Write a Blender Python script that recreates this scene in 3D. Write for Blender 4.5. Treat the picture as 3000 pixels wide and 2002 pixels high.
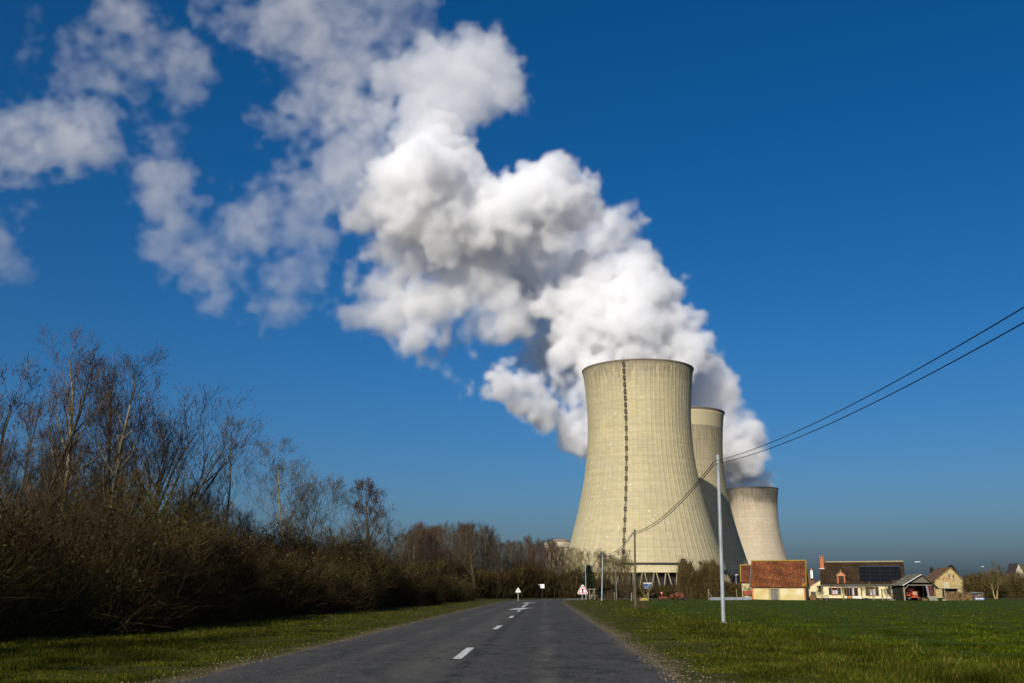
import bpy, bmesh, math, random
import numpy as np
from mathutils import Vector, Matrix

for _o in list(bpy.data.objects):
    bpy.data.objects.remove(_o)
SC = bpy.context.scene
COL = SC.collection
R = math.radians

# ------------------------------------------------------------------ camera
FPX = 2917.0                      # focal length in photograph pixels (35 mm on full frame)
W0, H0 = 3000.0, 2002.0
PITCH = math.atan(731.0 / FPX)
CAMZ = 1.13
cam_d = bpy.data.cameras.new('camera')
cam_d.sensor_width = 36.0
cam_d.lens = 36.0 * FPX / W0
cam_d.clip_start = 0.1
cam_d.clip_end = 60000.0
cam = bpy.data.objects.new('camera', cam_d)
COL.objects.link(cam)
cam.location = (0, 0, CAMZ)
cam.rotation_euler = (math.pi / 2 + PITCH, 0, 0)
SC.camera = cam

# ------------------------------------------------------------------ sky and sun
SUN_AZ, SUN_EL = 23.0, 26.8       # sun stands behind the camera, 23 degrees to its left
world = bpy.data.worlds.new('World')
SC.world = world
world.use_nodes = True
wn, wl = world.node_tree.nodes, world.node_tree.links
wn.clear()
sky = wn.new('ShaderNodeTexSky')
sky.sky_type = 'NISHITA'
sky.sun_disc = False
sky.sun_elevation = R(SUN_EL)
sky.sun_rotation = R(180.0 + SUN_AZ)
sky.altitude = 0.0
sky.air_density = 0.85
sky.dust_density = 2.85
sky.ozone_density = 6.0
hs = wn.new('ShaderNodeHueSaturation')
hs.inputs['Saturation'].default_value = 1.27
hs.inputs['Value'].default_value = 1.0
bg = wn.new('ShaderNodeBackground')
bg.inputs['Strength'].default_value = 0.090
wo = wn.new('ShaderNodeOutputWorld')
wl.new(sky.outputs['Color'], hs.inputs['Color'])
wl.new(hs.outputs['Color'], bg.inputs['Color'])
wl.new(bg.outputs['Background'], wo.inputs['Surface'])

sun_d = bpy.data.lights.new('sun', 'SUN')
sun_d.energy = 4.6
sun_d.angle = R(0.53)
sun_d.color = (1.0, 0.93, 0.80)
sun = bpy.data.objects.new('sun', sun_d)
COL.objects.link(sun)
TO_SUN = Vector((-math.sin(R(SUN_AZ)) * math.cos(R(SUN_EL)), -math.cos(R(SUN_AZ)) * math.cos(R(SUN_EL)), math.sin(R(SUN_EL))))
sun.rotation_euler = TO_SUN.to_track_quat('Z', 'Y').to_euler()

SC.view_settings.view_transform = 'Standard'
SC.view_settings.look = 'None'
SC.view_settings.exposure = 0.0
SC.view_settings.gamma = 1.0
SC.view_settings.use_curve_mapping = False
SC.render.engine = 'CYCLES'
cy = SC.cycles
cy.max_bounces = 16
cy.diffuse_bounces = 2
cy.glossy_bounces = 2
cy.transmission_bounces = 4
cy.transparent_max_bounces = 16
cy.volume_bounces = 14
cy.volume_step_rate = 1.0
cy.volume_max_steps = 256
cy.use_denoising = True
cy.denoiser = 'OPENIMAGEDENOISE'
cy.use_adaptive_sampling = True
cy.adaptive_threshold = 0.02
cy.sample_clamp_indirect = 4.0

# ------------------------------------------------------------------ where a photograph pixel points
CP, SP = math.cos(PITCH), math.sin(PITCH)
def ray(x, y):
    u, v = (x - W0 / 2) / FPX, (H0 / 2 - y) / FPX
    return u, CP - v * SP, SP + v * CP
def at(x, y, Y):
    dx, dy, dz = ray(x, y)
    t = Y / dy
    return Vector((dx * t, Y, CAMZ + dz * t))
def gnd(x, y, z=0.0):
    dx, dy, dz = ray(x, y)
    t = (z - CAMZ) / dz
    return Vector((dx * t, dy * t, z))
def proj(p):
    x, y, z = p[0], p[1], p[2] - CAMZ
    f = y * CP + z * SP
    return W0 / 2 + FPX * x / f, H0 / 2 - FPX * (-y * SP + z * CP) / f
def mpp(Y):                        # metres per photograph pixel at a depth
    return Y * CP / FPX
FZ = -0.2                          # level of the field, below the road

# ------------------------------------------------------------------ materials
MATS = {}
def nodes_of(m):
    m.use_nodes = True
    return m.node_tree.nodes, m.node_tree.links
def M(name, c1, c2=None, scale=4.0, rough=0.85, bump=0.0, bscale=None, metal=0.0, detail=5.0, stretch=(1, 1, 1), lo=0.35, hi=0.65, spec=0.3, tint=False, c3=None, scale3=0.5):
    if name in MATS:
        return MATS[name]
    m = bpy.data.materials.new(name)
    n, l = nodes_of(m)
    b = n['Principled BSDF']
    b.inputs['Roughness'].default_value = rough
    b.inputs['Metallic'].default_value = metal
    b.inputs['Specular IOR Level'].default_value = spec
    col = None
    if c2 is not None or bump:
        tc = n.new('ShaderNodeTexCoord')
        mp = n.new('ShaderNodeMapping')
        mp.inputs['Scale'].default_value = stretch
        l.new(tc.outputs['Object'], mp.inputs['Vector'])
    if c2 is not None:
        nz = n.new('ShaderNodeTexNoise')
        nz.inputs['Scale'].default_value = scale
        nz.inputs['Detail'].default_value = detail
        nz.inputs['Roughness'].default_value = 0.62
        l.new(mp.outputs['Vector'], nz.inputs['Vector'])
        rp = n.new('ShaderNodeValToRGB')
        rp.color_ramp.elements[0].position = lo
        rp.color_ramp.elements[0].color = (*c1, 1)
        rp.color_ramp.elements[1].position = hi
        rp.color_ramp.elements[1].color = (*c2, 1)
        l.new(nz.outputs['Fac'], rp.inputs['Fac'])
        col = rp.outputs['Color']
        if c3 is not None:
            nz3 = n.new('ShaderNodeTexNoise')
            nz3.inputs['Scale'].default_value = scale3
            nz3.inputs['Detail'].default_value = 6.0
            l.new(mp.outputs['Vector'], nz3.inputs['Vector'])
            r3 = n.new('ShaderNodeMapRange')
            r3.inputs['From Min'].default_value = 0.5
            r3.inputs['From Max'].default_value = 0.68
            l.new(nz3.outputs['Fac'], r3.inputs['Value'])
            mx = n.new('ShaderNodeMix')
            mx.data_type = 'RGBA'
            l.new(r3.outputs['Result'], mx.inputs['Factor'])
            l.new(col, mx.inputs['A'])
            mx.inputs['B'].default_value = (*c3, 1)
            col = mx.outputs['Result']
        if tint:
            at_ = n.new('ShaderNodeAttribute')
            at_.attribute_name = 'tint'
            mt = n.new('ShaderNodeMix')
            mt.data_type = 'RGBA'
            mt.blend_type = 'MULTIPLY'
            mt.inputs['Factor'].default_value = 1.0
            l.new(col, mt.inputs['A'])
            l.new(at_.outputs['Color'], mt.inputs['B'])
            col = mt.outputs['Result']
        l.new(col, b.inputs['Base Color'])
    else:
        b.inputs['Base Color'].default_value = (*c1, 1)
        if tint:
            at_ = n.new('ShaderNodeAttribute')
            at_.attribute_name = 'tint'
            l.new(at_.outputs['Color'], b.inputs['Base Color'])
    if bump:
        bz = n.new('ShaderNodeTexNoise')
        bz.inputs['Scale'].default_value = bscale or scale * 3
        bz.inputs['Detail'].default_value = 4.0
        l.new(mp.outputs['Vector'], bz.inputs['Vector'])
        bp = n.new('ShaderNodeBump')
        bp.inputs['Strength'].default_value = 1.0
        bp.inputs['Distance'].default_value = bump
        l.new(bz.outputs['Fac'], bp.inputs['Height'])
        l.new(bp.outputs['Normal'], b.inputs['Normal'])
    MATS[name] = m
    return m

# ------------------------------------------------------------------ objects
def tag(o, label=None, cat=None, group=None, kind=None):
    if label: o['label'] = label
    if cat: o['category'] = cat
    if group: o['group'] = group
    if kind: o['kind'] = kind
    return o
def thing(name, label, cat, loc=(0, 0, 0), rz=0.0, group=None):
    o = bpy.data.objects.new(name, None)
    COL.objects.link(o)
    o.empty_display_size = 0.3
    o.location = loc
    o.rotation_euler = (0, 0, rz)
    return tag(o, label, cat, group)
def link(name, me, mat, parent=None):
    o = bpy.data.objects.new(name, me)
    COL.objects.link(o)
    if mat is not None and not me.materials:
        me.materials.append(mat)
    o.parent = parent
    return o
def dup(root, loc, rz, label=None, scale=None):
    r = root.copy(); COL.objects.link(r)
    r.location = loc; r.rotation_euler = (0, 0, rz)
    if scale is not None: r.scale = scale
    if label: r['label'] = label
    for ch in list(root.children):
        c = ch.copy(); COL.objects.link(c); c.parent = r
        for g in list(ch.children):
            d = g.copy(); COL.objects.link(d); d.parent = c
    return r
def shade_smooth(o):
    o.data.polygons.foreach_set('use_smooth', [True] * len(o.data.polygons))

class MB:
    def __init__(s):
        s.v, s.f = [], []
    def add(s, vs, fs):
        k = len(s.v)
        s.v.extend([tuple(p) for p in vs])
        s.f.extend([tuple(i + k for i in f) for f in fs])
        return s
    def box(s, x0, x1, y0, y1, z0, z1):
        vs = [(x0, y0, z0), (x1, y0, z0), (x1, y1, z0), (x0, y1, z0), (x0, y0, z1), (x1, y0, z1), (x1, y1, z1), (x0, y1, z1)]
        return s.add(vs, [(0, 3, 2, 1), (4, 5, 6, 7), (0, 1, 5, 4), (1, 2, 6, 5), (2, 3, 7, 6), (3, 0, 4, 7)])
    def beam(s, a, b, w, h, up=(0, 0, 1)):
        a, b = Vector(a), Vector(b)
        d = (b - a).normalized()
        u = Vector(up)
        if abs(d.dot(u)) > 0.98: u = Vector((0, 1, 0))
        x = d.cross(u).normalized(); z = x.cross(d).normalized()
        vs = []
        for p in (a, b):
            for sx, sz in ((-1, -1), (1, -1), (1, 1), (-1, 1)):
                vs.append(p + x * (sx * w / 2) + z * (sz * h / 2))
        return s.add(vs, [(0, 1, 2, 3), (7, 6, 5, 4), (0, 4, 5, 1), (1, 5, 6, 2), (2, 6, 7, 3), (3, 7, 4, 0)])
    def tube(s, pts, rad, n=8, cap=True):
        pts = [Vector(p) for p in pts]
        if not hasattr(rad, '__len__'): rad = [rad] * len(pts)
        rings = []
        for i, p in enumerate(pts):
            d = (pts[min(i + 1, len(pts) - 1)] - pts[max(i - 1, 0)]).normalized()
            u = Vector((0, 0, 1)) if abs(d.z) < 0.95 else Vector((0, 1, 0))
            x = d.cross(u).normalized(); z = x.cross(d).normalized()
            rings.append([p + (x * math.cos(2 * math.pi * k / n) + z * math.sin(2 * math.pi * k / n)) * rad[i] for k in range(n)])
        vs = [q for r in rings for q in r]
        fs = []
        for i in range(len(rings) - 1):
            for k in range(n):
                fs.append((i * n + k, i * n + (k + 1) % n, (i + 1) * n + (k + 1) % n, (i + 1) * n + k))
        if cap:
            fs.append(tuple(range(n - 1, -1, -1)))
            fs.append(tuple((len(rings) - 1) * n + k for k in range(n)))
        return s.add(vs, fs)
    def lathe(s, prof, n=24, c=(0, 0, 0), a0=0.0, a1=2 * math.pi):
        full = abs(a1 - a0 - 2 * math.pi) < 1e-6
        m = n if full else n + 1
        vs = []
        for r, z in prof:
            for k in range(m):
                a = a0 + (a1 - a0) * k / n
                vs.append((c[0] + r * math.cos(a), c[1] + r * math.sin(a), c[2] + z))
        fs = []
        for i in range(len(prof) - 1):
            for k in range(n):
                k2 = (k + 1) % m
                fs.append((i * m + k, i * m + k2, (i + 1) * m + k2, (i + 1) * m + k))
        return s.add(vs, fs)
    def prism(s, poly, off):           # polygon (3d points) extruded by a vector
        n = len(poly); off = Vector(off)
        vs = [Vector(p) for p in poly] + [Vector(p) + off for p in poly]
        fs = [tuple(range(n - 1, -1, -1)), tuple(range(n, 2 * n))] + [(i, (i + 1) % n, n + (i + 1) % n, n + i) for i in range(n)]
        return s.add(vs, fs)
    def mesh(s, name):
        me = bpy.data.meshes.new(name)
        me.from_pydata(s.v, [], s.f)
        bm = bmesh.new(); bm.from_mesh(me)
        bmesh.ops.recalc_face_normals(bm, faces=bm.faces)
        bm.to_mesh(me); bm.free()
        return me
    def build(s, name, mat, parent=None, smooth=False):
        o = link(name, s.mesh(name), mat, parent)
        if smooth: shade_smooth(o)
        return o

def tri_mesh(name, V, F, tint=None):
    """fast mesh from numpy: V (n,3), F (m,k) of one face size; tint (m,3) per face"""
    V = np.asarray(V, np.float32); F = np.asarray(F, np.int32)
    me = bpy.data.meshes.new(name)
    k = F.shape[1]
    me.vertices.add(len(V)); me.vertices.foreach_set('co', V.ravel())
    me.loops.add(F.size); me.loops.foreach_set('vertex_index', F.ravel())
    me.polygons.add(len(F)); me.polygons.foreach_set('loop_start', np.arange(0, F.size, k, dtype=np.int32))
    if tint is not None:
        a = me.attributes.new('tint', 'FLOAT_COLOR', 'FACE')
        t = np.ones((len(F), 4), np.float32); t[:, :3] = tint
        a.data.foreach_set('color', t.ravel())
    me.update(); me.validate()
    return me
# ------------------------------------------------------------------ road line and ground
def road_c(n=240):
    pts = [(-1.54 + 0.032 * y, y) for y in (-60, -20, 0, 20, 40, 60, 80, 100)]
    pts += [(2.1, 112), (3.0, 124), (4.6, 135), (7.4, 145), (12.0, 153), (19, 158.5), (30, 162.5), (45, 165.5), (70, 168), (110, 171), (180, 174)]
    P = np.array(pts, float)
    # smooth through the points
    t = np.concatenate([[0], np.cumsum(np.linalg.norm(np.diff(P, axis=0), axis=1))])
    s = np.arange(0, t[-1], 1.2)
    Q = np.stack([np.interp(s, t, P[:, 0]), np.interp(s, t, P[:, 1])], 1)
    for _ in range(14):
        Q[1:-1] = 0.25 * Q[:-2] + 0.5 * Q[1:-1] + 0.25 * Q[2:]
    return Q
RC = road_c()
RT = np.gradient(RC, axis=0); RT /= np.linalg.norm(RT, axis=1)[:, None]
RN = np.stack([RT[:, 1], -RT[:, 0]], 1)           # to the right of the road
RS = np.concatenate([[0], np.cumsum(np.linalg.norm(np.diff(RC, axis=0), axis=1))])
def road_dist(X, Y):
    """signed distance from the road's centre (positive on the right)"""
    X = np.asarray(X, float).ravel(); Y = np.asarray(Y, float).ravel()
    out = np.empty(len(X))
    for i in range(0, len(X), 20000):
        dx = X[i:i + 20000, None] - RC[None, :, 0]; dy = Y[i:i + 20000, None] - RC[None, :, 1]
        k = np.argmin(dx * dx + dy * dy, 1)
        r = np.arange(len(k))
        d = np.hypot(dx[r, k], dy[r, k])
        out[i:i + 20000] = d * np.sign(dx[r, k] * RN[k, 0] + dy[r, k] * RN[k, 1])
    return out
def wob(X, Y, f, seed):
    r = np.random.default_rng(seed)
    s = 0
    for k in range(6):
        a = r.uniform(0, 6.28); ff = f * r.uniform(0.6, 1.8)
        s = s + np.sin((X * math.cos(a) + Y * math.sin(a)) * ff + r.uniform(0, 6.28))
    return s / 6
def sstep(a, b, x):
    t = np.clip((x - a) / (b - a), 0, 1)
    return t * t * (3 - 2 * t)
def ground_z(X, Y):
    X = np.asarray(X, float); Y = np.asarray(Y, float)
    d = road_dist(X, Y).reshape(X.shape)
    ad = np.abs(d)
    z = np.where(ad < 3.6, -0.05, 0)
    z = z + np.where(ad >= 3.6, -0.05 + 0.02 * sstep(3.6, 4.4, ad), 0)
    right = sstep(4.2, 8.0, d)
    z = z + (FZ + 0.03) * right
    # low bank beside the bend
    bank = sstep(4.2, 6.0, d) * (1 - sstep(8.5, 12.0, d)) * sstep(70, 90, Y) * (1 - sstep(128, 140, Y))
    z = z + 0.22 * bank
    left = sstep(4.0, 9.0, -d)
    z = z - 0.04 * left
    far = 1 - sstep(60, 160, Y)
    z = z + (0.045 * wob(X, Y, 1.1, 3) + 0.03 * wob(X, Y, 2.7, 4)) * sstep(4.2, 5.2, ad) * (0.4 + 0.6 * far) * np.where(d > 10, 0.5, 1)
    return z

xs = np.concatenate([-np.geomspace(30, 9000, 26)[::-1], np.arange(-29, 45, 0.5), np.geomspace(45.5, 9000, 34)])
ys = np.concatenate([[-600, -200, -80, -40, -20], np.arange(-10, 60, 0.5), np.arange(60, 190, 1.0), np.geomspace(190, 16000, 36)])
GX, GY = np.meshgrid(xs, ys, indexing='ij')
GD = road_dist(GX, GY).reshape(GX.shape)
GZ = ground_z(GX, GY)
V = np.stack([GX.ravel(), GY.ravel(), GZ.ravel()], 1)
nx, ny = GX.shape
I = np.arange(nx * ny).reshape(nx, ny)
F = np.stack([I[:-1, :-1].ravel(), I[1:, :-1].ravel(), I[1:, 1:].ravel(), I[:-1, 1:].ravel()], 1)
me = tri_mesh('ground', V, F)
CROP_D = 9.2
crop = sstep(CROP_D - 0.9, CROP_D + 0.6, GD + 0.5 * wob(GX, GY, 0.5, 8)) * (GX > 0) * (1 - sstep(150, 158, GY + 0.0 * GX))
soil = (1 - sstep(3.4, 3.8, np.abs(GD) + 0.35 * wob(GX, GY, 1.7, 9)))
wood = sstep(11.0, 14.0, -GD)
zc_ = np.zeros((nx * ny, 4), np.float32); zc_[:, 0] = crop.ravel(); zc_[:, 1] = soil.ravel(); zc_[:, 2] = wood.ravel(); zc_[:, 3] = 1
a = me.attributes.new('zone', 'FLOAT_COLOR', 'POINT'); a.data.foreach_set('color', zc_.ravel())
gm = bpy.data.materials.new('ground')
n, l = nodes_of(gm)
b = n['Principled BSDF']; b.inputs['Roughness'].default_value = 0.95; b.inputs['Specular IOR Level'].default_value = 0.1
def gnoise(scale, c1, c2, lo=0.35, hi=0.65, stretch=(1, 1, 1), detail=6.0):
    tc = n.new('ShaderNodeTexCoord'); mp = n.new('ShaderNodeMapping'); mp.inputs['Scale'].default_value = stretch
    l.new(tc.outputs['Object'], mp.inputs['Vector'])
    z = n.new('ShaderNodeTexNoise'); z.inputs['Scale'].default_value = scale; z.inputs['Detail'].default_value = detail; z.inputs['Roughness'].default_value = 0.68
    l.new(mp.outputs[0], z.inputs['Vector'])
    r = n.new('ShaderNodeValToRGB'); r.color_ramp.elements[0].position = lo; r.color_ramp.elements[1].position = hi
    r.color_ramp.elements[0].color = (*c1, 1); r.color_ramp.elements[1].color = (*c2, 1)
    l.new(z.outputs['Fac'], r.inputs['Fac'])
    return r.outputs['Color'], z.outputs['Fac']
def gmix(f, A, B, blend='MIX'):
    q = n.new('ShaderNodeMix'); q.data_type = 'RGBA'; q.blend_type = blend
    if isinstance(f, float): q.inputs['Factor'].default_value = f
    else: l.new(f, q.inputs['Factor'])
    for k, v in (('A', A), ('B', B)):
        if isinstance(v, tuple): q.inputs[k].default_value = (*v, 1)
        else: l.new(v, q.inputs[k])
    return q.outputs['Result']
verge, _ = gnoise(1.6, (0.036, 0.044, 0.005), (0.066, 0.062, 0.010))
v2, _ = gnoise(14.0, (0.65, 0.65, 0.65), (1.3, 1.25, 1.1))
verge = gmix(1.0, verge, v2, 'MULTIPLY')
cropc, _ = gnoise(0.22, (0.030, 0.052, 0.0015), (0.044, 0.068, 0.003))
c2, _ = gnoise(9.0, (0.55, 0.6, 0.55), (1.35, 1.3, 1.2), stretch=(1, 0.5, 1))
cropc = gmix(1.0, cropc, c2, 'MULTIPLY')
bare, bf = gnoise(0.9, (0, 0, 0), (1, 1, 1), 0.60, 0.74, stretch=(0.35, 1, 1))
cropc = gmix(bare, cropc, (0.14, 0.115, 0.03))
soilc, _ = gnoise(6.0, (0.10, 0.075, 0.04), (0.20, 0.155, 0.085))
woodc, _ = gnoise(1.2, (0.035, 0.028, 0.014), (0.06, 0.05, 0.02))
za = n.new('ShaderNodeAttribute'); za.attribute_name = 'zone'
sp_ = n.new('ShaderNodeSeparateColor'); l.new(za.outputs['Color'], sp_.inputs[0])
col = gmix(sp_.outputs[0], verge, cropc)
col = gmix(sp_.outputs[1], col, soilc)
col = gmix(sp_.outputs[2], col, woodc)
l.new(col, b.inputs['Base Color'])
_, bf = gnoise(7.0, (0, 0, 0), (1, 1, 1))
bp = n.new('ShaderNodeBump'); bp.inputs['Distance'].default_value = 0.08; l.new(bf, bp.inputs['Height']); l.new(bp.outputs[0], b.inputs['Normal'])
ground = link('ground', me, gm)
ground['kind'] = 'structure'
shade_smooth(ground)

# ---- road: crowned ribbon with ragged edges
HW = 3.32
am = bpy.data.materials.new('asphalt')
n, l = nodes_of(am)
b = n['Principled BSDF']; b.inputs['Roughness'].default_value = 0.9; b.inputs['Specular IOR Level'].default_value = 0.12
uvn = n.new('ShaderNodeUVMap'); uvn.uv_map = 'road'
su = n.new('ShaderNodeSeparateXYZ'); l.new(uvn.outputs[0], su.inputs[0])       # x across (m), y along (m)
def rnoise(scale, stretch, detail=5.0, rough=0.6):
    mp = n.new('ShaderNodeMapping'); mp.inputs['Scale'].default_value = stretch; l.new(uvn.outputs[0], mp.inputs['Vector'])
    z = n.new('ShaderNodeTexNoise'); z.inputs['Scale'].default_value = scale; z.inputs['Detail'].default_value = detail; z.inputs['Roughness'].default_value = rough
    l.new(mp.outputs[0], z.inputs['Vector']); return z.outputs['Fac']
def rm(op, a_, b_=None, c_=None):
    q = n.new('ShaderNodeMath'); q.operation = op
    for i, v in enumerate((a_, b_, c_)):
        if v is None: continue
        if isinstance(v, (int, float)): q.inputs[i].default_value = v
        else: l.new(v, q.inputs[i])
    return q.outputs[0]
def rr_(v, a_, b_):
    q = n.new('ShaderNodeMapRange'); q.inputs['From Min'].default_value = a_; q.inputs['From Max'].default_value = b_; l.new(v, q.inputs['Value']); return q.outputs['Result']
def bump_at(c, w):                                  # 1 at offset c fading over w
    return rm('SUBTRACT', 1.0, rr_(rm('ABSOLUTE', rm('SUBTRACT', su.outputs[0], c)), w * 0.2, w))
col = gmix(rr_(rnoise(0.35, (1, 0.12, 1)), 0.3, 0.7), (0.040, 0.040, 0.041), (0.076, 0.074, 0.069))
# polished wheel tracks and pale bands where the chippings show
for c_, w_, k_ in ((-2.2, 0.7, 0.75), (-0.95, 0.5, 0.6), (1.0, 0.6, 0.75), (2.45, 0.6, 0.55)):
    col = gmix(rm('MULTIPLY', bump_at(c_, w_), k_), col, (0.034, 0.034, 0.035))
col = gmix(rm('MULTIPLY', bump_at(1.55, 0.22), rr_(rnoise(1.2, (1, 0.3, 1)), 0.4, 0.6)), col, (0.125, 0.115, 0.09))
col = gmix(rm('MULTIPLY', bump_at(-1.75, 0.25), rr_(rnoise(1.2, (1, 0.2, 1)), 0.4, 0.62)), col, (0.115, 0.108, 0.09))
col = gmix(rm('MULTIPLY', bump_at(-0.35, 0.5), rr_(rnoise(1.1, (1, 0.25, 1)), 0.38, 0.62)), col, (0.11, 0.104, 0.085))
# tar seam beside the centre line, broken
col = gmix(rm('MULTIPLY', bump_at(0.30, 0.2), rr_(rnoise(0.8, (1, 0.12, 1)), 0.34, 0.46)), col, (0.016, 0.016, 0.016))
# dark bitumen patches by the right edge
pm = rm('MULTIPLY', rr_(rnoise(0.55, (0.8, 0.55, 1), 3.0), 0.49, 0.55), rr_(su.outputs[0], 1.0, 1.9))
pm = rm('MULTIPLY', pm, rm('ADD', 0.35, rr_(rnoise(3.0, (0.35, 2.4, 1), 3.0), 0.38, 0.55)))
col = gmix(rm('MINIMUM', rm('MULTIPLY', pm, 0.8), 0.9), col, (0.017, 0.017, 0.018))
pm2 = rm('MULTIPLY', rr_(rnoise(0.33, (0.8, 0.5, 1), 3.0), 0.52, 0.60), rr_(rm('MULTIPLY', su.outputs[0], -1.0), 0.8, 1.6))
col = gmix(rm('MULTIPLY', pm2, 0.5), col, (0.03, 0.03, 0.032))
# chippings
vo = n.new('ShaderNodeTexVoronoi'); vo.inputs['Scale'].default_value = 28.0; l.new(uvn.outputs[0], vo.inputs['Vector'])
col = gmix(rm('MULTIPLY', rr_(vo.outputs['Color'], 0.5, 0.95), 0.62), col, (0.19, 0.18, 0.155))
fine = rnoise(60.0, (1, 1, 1), 2.0)
col = gmix(rm('MULTIPLY', rr_(fine, 0.48, 0.66), 0.5), col, (0.018, 0.018, 0.018))
# earth creeping in from both edges
edge_ = rr_(rm('ADD', rm('ABSOLUTE', su.outputs[0]), rm('MULTIPLY', rm('SUBTRACT', rnoise(1.3, (1, 0.5, 1)), 0.5), 0.9)), 3.14, 3.42)
col = gmix(edge_, col, (0.16, 0.125, 0.07))
# cracks: thin, wandering, filled with dirt
vc_ = n.new('ShaderNodeTexVoronoi'); vc_.feature = 'DISTANCE_TO_EDGE'; vc_.inputs['Scale'].default_value = 0.42
mpc = n.new('ShaderNodeMapping'); mpc.inputs['Scale'].default_value = (1, 0.35, 1)
nzc = n.new('ShaderNodeTexNoise'); nzc.inputs['Scale'].default_value = 1.4; nzc.inputs['Detail'].default_value = 5.0; l.new(uvn.outputs[0], nzc.inputs['Vector'])
adc = n.new('ShaderNodeVectorMath'); adc.operation = 'MULTIPLY_ADD'; l.new(nzc.outputs['Color'], adc.inputs[0]); adc.inputs[1].default_value = (1.3, 1.3, 0); l.new(uvn.outputs[0], adc.inputs[2])
l.new(adc.outputs[0], mpc.inputs['Vector']); l.new(mpc.outputs[0], vc_.inputs['Vector'])
crk = rm('MULTIPLY', rm('SUBTRACT', 1.0, rr_(vc_.outputs['Distance'], 0.004, 0.016)), rr_(rnoise(0.4, (1, 0.3, 1)), 0.42, 0.58))
col = gmix(rm('MULTIPLY', crk, 0.9), col, (0.012, 0.011, 0.010))
# mottling from old surface dressing
col = gmix(rm('MULTIPLY', rr_(rnoise(2.6, (1, 0.5, 1), 6.0, 0.7), 0.42, 0.62), 0.6), col, (0.105, 0.10, 0.09))
l.new(col, b.inputs['Base Color'])
bp = n.new('ShaderNodeBump'); bp.inputs['Distance'].default_value = 0.02; l.new(rm('ADD', fine, vo.outputs['Distance']), bp.inputs['Height']); l.new(bp.outputs[0], b.inputs['Normal'])

def ribbon(name, offs, mat, z0=0.0, crown=0.03, jit=0.0, s0=0, s1=None, seed=1):
    r = np.random.default_rng(seed)
    idx = np.arange(s0, len(RC) if s1 is None else s1)
    offs = np.array(offs)
    Vv, UV = [], []
    for i in idx:
        o = offs.copy()
        if jit: o[[0, -1]] += r.normal(0, jit, 2)
        p = RC[i][None] + RN[i][None] * o[:, None]
        z = z0 + crown * (1 - (o / HW) ** 2)
        if crown: z[[0, -1]] -= 0.022                                # the edges dip into the earth
        else: z[np.argmax(np.abs(o))] = -0.062
        Vv.append(np.column_stack([p, z])); UV.append(np.column_stack([o, np.full(len(o), RS[i])]))
    m = len(offs); k = len(idx)
    Vv = np.concatenate(Vv); UV = np.concatenate(UV)
    II = np.arange(m * k).reshape(k, m)
    Ff = np.stack([II[:-1, :-1].ravel(), II[:-1, 1:].ravel(), II[1:, 1:].ravel(), II[1:, :-1].ravel()], 1)
    me = tri_mesh(name, Vv, Ff)
    uv = me.uv_layers.new(name='road')
    uv.data.foreach_set('uv', UV[Ff.ravel()].astype(np.float32).ravel())
    o = link(name, me, mat)
    return o
road = ribbon('road', np.linspace(-HW, HW, 15), am, jit=0.07)
road['kind'] = 'structure'
# side road joining from the far left of the bend: verge strip of loose gravel on both sides
SH = M('gravel', (0.085, 0.062, 0.032), (0.15, 0.115, 0.065), scale=4.0, bump=0.02, bscale=30.0, c3=(0.20, 0.16, 0.095), scale3=14.0)
for sgn in (-1, 1):
    a_, b_ = (HW - 0.7, HW + 0.22)
    o = ribbon('gravel_shoulder', np.array([-b_, -0.5 * (a_ + b_), -a_]) if sgn < 0 else np.array([a_, 0.5 * (a_ + b_), b_]), SH, z0=-0.012, crown=0.0, jit=0.12, seed=5 + sgn)
    o['kind'] = 'structure'

# ---- painted marks on the road
PAINT = M('road_paint', (0.55, 0.54, 0.50), (0.72, 0.71, 0.67), scale=3.0, rough=0.6, c3=(0.20, 0.195, 0.18), scale3=9.0)
def mark(name, quads):
    b = MB()
    for q in quads:
        b.add([(x, y, 0.034) for x, y in q], [tuple(range(len(q)))])
    o = b.build(name, PAINT, road)
    return o
def along(px0, px1, w):
    """bar between two photograph points on the road, w metres wide"""
    a_, b_ = gnd(*px0), gnd(*px1)
    d = (b_ - a_).normalized(); s = Vector((d.y, -d.x, 0)) * (w / 2)
    return [(a_ + s)[:2], (b_ + s)[:2], (b_ - s)[:2], (a_ - s)[:2]]
for p0, p1 in (((1338, 1937), (1379, 1903)), ((1449, 1847), (1466, 1836)), ((1494, 1813), (1503, 1807)), ((1518, 1794), (1523, 1790))):
    mark('centre_dash', [along(p0, p1, 0.15)])
mark('lane_arrow', [along((1508, 1788), (1530, 1784), 0.8), along((1528, 1784), (1552, 1783), 0.8)])
mark('centre_dash', [along((1530, 1781), (1547, 1770), 0.2)])
mark('lane_arrow', [along((1542, 1769), (1556, 1766.5), 0.9), along((1547, 1769.5), (1553, 1767), 0.5)])
i0 = int(np.argmin(np.abs(RC[:, 1] - 131)))
for k in range(12):
    i = i0 + k * 4
    p, t_, nn = RC[i], RT[i], RN[i]
    if k == 5: continue
    mark('centre_dash', [[tuple(p + t_ * a_ + nn * b_) for a_, b_ in ((0, -0.1), (2.4, -0.1), (2.4, 0.1), (0, 0.1))]])
# stop line where the side road comes in
mark('give_way_line', [along((1655, 1757.2), (1716, 1755.2), 0.9)])

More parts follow.
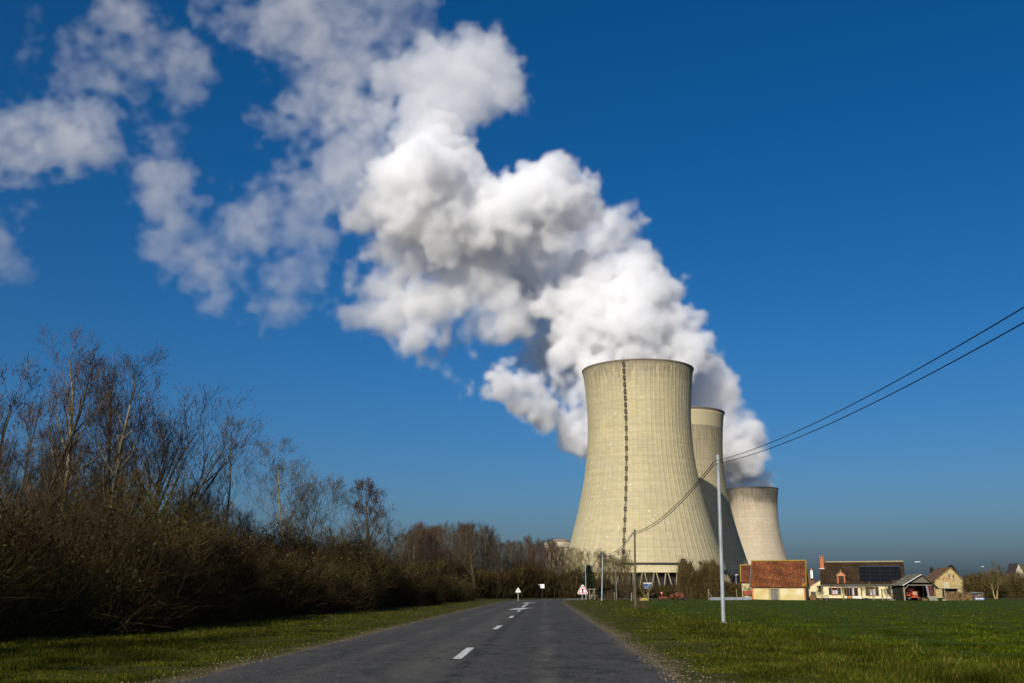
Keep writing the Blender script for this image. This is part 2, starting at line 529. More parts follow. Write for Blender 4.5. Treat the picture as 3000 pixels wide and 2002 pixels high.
# distant low hills
hb = MB()
rng_ = random.Random(5)
pr = []
for i in range(61):
    X = -4200 + 8400 * i / 60
    pr.append((X, 38 + 16 * math.sin(i * 0.37) + 9 * math.sin(i * 0.9 + 1) + rng_.uniform(-2, 2)))
for k, (dy, f) in enumerate(((0, 0.0), (500, 0.75), (1200, 1.0), (3000, 0.6))):
    pass
vs = []; fs = []
for j, (dy, f) in enumerate(((0, -0.05), (450, 0.75), (1100, 1.0), (3200, 0.5))):
    for X, h in pr: vs.append((X * (1 + dy / 8000), 5200 + dy, h * f))
m_ = len(pr)
for j in range(3):
    for i in range(m_ - 1): fs.append((j * m_ + i, j * m_ + i + 1, (j + 1) * m_ + i + 1, (j + 1) * m_ + i))
hb.add(vs, fs)
hl = hb.build('hills', M('hill_woods', (0.030, 0.034, 0.030), (0.05, 0.05, 0.04), scale=0.004, detail=8), None, True)
hl['kind'] = 'structure'
# ------------------------------------------------------------------ cooling towers
def concrete_mat(name, top_stain_shade, band=None, base=(0.475, 0.413, 0.24), dark=(0.415, 0.36, 0.215), height=167.0):
    m = bpy.data.materials.new(name)
    n, l = nodes_of(m)
    b = n['Principled BSDF']
    b.inputs['Roughness'].default_value = 0.9
    b.inputs['Specular IOR Level'].default_value = 0.15
    tc = n.new('ShaderNodeTexCoord')
    sx = n.new('ShaderNodeSeparateXYZ'); l.new(tc.outputs['Object'], sx.inputs[0])
    def math_(op, a, bb=None, clamp=False):
        q = n.new('ShaderNodeMath'); q.operation = op; q.use_clamp = clamp
        for i, v in enumerate((a, bb)):
            if v is None: continue
            if isinstance(v, (int, float)): q.inputs[i].default_value = v
            else: l.new(v, q.inputs[i])
        return q.outputs[0]
    def noise(scale, stretch, detail=5.0, rough=0.6):
        mp = n.new('ShaderNodeMapping'); mp.inputs['Scale'].default_value = stretch
        l.new(tc.outputs['Object'], mp.inputs['Vector'])
        z = n.new('ShaderNodeTexNoise'); z.inputs['Scale'].default_value = scale; z.inputs['Detail'].default_value = detail
        z.inputs['Roughness'].default_value = rough
        l.new(mp.outputs['Vector'], z.inputs['Vector'])
        return z.outputs['Fac']
    def ramp(v, a, c):
        q = n.new('ShaderNodeMapRange'); q.inputs['From Min'].default_value = a; q.inputs['From Max'].default_value = c
        l.new(v, q.inputs['Value']); return q.outputs['Result']
    def mix(f, A, B, blend='MIX'):
        q = n.new('ShaderNodeMix'); q.data_type = 'RGBA'; q.blend_type = blend
        if isinstance(f, (int, float)): q.inputs['Factor'].default_value = f
        else: l.new(f, q.inputs['Factor'])
        for k, v in (('A', A), ('B', B)):
            if isinstance(v, tuple): q.inputs[k].default_value = (*v, 1)
            else: l.new(v, q.inputs[k])
        return q.outputs['Result']
    z = sx.outputs['Z']
    col = mix(ramp(noise(0.05, (1, 1, 0.35)), 0.35, 0.65), base, dark)
    # blocks: every lift of formwork its own tone, panel by panel
    ang = math_('ARCTAN2', sx.outputs['Y'], sx.outputs['X'])
    ai = math_('FLOOR', math_('MULTIPLY', ang, 72 / (2 * math.pi)))
    zi = math_('FLOOR', math_('MULTIPLY', z, 1 / 1.5))
    cmb = n.new('ShaderNodeCombineXYZ'); l.new(ai, cmb.inputs[0]); l.new(zi, cmb.inputs[1])
    wn_ = n.new('ShaderNodeTexWhiteNoise'); wn_.noise_dimensions = '2D'; l.new(cmb.outputs[0], wn_.inputs['Vector'])
    w1 = n.new('ShaderNodeTexWhiteNoise'); w1.noise_dimensions = '1D'; l.new(zi, w1.inputs['W'])
    tone = math_('ADD', math_('MULTIPLY', wn_.outputs['Value'], 0.13), math_('MULTIPLY', w1.outputs['Value'], 0.09))
    tone = math_('ADD', tone, 0.855)
    cc = n.new('ShaderNodeCombineColor')
    for i in range(3): l.new(tone, cc.inputs[i])
    col = mix(1.0, col, cc.outputs[0], 'MULTIPLY')
    # thin joints between lifts
    fr = math_('FRACT', math_('MULTIPLY', z, 1 / 1.5))
    line = math_('LESS_THAN', fr, 0.10)
    col = mix(math_('MULTIPLY', line, 0.28), col, (0.20, 0.17, 0.11))
    fr2 = math_('FRACT', math_('MULTIPLY', z, 1 / 6.0))
    line2 = math_('LESS_THAN', fr2, 0.05)
    col = mix(math_('MULTIPLY', line2, 0.22), col, (0.16, 0.14, 0.10))
    # pale repairs and lime blooms
    vo = n.new('ShaderNodeTexVoronoi'); vo.inputs['Scale'].default_value = 0.16
    mp2 = n.new('ShaderNodeMapping'); mp2.inputs['Scale'].default_value = (1, 1, 0.7); l.new(tc.outputs['Object'], mp2.inputs['Vector']); l.new(mp2.outputs[0], vo.inputs['Vector'])
    spot = math_('MULTIPLY', math_('LESS_THAN', vo.outputs['Distance'], 0.13), math_('GREATER_THAN', noise(0.6, (1, 1, 1)), 0.5))
    col = mix(math_('MULTIPLY', spot, 0.75), col, (0.62, 0.58, 0.46))
    # grey weather film with vertical runs below the rim; on the farthest tower, a painted plume shadow
    streak = noise(0.9, (1, 1, 0.018), 4.0)
    fall = ramp(z, height - top_stain_shade, height - 1.0)
    soot_shade = math_('MULTIPLY', ramp(math_('ADD', streak, math_('MULTIPLY', fall, 0.22)), 0.56, 0.70), math_('MINIMUM', math_('MULTIPLY', fall, 1.4), 1.0))
    col = mix(math_('MULTIPLY', soot_shade, 0.5), col, (0.10, 0.088, 0.07))
    st2 = ramp(noise(0.35, (1, 1, 0.03), 5.0), 0.5, 0.7)
    col = mix(math_('MULTIPLY', st2, 0.22), col, (0.30, 0.275, 0.20))
    blot = ramp(noise(0.09, (1, 1, 0.6), 7.0, 0.7), 0.48, 0.66)
    col = mix(math_('MULTIPLY', blot, 0.28), col, (0.36, 0.335, 0.26))
    run = math_('MULTIPLY', ramp(noise(1.6, (1, 1, 0.012), 3.0), 0.62, 0.72), ramp(noise(0.06, (1, 1, 1), 4.0), 0.45, 0.6))
    col = mix(math_('MULTIPLY', run, 0.35), col, (0.16, 0.14, 0.10))
    rim = ramp(z, height - 3.2, height - 1.2)
    col = mix(math_('MULTIPLY', rim, 0.65), col, (0.12, 0.10, 0.08))
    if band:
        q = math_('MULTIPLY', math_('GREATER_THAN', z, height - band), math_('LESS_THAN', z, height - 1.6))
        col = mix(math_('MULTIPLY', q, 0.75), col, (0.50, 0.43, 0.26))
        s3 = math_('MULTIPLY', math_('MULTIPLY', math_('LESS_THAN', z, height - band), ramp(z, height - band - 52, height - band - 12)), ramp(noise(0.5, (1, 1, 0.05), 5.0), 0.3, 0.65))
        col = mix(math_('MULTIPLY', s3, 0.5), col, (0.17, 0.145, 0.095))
    l.new(col, b.inputs['Base Color'])
    bp = n.new('ShaderNodeBump'); bp.inputs['Distance'].default_value = 0.12; bp.inputs['Strength'].default_value = 0.6
    l.new(math_('SUBTRACT', noise(1.2, (1, 1, 1)), math_('MULTIPLY', line, 0.4)), bp.inputs['Height'])
    l.new(bp.outputs['Normal'], b.inputs['Normal'])
    return m

TH = 167.0                    # rim height
TZB = 13.6                    # underside of the shell
# radius against height, read off the silhouette of the front tower
def tower_r(z):
    zt = 124.0
    if z >= zt:
        return 39.5 * math.sqrt(1 + ((z - zt) / 106.0) ** 2)
    return 39.5 * math.sqrt(1 + ((z - zt) / 92.5) ** 2)
STEEL_DARK = M('dark_steel', (0.03, 0.032, 0.036), (0.06, 0.05, 0.045), scale=1.5, rough=0.6)
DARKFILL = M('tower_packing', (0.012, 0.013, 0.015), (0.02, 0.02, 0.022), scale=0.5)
COLUMN_M = M('column_concrete', (0.28, 0.235, 0.14), (0.20, 0.165, 0.10), scale=0.6, bump=0.02)

def shell_mesh(ribs=72, top_plain=0.0):
    zs = [TZB + (TH - TZB) * (i / 46.0) for i in range(47)]
    ang, prot = [], []
    for k in range(ribs):
        a = 2 * math.pi * k / ribs; da = 2 * math.pi / ribs
        for fa, p in ((-0.5, 0), (-0.25, 0), (-0.055, 0), (-0.04, 1), (0.04, 1), (0.055, 0), (0.25, 0)):
            ang.append(a + fa * da); prot.append(p)
    ang = np.array(ang); prot = np.array(prot, float)
    n = len(ang)
    V = []
    for z in zs:
        p = 0.055 * prot if z < TH - top_plain else 0.0 * prot
        extra = 0.35 if z > TH - 1.3 else (0.25 if z < TZB + 5.0 else 0.0)
        r = tower_r(z) + np.maximum(p, extra)
        V.append(np.stack([r * np.cos(ang), r * np.sin(ang), np.full(n, z)], 1))
    for i in range(25):                            # rim top and inner face
        z = TH + (TZB - TH) * i / 24.0
        r = np.full(n, tower_r(z) - 0.9)
        V.append(np.stack([r * np.cos(ang), r * np.sin(ang), np.full(n, z)], 1))
    m = len(V)
    F = []
    for i in range(m):
        j = (i + 1) % m
        k = np.arange(n)
        F.append(np.stack([i * n + k, i * n + (k + 1) % n, j * n + (k + 1) % n, j * n + k], 1))
    return tri_mesh('shell', np.concatenate(V), np.concatenate(F))

SHELLS = {}
def build_tower(label, loc, rot, mat, plain=0.0, detail=True):
    t = thing('cooling_tower', label, 'cooling tower', loc, rot, 'cooling towers in a row')
    if plain not in SHELLS:
        SHELLS[plain] = shell_mesh(top_plain=plain)
        SHELLS[plain].materials.append(None)
    sh = link('shell', SHELLS[plain], None, t)
    sh.material_slots[0].link = 'OBJECT'
    sh.material_slots[0].material = mat
    # thin lip round the top and heavy ring at the foot of the shell
    MB().lathe([(tower_r(TH) + 0.36, TH + 0.01), (tower_r(TH) + 0.75, TH + 0.02), (tower_r(TH) + 0.75, TH + 0.9), (tower_r(TH) - 0.9, TH + 0.9), (tower_r(TH) - 0.9, TH + 0.01)], 96).build('rim_lip', mat, t)
    # leaning supports in pairs
    n = 48
    rb, rg = tower_r(TZB) - 0.4, tower_r(TZB) + 3.2
    cm = None
    for k in range(n):
        a = 2 * math.pi * k / n; da = 2 * math.pi / n
        for sgn in (-1, 1):
            if cm is None:
                cm = [None, None]
            i = 0 if sgn < 0 else 1
            if cm[i] is None:
                p1 = Vector((rb * math.cos(sgn * da * 0.08), rb * math.sin(sgn * da * 0.08), TZB + 0.4))
                p0 = Vector((rg * math.cos(sgn * da * 0.44), rg * math.sin(sgn * da * 0.44), 0.0))
                cm[i] = MB().tube([p0, p1], [0.50, 0.44], 8).mesh('column')
            c = link('column', cm[i], COLUMN_M, t)
            c.rotation_euler = (0, 0, a)
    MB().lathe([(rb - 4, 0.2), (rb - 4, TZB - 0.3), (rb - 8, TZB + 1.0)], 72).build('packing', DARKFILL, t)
    MB().lathe([(rg + 1.5, -1.0), (rg + 1.5, 1.1), (rg + 1.1, 1.1), (rg + 1.1, -1.0)], 72).build('basin_wall', COLUMN_M, t)
    return t, sh

C1 = concrete_mat('tower_concrete', 22.0)
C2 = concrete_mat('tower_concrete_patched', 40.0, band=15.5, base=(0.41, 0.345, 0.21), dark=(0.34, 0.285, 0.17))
C3 = concrete_mat('tower_concrete_shadowed', 52.0, base=(0.47, 0.395, 0.285), dark=(0.42, 0.35, 0.25))  # dark upper shell: the steam's cast shadow painted into the colour
T1 = (98.0, 760.0, 0.0)
T2 = (162.5, 956.0, 0.0)
T3 = (405.0, 1690.0, 0.0)
t1, sh1 = build_tower('tall ribbed concrete cooling tower in front, ladder running up it', T1, 0.0, C1)
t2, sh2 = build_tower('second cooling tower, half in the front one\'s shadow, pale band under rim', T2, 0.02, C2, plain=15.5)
t3, sh3 = build_tower('farthest cooling tower, small, plume shadow painted on its top, beyond the red barn roof', T3, 0.04, C3)

LADDER_M = M('ladder_steel', (0.075, 0.070, 0.058), (0.12, 0.11, 0.09), scale=0.7, rough=0.7)
# ladder with cage and rest platforms on the front tower
la = math.atan2(at(1838, 1300, 720).y - T1[1], at(1838, 1300, 720).x - T1[0])
def on_shell(px, z):
    """angle on the front tower's near side that shows at photograph column px"""
    r = tower_r(z)
    best = None
    for k in range(-90, 91):
        a = -math.pi / 2 + math.radians(k)
        x, _ = proj((T1[0] + r * math.cos(a), T1[1] + r * math.sin(a), z))
        if best is None or abs(x - px) < best[0]:
            best = (abs(x - px), a)
    return best[1]
LA = on_shell(1836, 120)
lad = MB()
def lp(z, off, da=0.0):
    r = tower_r(z) + off
    return Vector((r * math.cos(LA) - da * math.sin(LA), r * math.sin(LA) + da * math.cos(LA), z))
zs_ = [16 + 151 * i / 40 for i in range(41)]
for s_ in (-0.45, 0.45):
    for off in (0.55, 1.1):
        lad.tube([lp(z, off, s_) for z in zs_], 0.09, 4)
lad.build('ladder', LADDER_M, t1)
zrung = 16.5
rg_ = MB()
while zrung < 167:
    rg_.beam(lp(zrung, 0.55, -0.45), lp(zrung, 0.55, 0.45), 0.08, 0.08); zrung += 0.75
k_ = rg_.build('rung', LADDER_M, t1); k_['kind'] = 'stuff'
pz = []
z = 27.0
while z < 116: pz.append(z); z += 7.4
while z < 166: pz.append(z); z += 5.0
for z in pz:
    b = MB()
    for zz, hh in ((z, 0.35), (z + 2.3, 0.22)):
        a0, a1 = lp(zz, 0.75, -0.95), lp(zz, 0.75, 0.95)
        b.beam(a0, a1, 1.5, hh)
    for s_ in (-0.9, 0.9):
        b.beam(lp(z, 1.4, s_), lp(z + 2.4, 1.4, s_), 0.14, 0.14)
        b.beam(lp(z, 0.5, s_), lp(z + 2.4, 0.5, s_), 0.14, 0.14)
    b.beam(lp(z + 1.2, 1.4, -0.9), lp(z + 1.2, 1.4, 0.9), 0.12, 0.12)
    b.build('rest_platform', LADDER_M, t1)
b = MB()
for s_ in (-1.1, -0.4, 0.4, 1.1, 3.0):
    b.beam(lp(166.5, 0.4, s_), lp(166.5, 0.4, s_) + Vector((0, 0, 3.6)), 0.14, 0.14)
for zz in (168.2, 169.4):
    b.beam(lp(166.9, 0.4, -1.1) + Vector((0, 0, zz - 166.9)), lp(166.9, 0.4, 3.0) + Vector((0, 0, zz - 166.9)), 0.1, 0.1)
b.build('top_guardrail', LADDER_M, t1)
for px in (1725, 1842, 1964, 2028):
    a = on_shell(px, TH)
    r = tower_r(TH) + 0.2
    MB().tube([(r * math.cos(a), r * math.sin(a), TH + 0.8), (r * math.cos(a), r * math.sin(a), TH + 3.4)], [0.13, 0.05], 5).build('lightning_rod', LADDER_M, t1)
# walkway and smooth apron round the foot of the shell
a0, a1 = on_shell(1826, 20), on_shell(2007, 20)
zg = 19.2
MB().lathe([(tower_r(zg) + 0.1, zg), (tower_r(zg) + 2.6, zg), (tower_r(zg) + 2.6, zg + 0.9), (tower_r(zg) + 0.1, zg + 0.9)], 60, a0=a0, a1=a1).build('walkway', STEEL_DARK, t1)
ap = [(tower_r(zg) + 0.9, zg - 0.05), (tower_r(TZB) + 0.55, TZB - 0.15), (tower_r(TZB) - 0.4, TZB - 0.15)]
MB().lathe(ap, 60, a0=a0, a1=a1).build('apron', M('apron_concrete', (0.47, 0.40, 0.23), (0.40, 0.33, 0.18), scale=0.25, c3=(0.52, 0.46, 0.3), scale3=0.4), t1)
aw = on_shell(2000, 20)
hb = MB()
rw = tower_r(zg) + 1.5
hb.box(-1.2, 1.2, -0.8, 0.8, zg + 0.9, zg + 3.6)
hb.beam((2.2, 0, zg + 0.9), (2.2, 0, zg + 3.2), 0.25, 0.25); hb.beam((1.2, 0, zg + 3.2), (2.3, 0, zg + 3.2), 0.25, 0.25)
o = hb.build('pump_cabinet', STEEL_DARK, t1)
o.location = (rw * math.cos(aw), rw * math.sin(aw), 0); o.rotation_euler = (0, 0, aw + math.pi / 2)

# reactor building at the left of the front tower
RBY = 900.0
rb_c = at(1641, 1700, RBY)
s_ = mpp(RBY)
rr = 42 * s_ 
zc = at(1641, 1593, RBY).z
RBM = M('reactor_concrete', (0.50, 0.43, 0.30), (0.42, 0.36, 0.25), scale=0.05, stretch=(1, 1, 0.2), c3=(0.35, 0.3, 0.22), scale3=0.1)
rb_ = thing('reactor_building', 'pale round reactor building with low dome beside the front tower', 'reactor building', (rb_c.x, RBY, 0))
MB().lathe([(rr, 0), (rr, zc - 12 * s_ * 1.0), (rr + 0.1, zc - 12 * s_)], 64).build('drum_wall', RBM, rb_)
MB().lathe([(rr, zc - 12 * s_), (rr + 0.9, zc - 12 * s_ + 0.01), (rr + 0.9, zc - 6.5 * s_), (rr + 0.5, zc - 6.4 * s_), (rr + 0.5, zc - 5.5 * s_), (rr + 1.0, zc - 5.4 * s_), (rr + 1.0, zc + 2.5 * s_), (rr - 1.5, zc + 2.5 * s_), (rr - 1.5, zc)], 64).build('ring_beam', RBM, rb_)
rd = rr * 0.76
MB().lathe([(rd * math.cos(R(a)), zc + 0.5 + 12.5 * s_ * math.sin(R(a))) for a in range(0, 91, 6)], 64).build('dome', M('dome_grey', (0.16, 0.13, 0.10), (0.24, 0.20, 0.16), scale=0.15), rb_, True)
MB().lathe([(1.8, zc + 11.5 * s_), (1.8, zc + 15 * s_), (0.2, zc + 15.4 * s_)], 16).build('dome_vent', M('vent_brown', (0.12, 0.07, 0.05), (0.16, 0.1, 0.07)), rb_)
for a in (-150, -128, -105, -80):
    x, y = (rr + 0.3) * math.cos(R(a)), (rr + 0.3) * math.sin(R(a))
    MB().tube([(x, y, 0), (x, y, zc - 12 * s_)], 0.3, 6).build('downpipe', STEEL_DARK, rb_)
# ------------------------------------------------------------------ steam and clouds
K = 3000.0 / 2350.0
def vnoise(shape, cell, rng, st=(1, 1, 1)):
    """smooth value noise on a grid, one octave, drawn out along the wind by st"""
    cl = [cell * k for k in st]
    g = [int(math.ceil(s / c)) + 3 for s, c in zip(shape, cl)]
    lat = rng.random(g).astype(np.float32) * 2 - 1
    out = lat
    for ax in range(3):
        t = (np.arange(shape[ax]) / cl[ax]).astype(np.float32)
        i = t.astype(int); f = t - i; f = f * f * (3 - 2 * f)
        sh = [1, 1, 1]; sh[ax] = -1
        f = f.reshape(sh)
        out = np.take(out, i, ax) * (1 - f) + np.take(out, i + 1, ax) * f
    return out
def fbm(shape, cell, rng, octs=4, gain=0.55, st=(1, 1, 1)):
    tot = np.zeros(shape, np.float32); a = 1.0
    for _ in range(octs):
        if cell < 1.6: break
        tot += a * vnoise(shape, cell, rng, st); a *= gain; cell *= 0.5
    return tot

def steam_mat(name, dens):
    m = bpy.data.materials.new(name)
    n, l = nodes_of(m)
    n.remove(n['Principled BSDF'])
    v = n.new('ShaderNodeVolumePrincipled')
    v.inputs['Color'].default_value = (0.984, 0.987, 0.998, 1)
    v.inputs['Density'].default_value = dens
    v.inputs['Anisotropy'].default_value = 0.0
    l.new(v.outputs['Volume'], n['Material Output'].inputs['Volume'])
    return m

def cloud_tree(name, mn, mx, res, mat):
    g = bpy.data.node_groups.new(name, 'GeometryNodeTree')
    g.interface.new_socket('Geometry', in_out='INPUT', socket_type='NodeSocketGeometry')
    g.interface.new_socket('Geometry', in_out='OUTPUT', socket_type='NodeSocketGeometry')
    n, l = g.nodes, g.links
    gi, go = n.new('NodeGroupInput'), n.new('NodeGroupOutput')
    vc = n.new('GeometryNodeVolumeCube')
    vc.inputs['Min'].default_value = mn; vc.inputs['Max'].default_value = mx
    for k, r in zip('XYZ', res): vc.inputs['Resolution ' + k].default_value = r
    ps = n.new('GeometryNodeInputPosition')
    sub = n.new('ShaderNodeVectorMath'); sub.operation = 'SUBTRACT'; sub.inputs[1].default_value = mn
    sc_ = n.new('ShaderNodeVectorMath'); sc_.operation = 'MULTIPLY'
    sc_.inputs[1].default_value = [(r - 1) / (b - a) for r, a, b in zip(res, mn, mx)]
    ad = n.new('ShaderNodeVectorMath'); ad.operation = 'ADD'; ad.inputs[1].default_value = (0.5, 0.5, 0.5)
    fl = n.new('ShaderNodeVectorMath'); fl.operation = 'FLOOR'
    dt = n.new('ShaderNodeVectorMath'); dt.operation = 'DOT_PRODUCT'; dt.inputs[1].default_value = (res[1] * res[2], res[2], 1)
    fi = n.new('FunctionNodeFloatToInt'); fi.rounding_mode = 'ROUND'
    na = n.new('GeometryNodeInputNamedAttribute'); na.data_type = 'FLOAT'; na.inputs['Name'].default_value = 'steam'
    si = n.new('GeometryNodeSampleIndex'); si.data_type = 'FLOAT'; si.domain = 'POINT'; si.clamp = True
    sm = n.new('GeometryNodeSetMaterial'); sm.inputs['Material'].default_value = mat
    l.new(ps.outputs[0], sub.inputs[0]); l.new(sub.outputs[0], sc_.inputs[0]); l.new(sc_.outputs[0], ad.inputs[0]); l.new(ad.outputs[0], fl.inputs[0])
    l.new(fl.outputs[0], dt.inputs[0]); l.new(dt.outputs['Value'], fi.inputs[0]); l.new(fi.outputs[0], si.inputs['Index'])
    l.new(gi.outputs[0], si.inputs['Geometry']); l.new(na.outputs['Attribute'], si.inputs['Value'])
    l.new(si.outputs[0], vc.inputs['Density'])
    l.new(vc.outputs[0], sm.inputs[0]); l.new(sm.outputs[0], go.inputs[0])
    return g

def make_cloud(name, label, cat, puffs, dens, voxel, seed, edge=5.0, rough=0.5, noise_cell=28.0, kids=1.0, group=None, tower=None, wisp=0.0, rscale=0.94, st=(1, 1, 1)):
    """puffs: (x, y, r) in the 2350-wide view of the photograph, depth Y, strength 0..1"""
    rng = np.random.default_rng(seed)
    sp = []
    for (x, y, r, Y, w) in puffs:
        c = at(x * K, y * K, Y)
        rad = r * K * (c.y * CP + (c.z - CAMZ) * SP) / FPX
        sp.append((np.array(c), rad * rscale, w))
    # cauliflower: smaller puffs budding from the big ones
    allp = []
    for c, rad, w in sp:
        allp.append((c, rad, w))
        for _ in range(int(22 * kids)):
            d = rng.normal(size=3); d[2] += 0.15; d /= np.linalg.norm(d)
            r2 = rad * rng.uniform(0.20, 0.46)
            c2 = c + d * (rad * rng.uniform(0.72, 0.92))
            allp.append((c2, r2, w * rng.uniform(0.8, 1.0)))
            for _ in range(5):
                e = rng.normal(size=3); e += d * 0.8; e /= np.linalg.norm(e)
                allp.append((c2 + e * r2 * rng.uniform(0.75, 1.0), r2 * rng.uniform(0.3, 0.5), w * rng.uniform(0.7, 1.0)))
    C = np.array([p[0] for p in allp]); RR = np.array([p[1] for p in allp])
    pad = edge + 3 * voxel
    mn = (C - RR[:, None]).min(0) - pad; mx = (C + RR[:, None]).max(0) + pad
    res = [max(8, int(math.ceil((b - a) / voxel)) + 1) for a, b in zip(mn, mx)]
    mx = mn + (np.array(res) - 1) * voxel
    f = np.full(res, -1e3, np.float32)          # signed distance, positive inside
    wt = np.zeros(res, np.float32)
    for (c, rad, w) in allp:
        e = rad + edge * 1.5
        lo = np.maximum(0, np.floor((c - e - mn) / voxel).astype(int)); hi = np.minimum(res, np.ceil((c + e - mn) / voxel).astype(int) + 1)
        ax = [(mn[i] + voxel * np.arange(lo[i], hi[i]) - c[i]) for i in range(3)]
        d = np.sqrt(ax[0][:, None, None] ** 2 + ax[1][None, :, None] ** 2 + ax[2][None, None, :] ** 2).astype(np.float32)
        s = rad - d
        sl = tuple(slice(a, b) for a, b in zip(lo, hi))
        sub = f[sl]; m = s > sub
        wt[sl] = np.where(m, w, wt[sl])
        f[sl] = np.maximum(sub, s)
    nz = fbm(res, noise_cell / voxel, rng, 5, st=st)
    nf = fbm(res, noise_cell * 0.28 / voxel, rng, 3, st=st)
    amp = rough * edge
    s = f + nz * amp * 1.35 + nf * amp * 0.95 + edge * 0.35
    d = np.clip(s / edge, 0, 1)
    d = d * d * (3 - 2 * d)
    if wisp:
        d *= np.clip(1 - wisp + wisp * (nz * 0.9 + nf * 0.8 + 0.5) * 1.3, 0, 1.6)
    d *= wt
    # the steam stays above the mouth of its tower
    if tower is not None:
        Z = mn[2] + voxel * np.arange(res[2])
        X = mn[0] + voxel * np.arange(res[0]); Yy = mn[1] + voxel * np.arange(res[1])
        rr2 = np.sqrt((X[:, None] - tower[0]) ** 2 + (Yy[None, :] - tower[1]) ** 2)
        below = (Z < TH + 2.0)
        keep = (rr2 < tower_r(TH) - 1.5)
        d[:, :, below] *= keep[:, :, None]
    d[d < 0.004] = 0
    me = bpy.data.meshes.new(name)
    N = d.size
    org = (mn + mx) / 2; org[2] = mn[2]
    me.vertices.add(N)
    a = me.attributes.new('steam', 'FLOAT', 'POINT')
    a.data.foreach_set('value', d.ravel())
    mat = steam_mat(name + '_steam', dens)
    me.materials.append(mat)
    o = bpy.data.objects.new(name, me)
    COL.objects.link(o)
    o.location = org
    md = o.modifiers.new('steam', 'NODES')
    md.node_group = cloud_tree(name + '_field', tuple(float(v) for v in mn - org), tuple(float(v) for v in mx - org), res, mat)
    tag(o, label, cat, group, 'stuff')
    print('cloud', name, res, N, 'filled', float((d > 0).mean()))
    return o


def puffs(lst, Y, dYdx, x0, w):
    return [(p[0], p[1], p[2], (Y + (p[0] - x0) * dYdx) if len(p) < 4 else p[3], w if len(p) < 5 else p[4]) for p in lst]

# main plume: rises behind the front tower (its own tower is hidden there), then a train of big heads drifts up and to the left
PA = puffs([(1470, 870, 84), (1425, 860, 60), (1515, 860, 66), (1400, 815, 60), (1470, 795, 92), (1540, 795, 74), (1588, 796, 36), (1606, 815, 26), (1430, 730, 108), (1350, 705, 84), (1365, 640, 56), (1480, 690, 82),
            (1530, 752, 64), (1270, 690, 46), (1430, 640, 46), (1310, 750, 50), (1300, 655, 40), (1340, 612, 30), (1495, 645, 28), (1395, 605, 28), (1550, 722, 34), (1380, 770, 70), (1230, 700, 32), (1300, 800, 40), (1350, 830, 40), (1480, 920, 70), (1500, 960, 60), (1420, 900, 60)], 1500, 0.1, 1470, 1.0)
PB = puffs([(1240, 470, 84), (1300, 465, 68), (1345, 432, 34), (1180, 490, 80), (1205, 428, 44), (1275, 414, 28), (970, 430, 108), (1010, 490, 86), (940, 500, 72), (1035, 385, 64), (985, 345, 72), (925, 410, 78),
            (1110, 510, 70), (1000, 290, 58), (1065, 440, 56), (1130, 470, 62), (880, 405, 40), (1250, 520, 50), (1010, 545, 50), (1070, 530, 60), (1160, 530, 50)], 1420, 0.08, 1240, 0.9)
PC = puffs([(1060, 165, 82), (1125, 145, 66), (1150, 200, 58), (1090, 205, 70), (1000, 155, 74), (945, 165, 58), (1085, 85, 32), (1130, 92, 28), (1182, 228, 28), (960, 250, 62), (930, 310, 60), (1010, 225, 54), (890, 190, 44), (880, 260, 46), (1040, 285, 36)], 1380, 0.05, 1060, 0.22)
make_cloud('steam_plume', 'dense bright white steam billowing up behind the front cooling tower', 'steam', PA + PB + PC, 0.09, 3.0, 11, edge=14.0, rough=0.66, noise_cell=64, rscale=0.96, kids=1.3)

# thinner steam behind it, in the shade of the bright plume
PDL = puffs([(1100, 590, 84), (1020, 600, 84), (940, 600, 76), (890, 560, 56), (865, 510, 44), (870, 640, 56), (950, 680, 66), (1060, 680, 70), (1130, 680, 60), (1165, 715, 44), (1010, 700, 60), (985, 745, 40), (955, 790, 30), (972, 830, 22),
            (1100, 640, 70), (1180, 600, 60), (820, 725, 22, 1480, 0.3), (850, 700, 36, 1480, 0.35), (1030, 870, 16, 1480, 0.4), (900, 720, 50, 1480, 0.4), (1090, 740, 44, 1480, 0.4), (880, 590, 60), (930, 540, 60)], 1480, 0.05, 1100, 0.62)
make_cloud('steam_plume', 'softer half-lit steam trailing down to the left of the bright heads', 'steam', PDL, 0.062, 4.6, 29, edge=22.0, rough=0.8, noise_cell=76, wisp=0.5, rscale=0.95)
PD = puffs([(1250, 590, 80), (1330, 565, 66), (1400, 570, 56), (1440, 590, 40), (1470, 598, 24), (1180, 620, 80), (1200, 680, 60), (1240, 760, 56, 1660, 0.45), (1270, 810, 56, 1660, 0.45), (1300, 860, 50, 1660, 0.45), (1200, 650, 64), (1300, 640, 80), (1350, 830, 56, 1660, 0.5), (1240, 700, 60), (1150, 560, 60), (1350, 600, 60),
            (1120, 770, 60, 1700, 0.22), (1050, 775, 46, 1700, 0.14), (1180, 800, 60, 1700, 0.28), (1120, 830, 44, 1700, 0.14), (1230, 850, 54, 1700, 0.25), (1370, 900, 50)], 1660, 0.05, 1500, 0.8)
PD2 = puffs([(1622, 868, 34), (1640, 905, 34), (1605, 930, 46), (1652, 960, 36), (1600, 900, 30), (1570, 880, 50), (1580, 950, 44), (1500, 870, 60), (1420, 850, 60), (1350, 790, 60), (1620, 980, 40), (1670, 1000, 30), (1690, 1030, 30), (1640, 1030, 40)], 1600, 0.0, 1500, 0.9)
make_cloud('steam_plume', 'greyer shaded steam hanging behind and below the bright plume', 'steam', PD + PD2, 0.06, 4.8, 23, edge=22.0, rough=0.85, noise_cell=80, wisp=0.5, rscale=0.95)

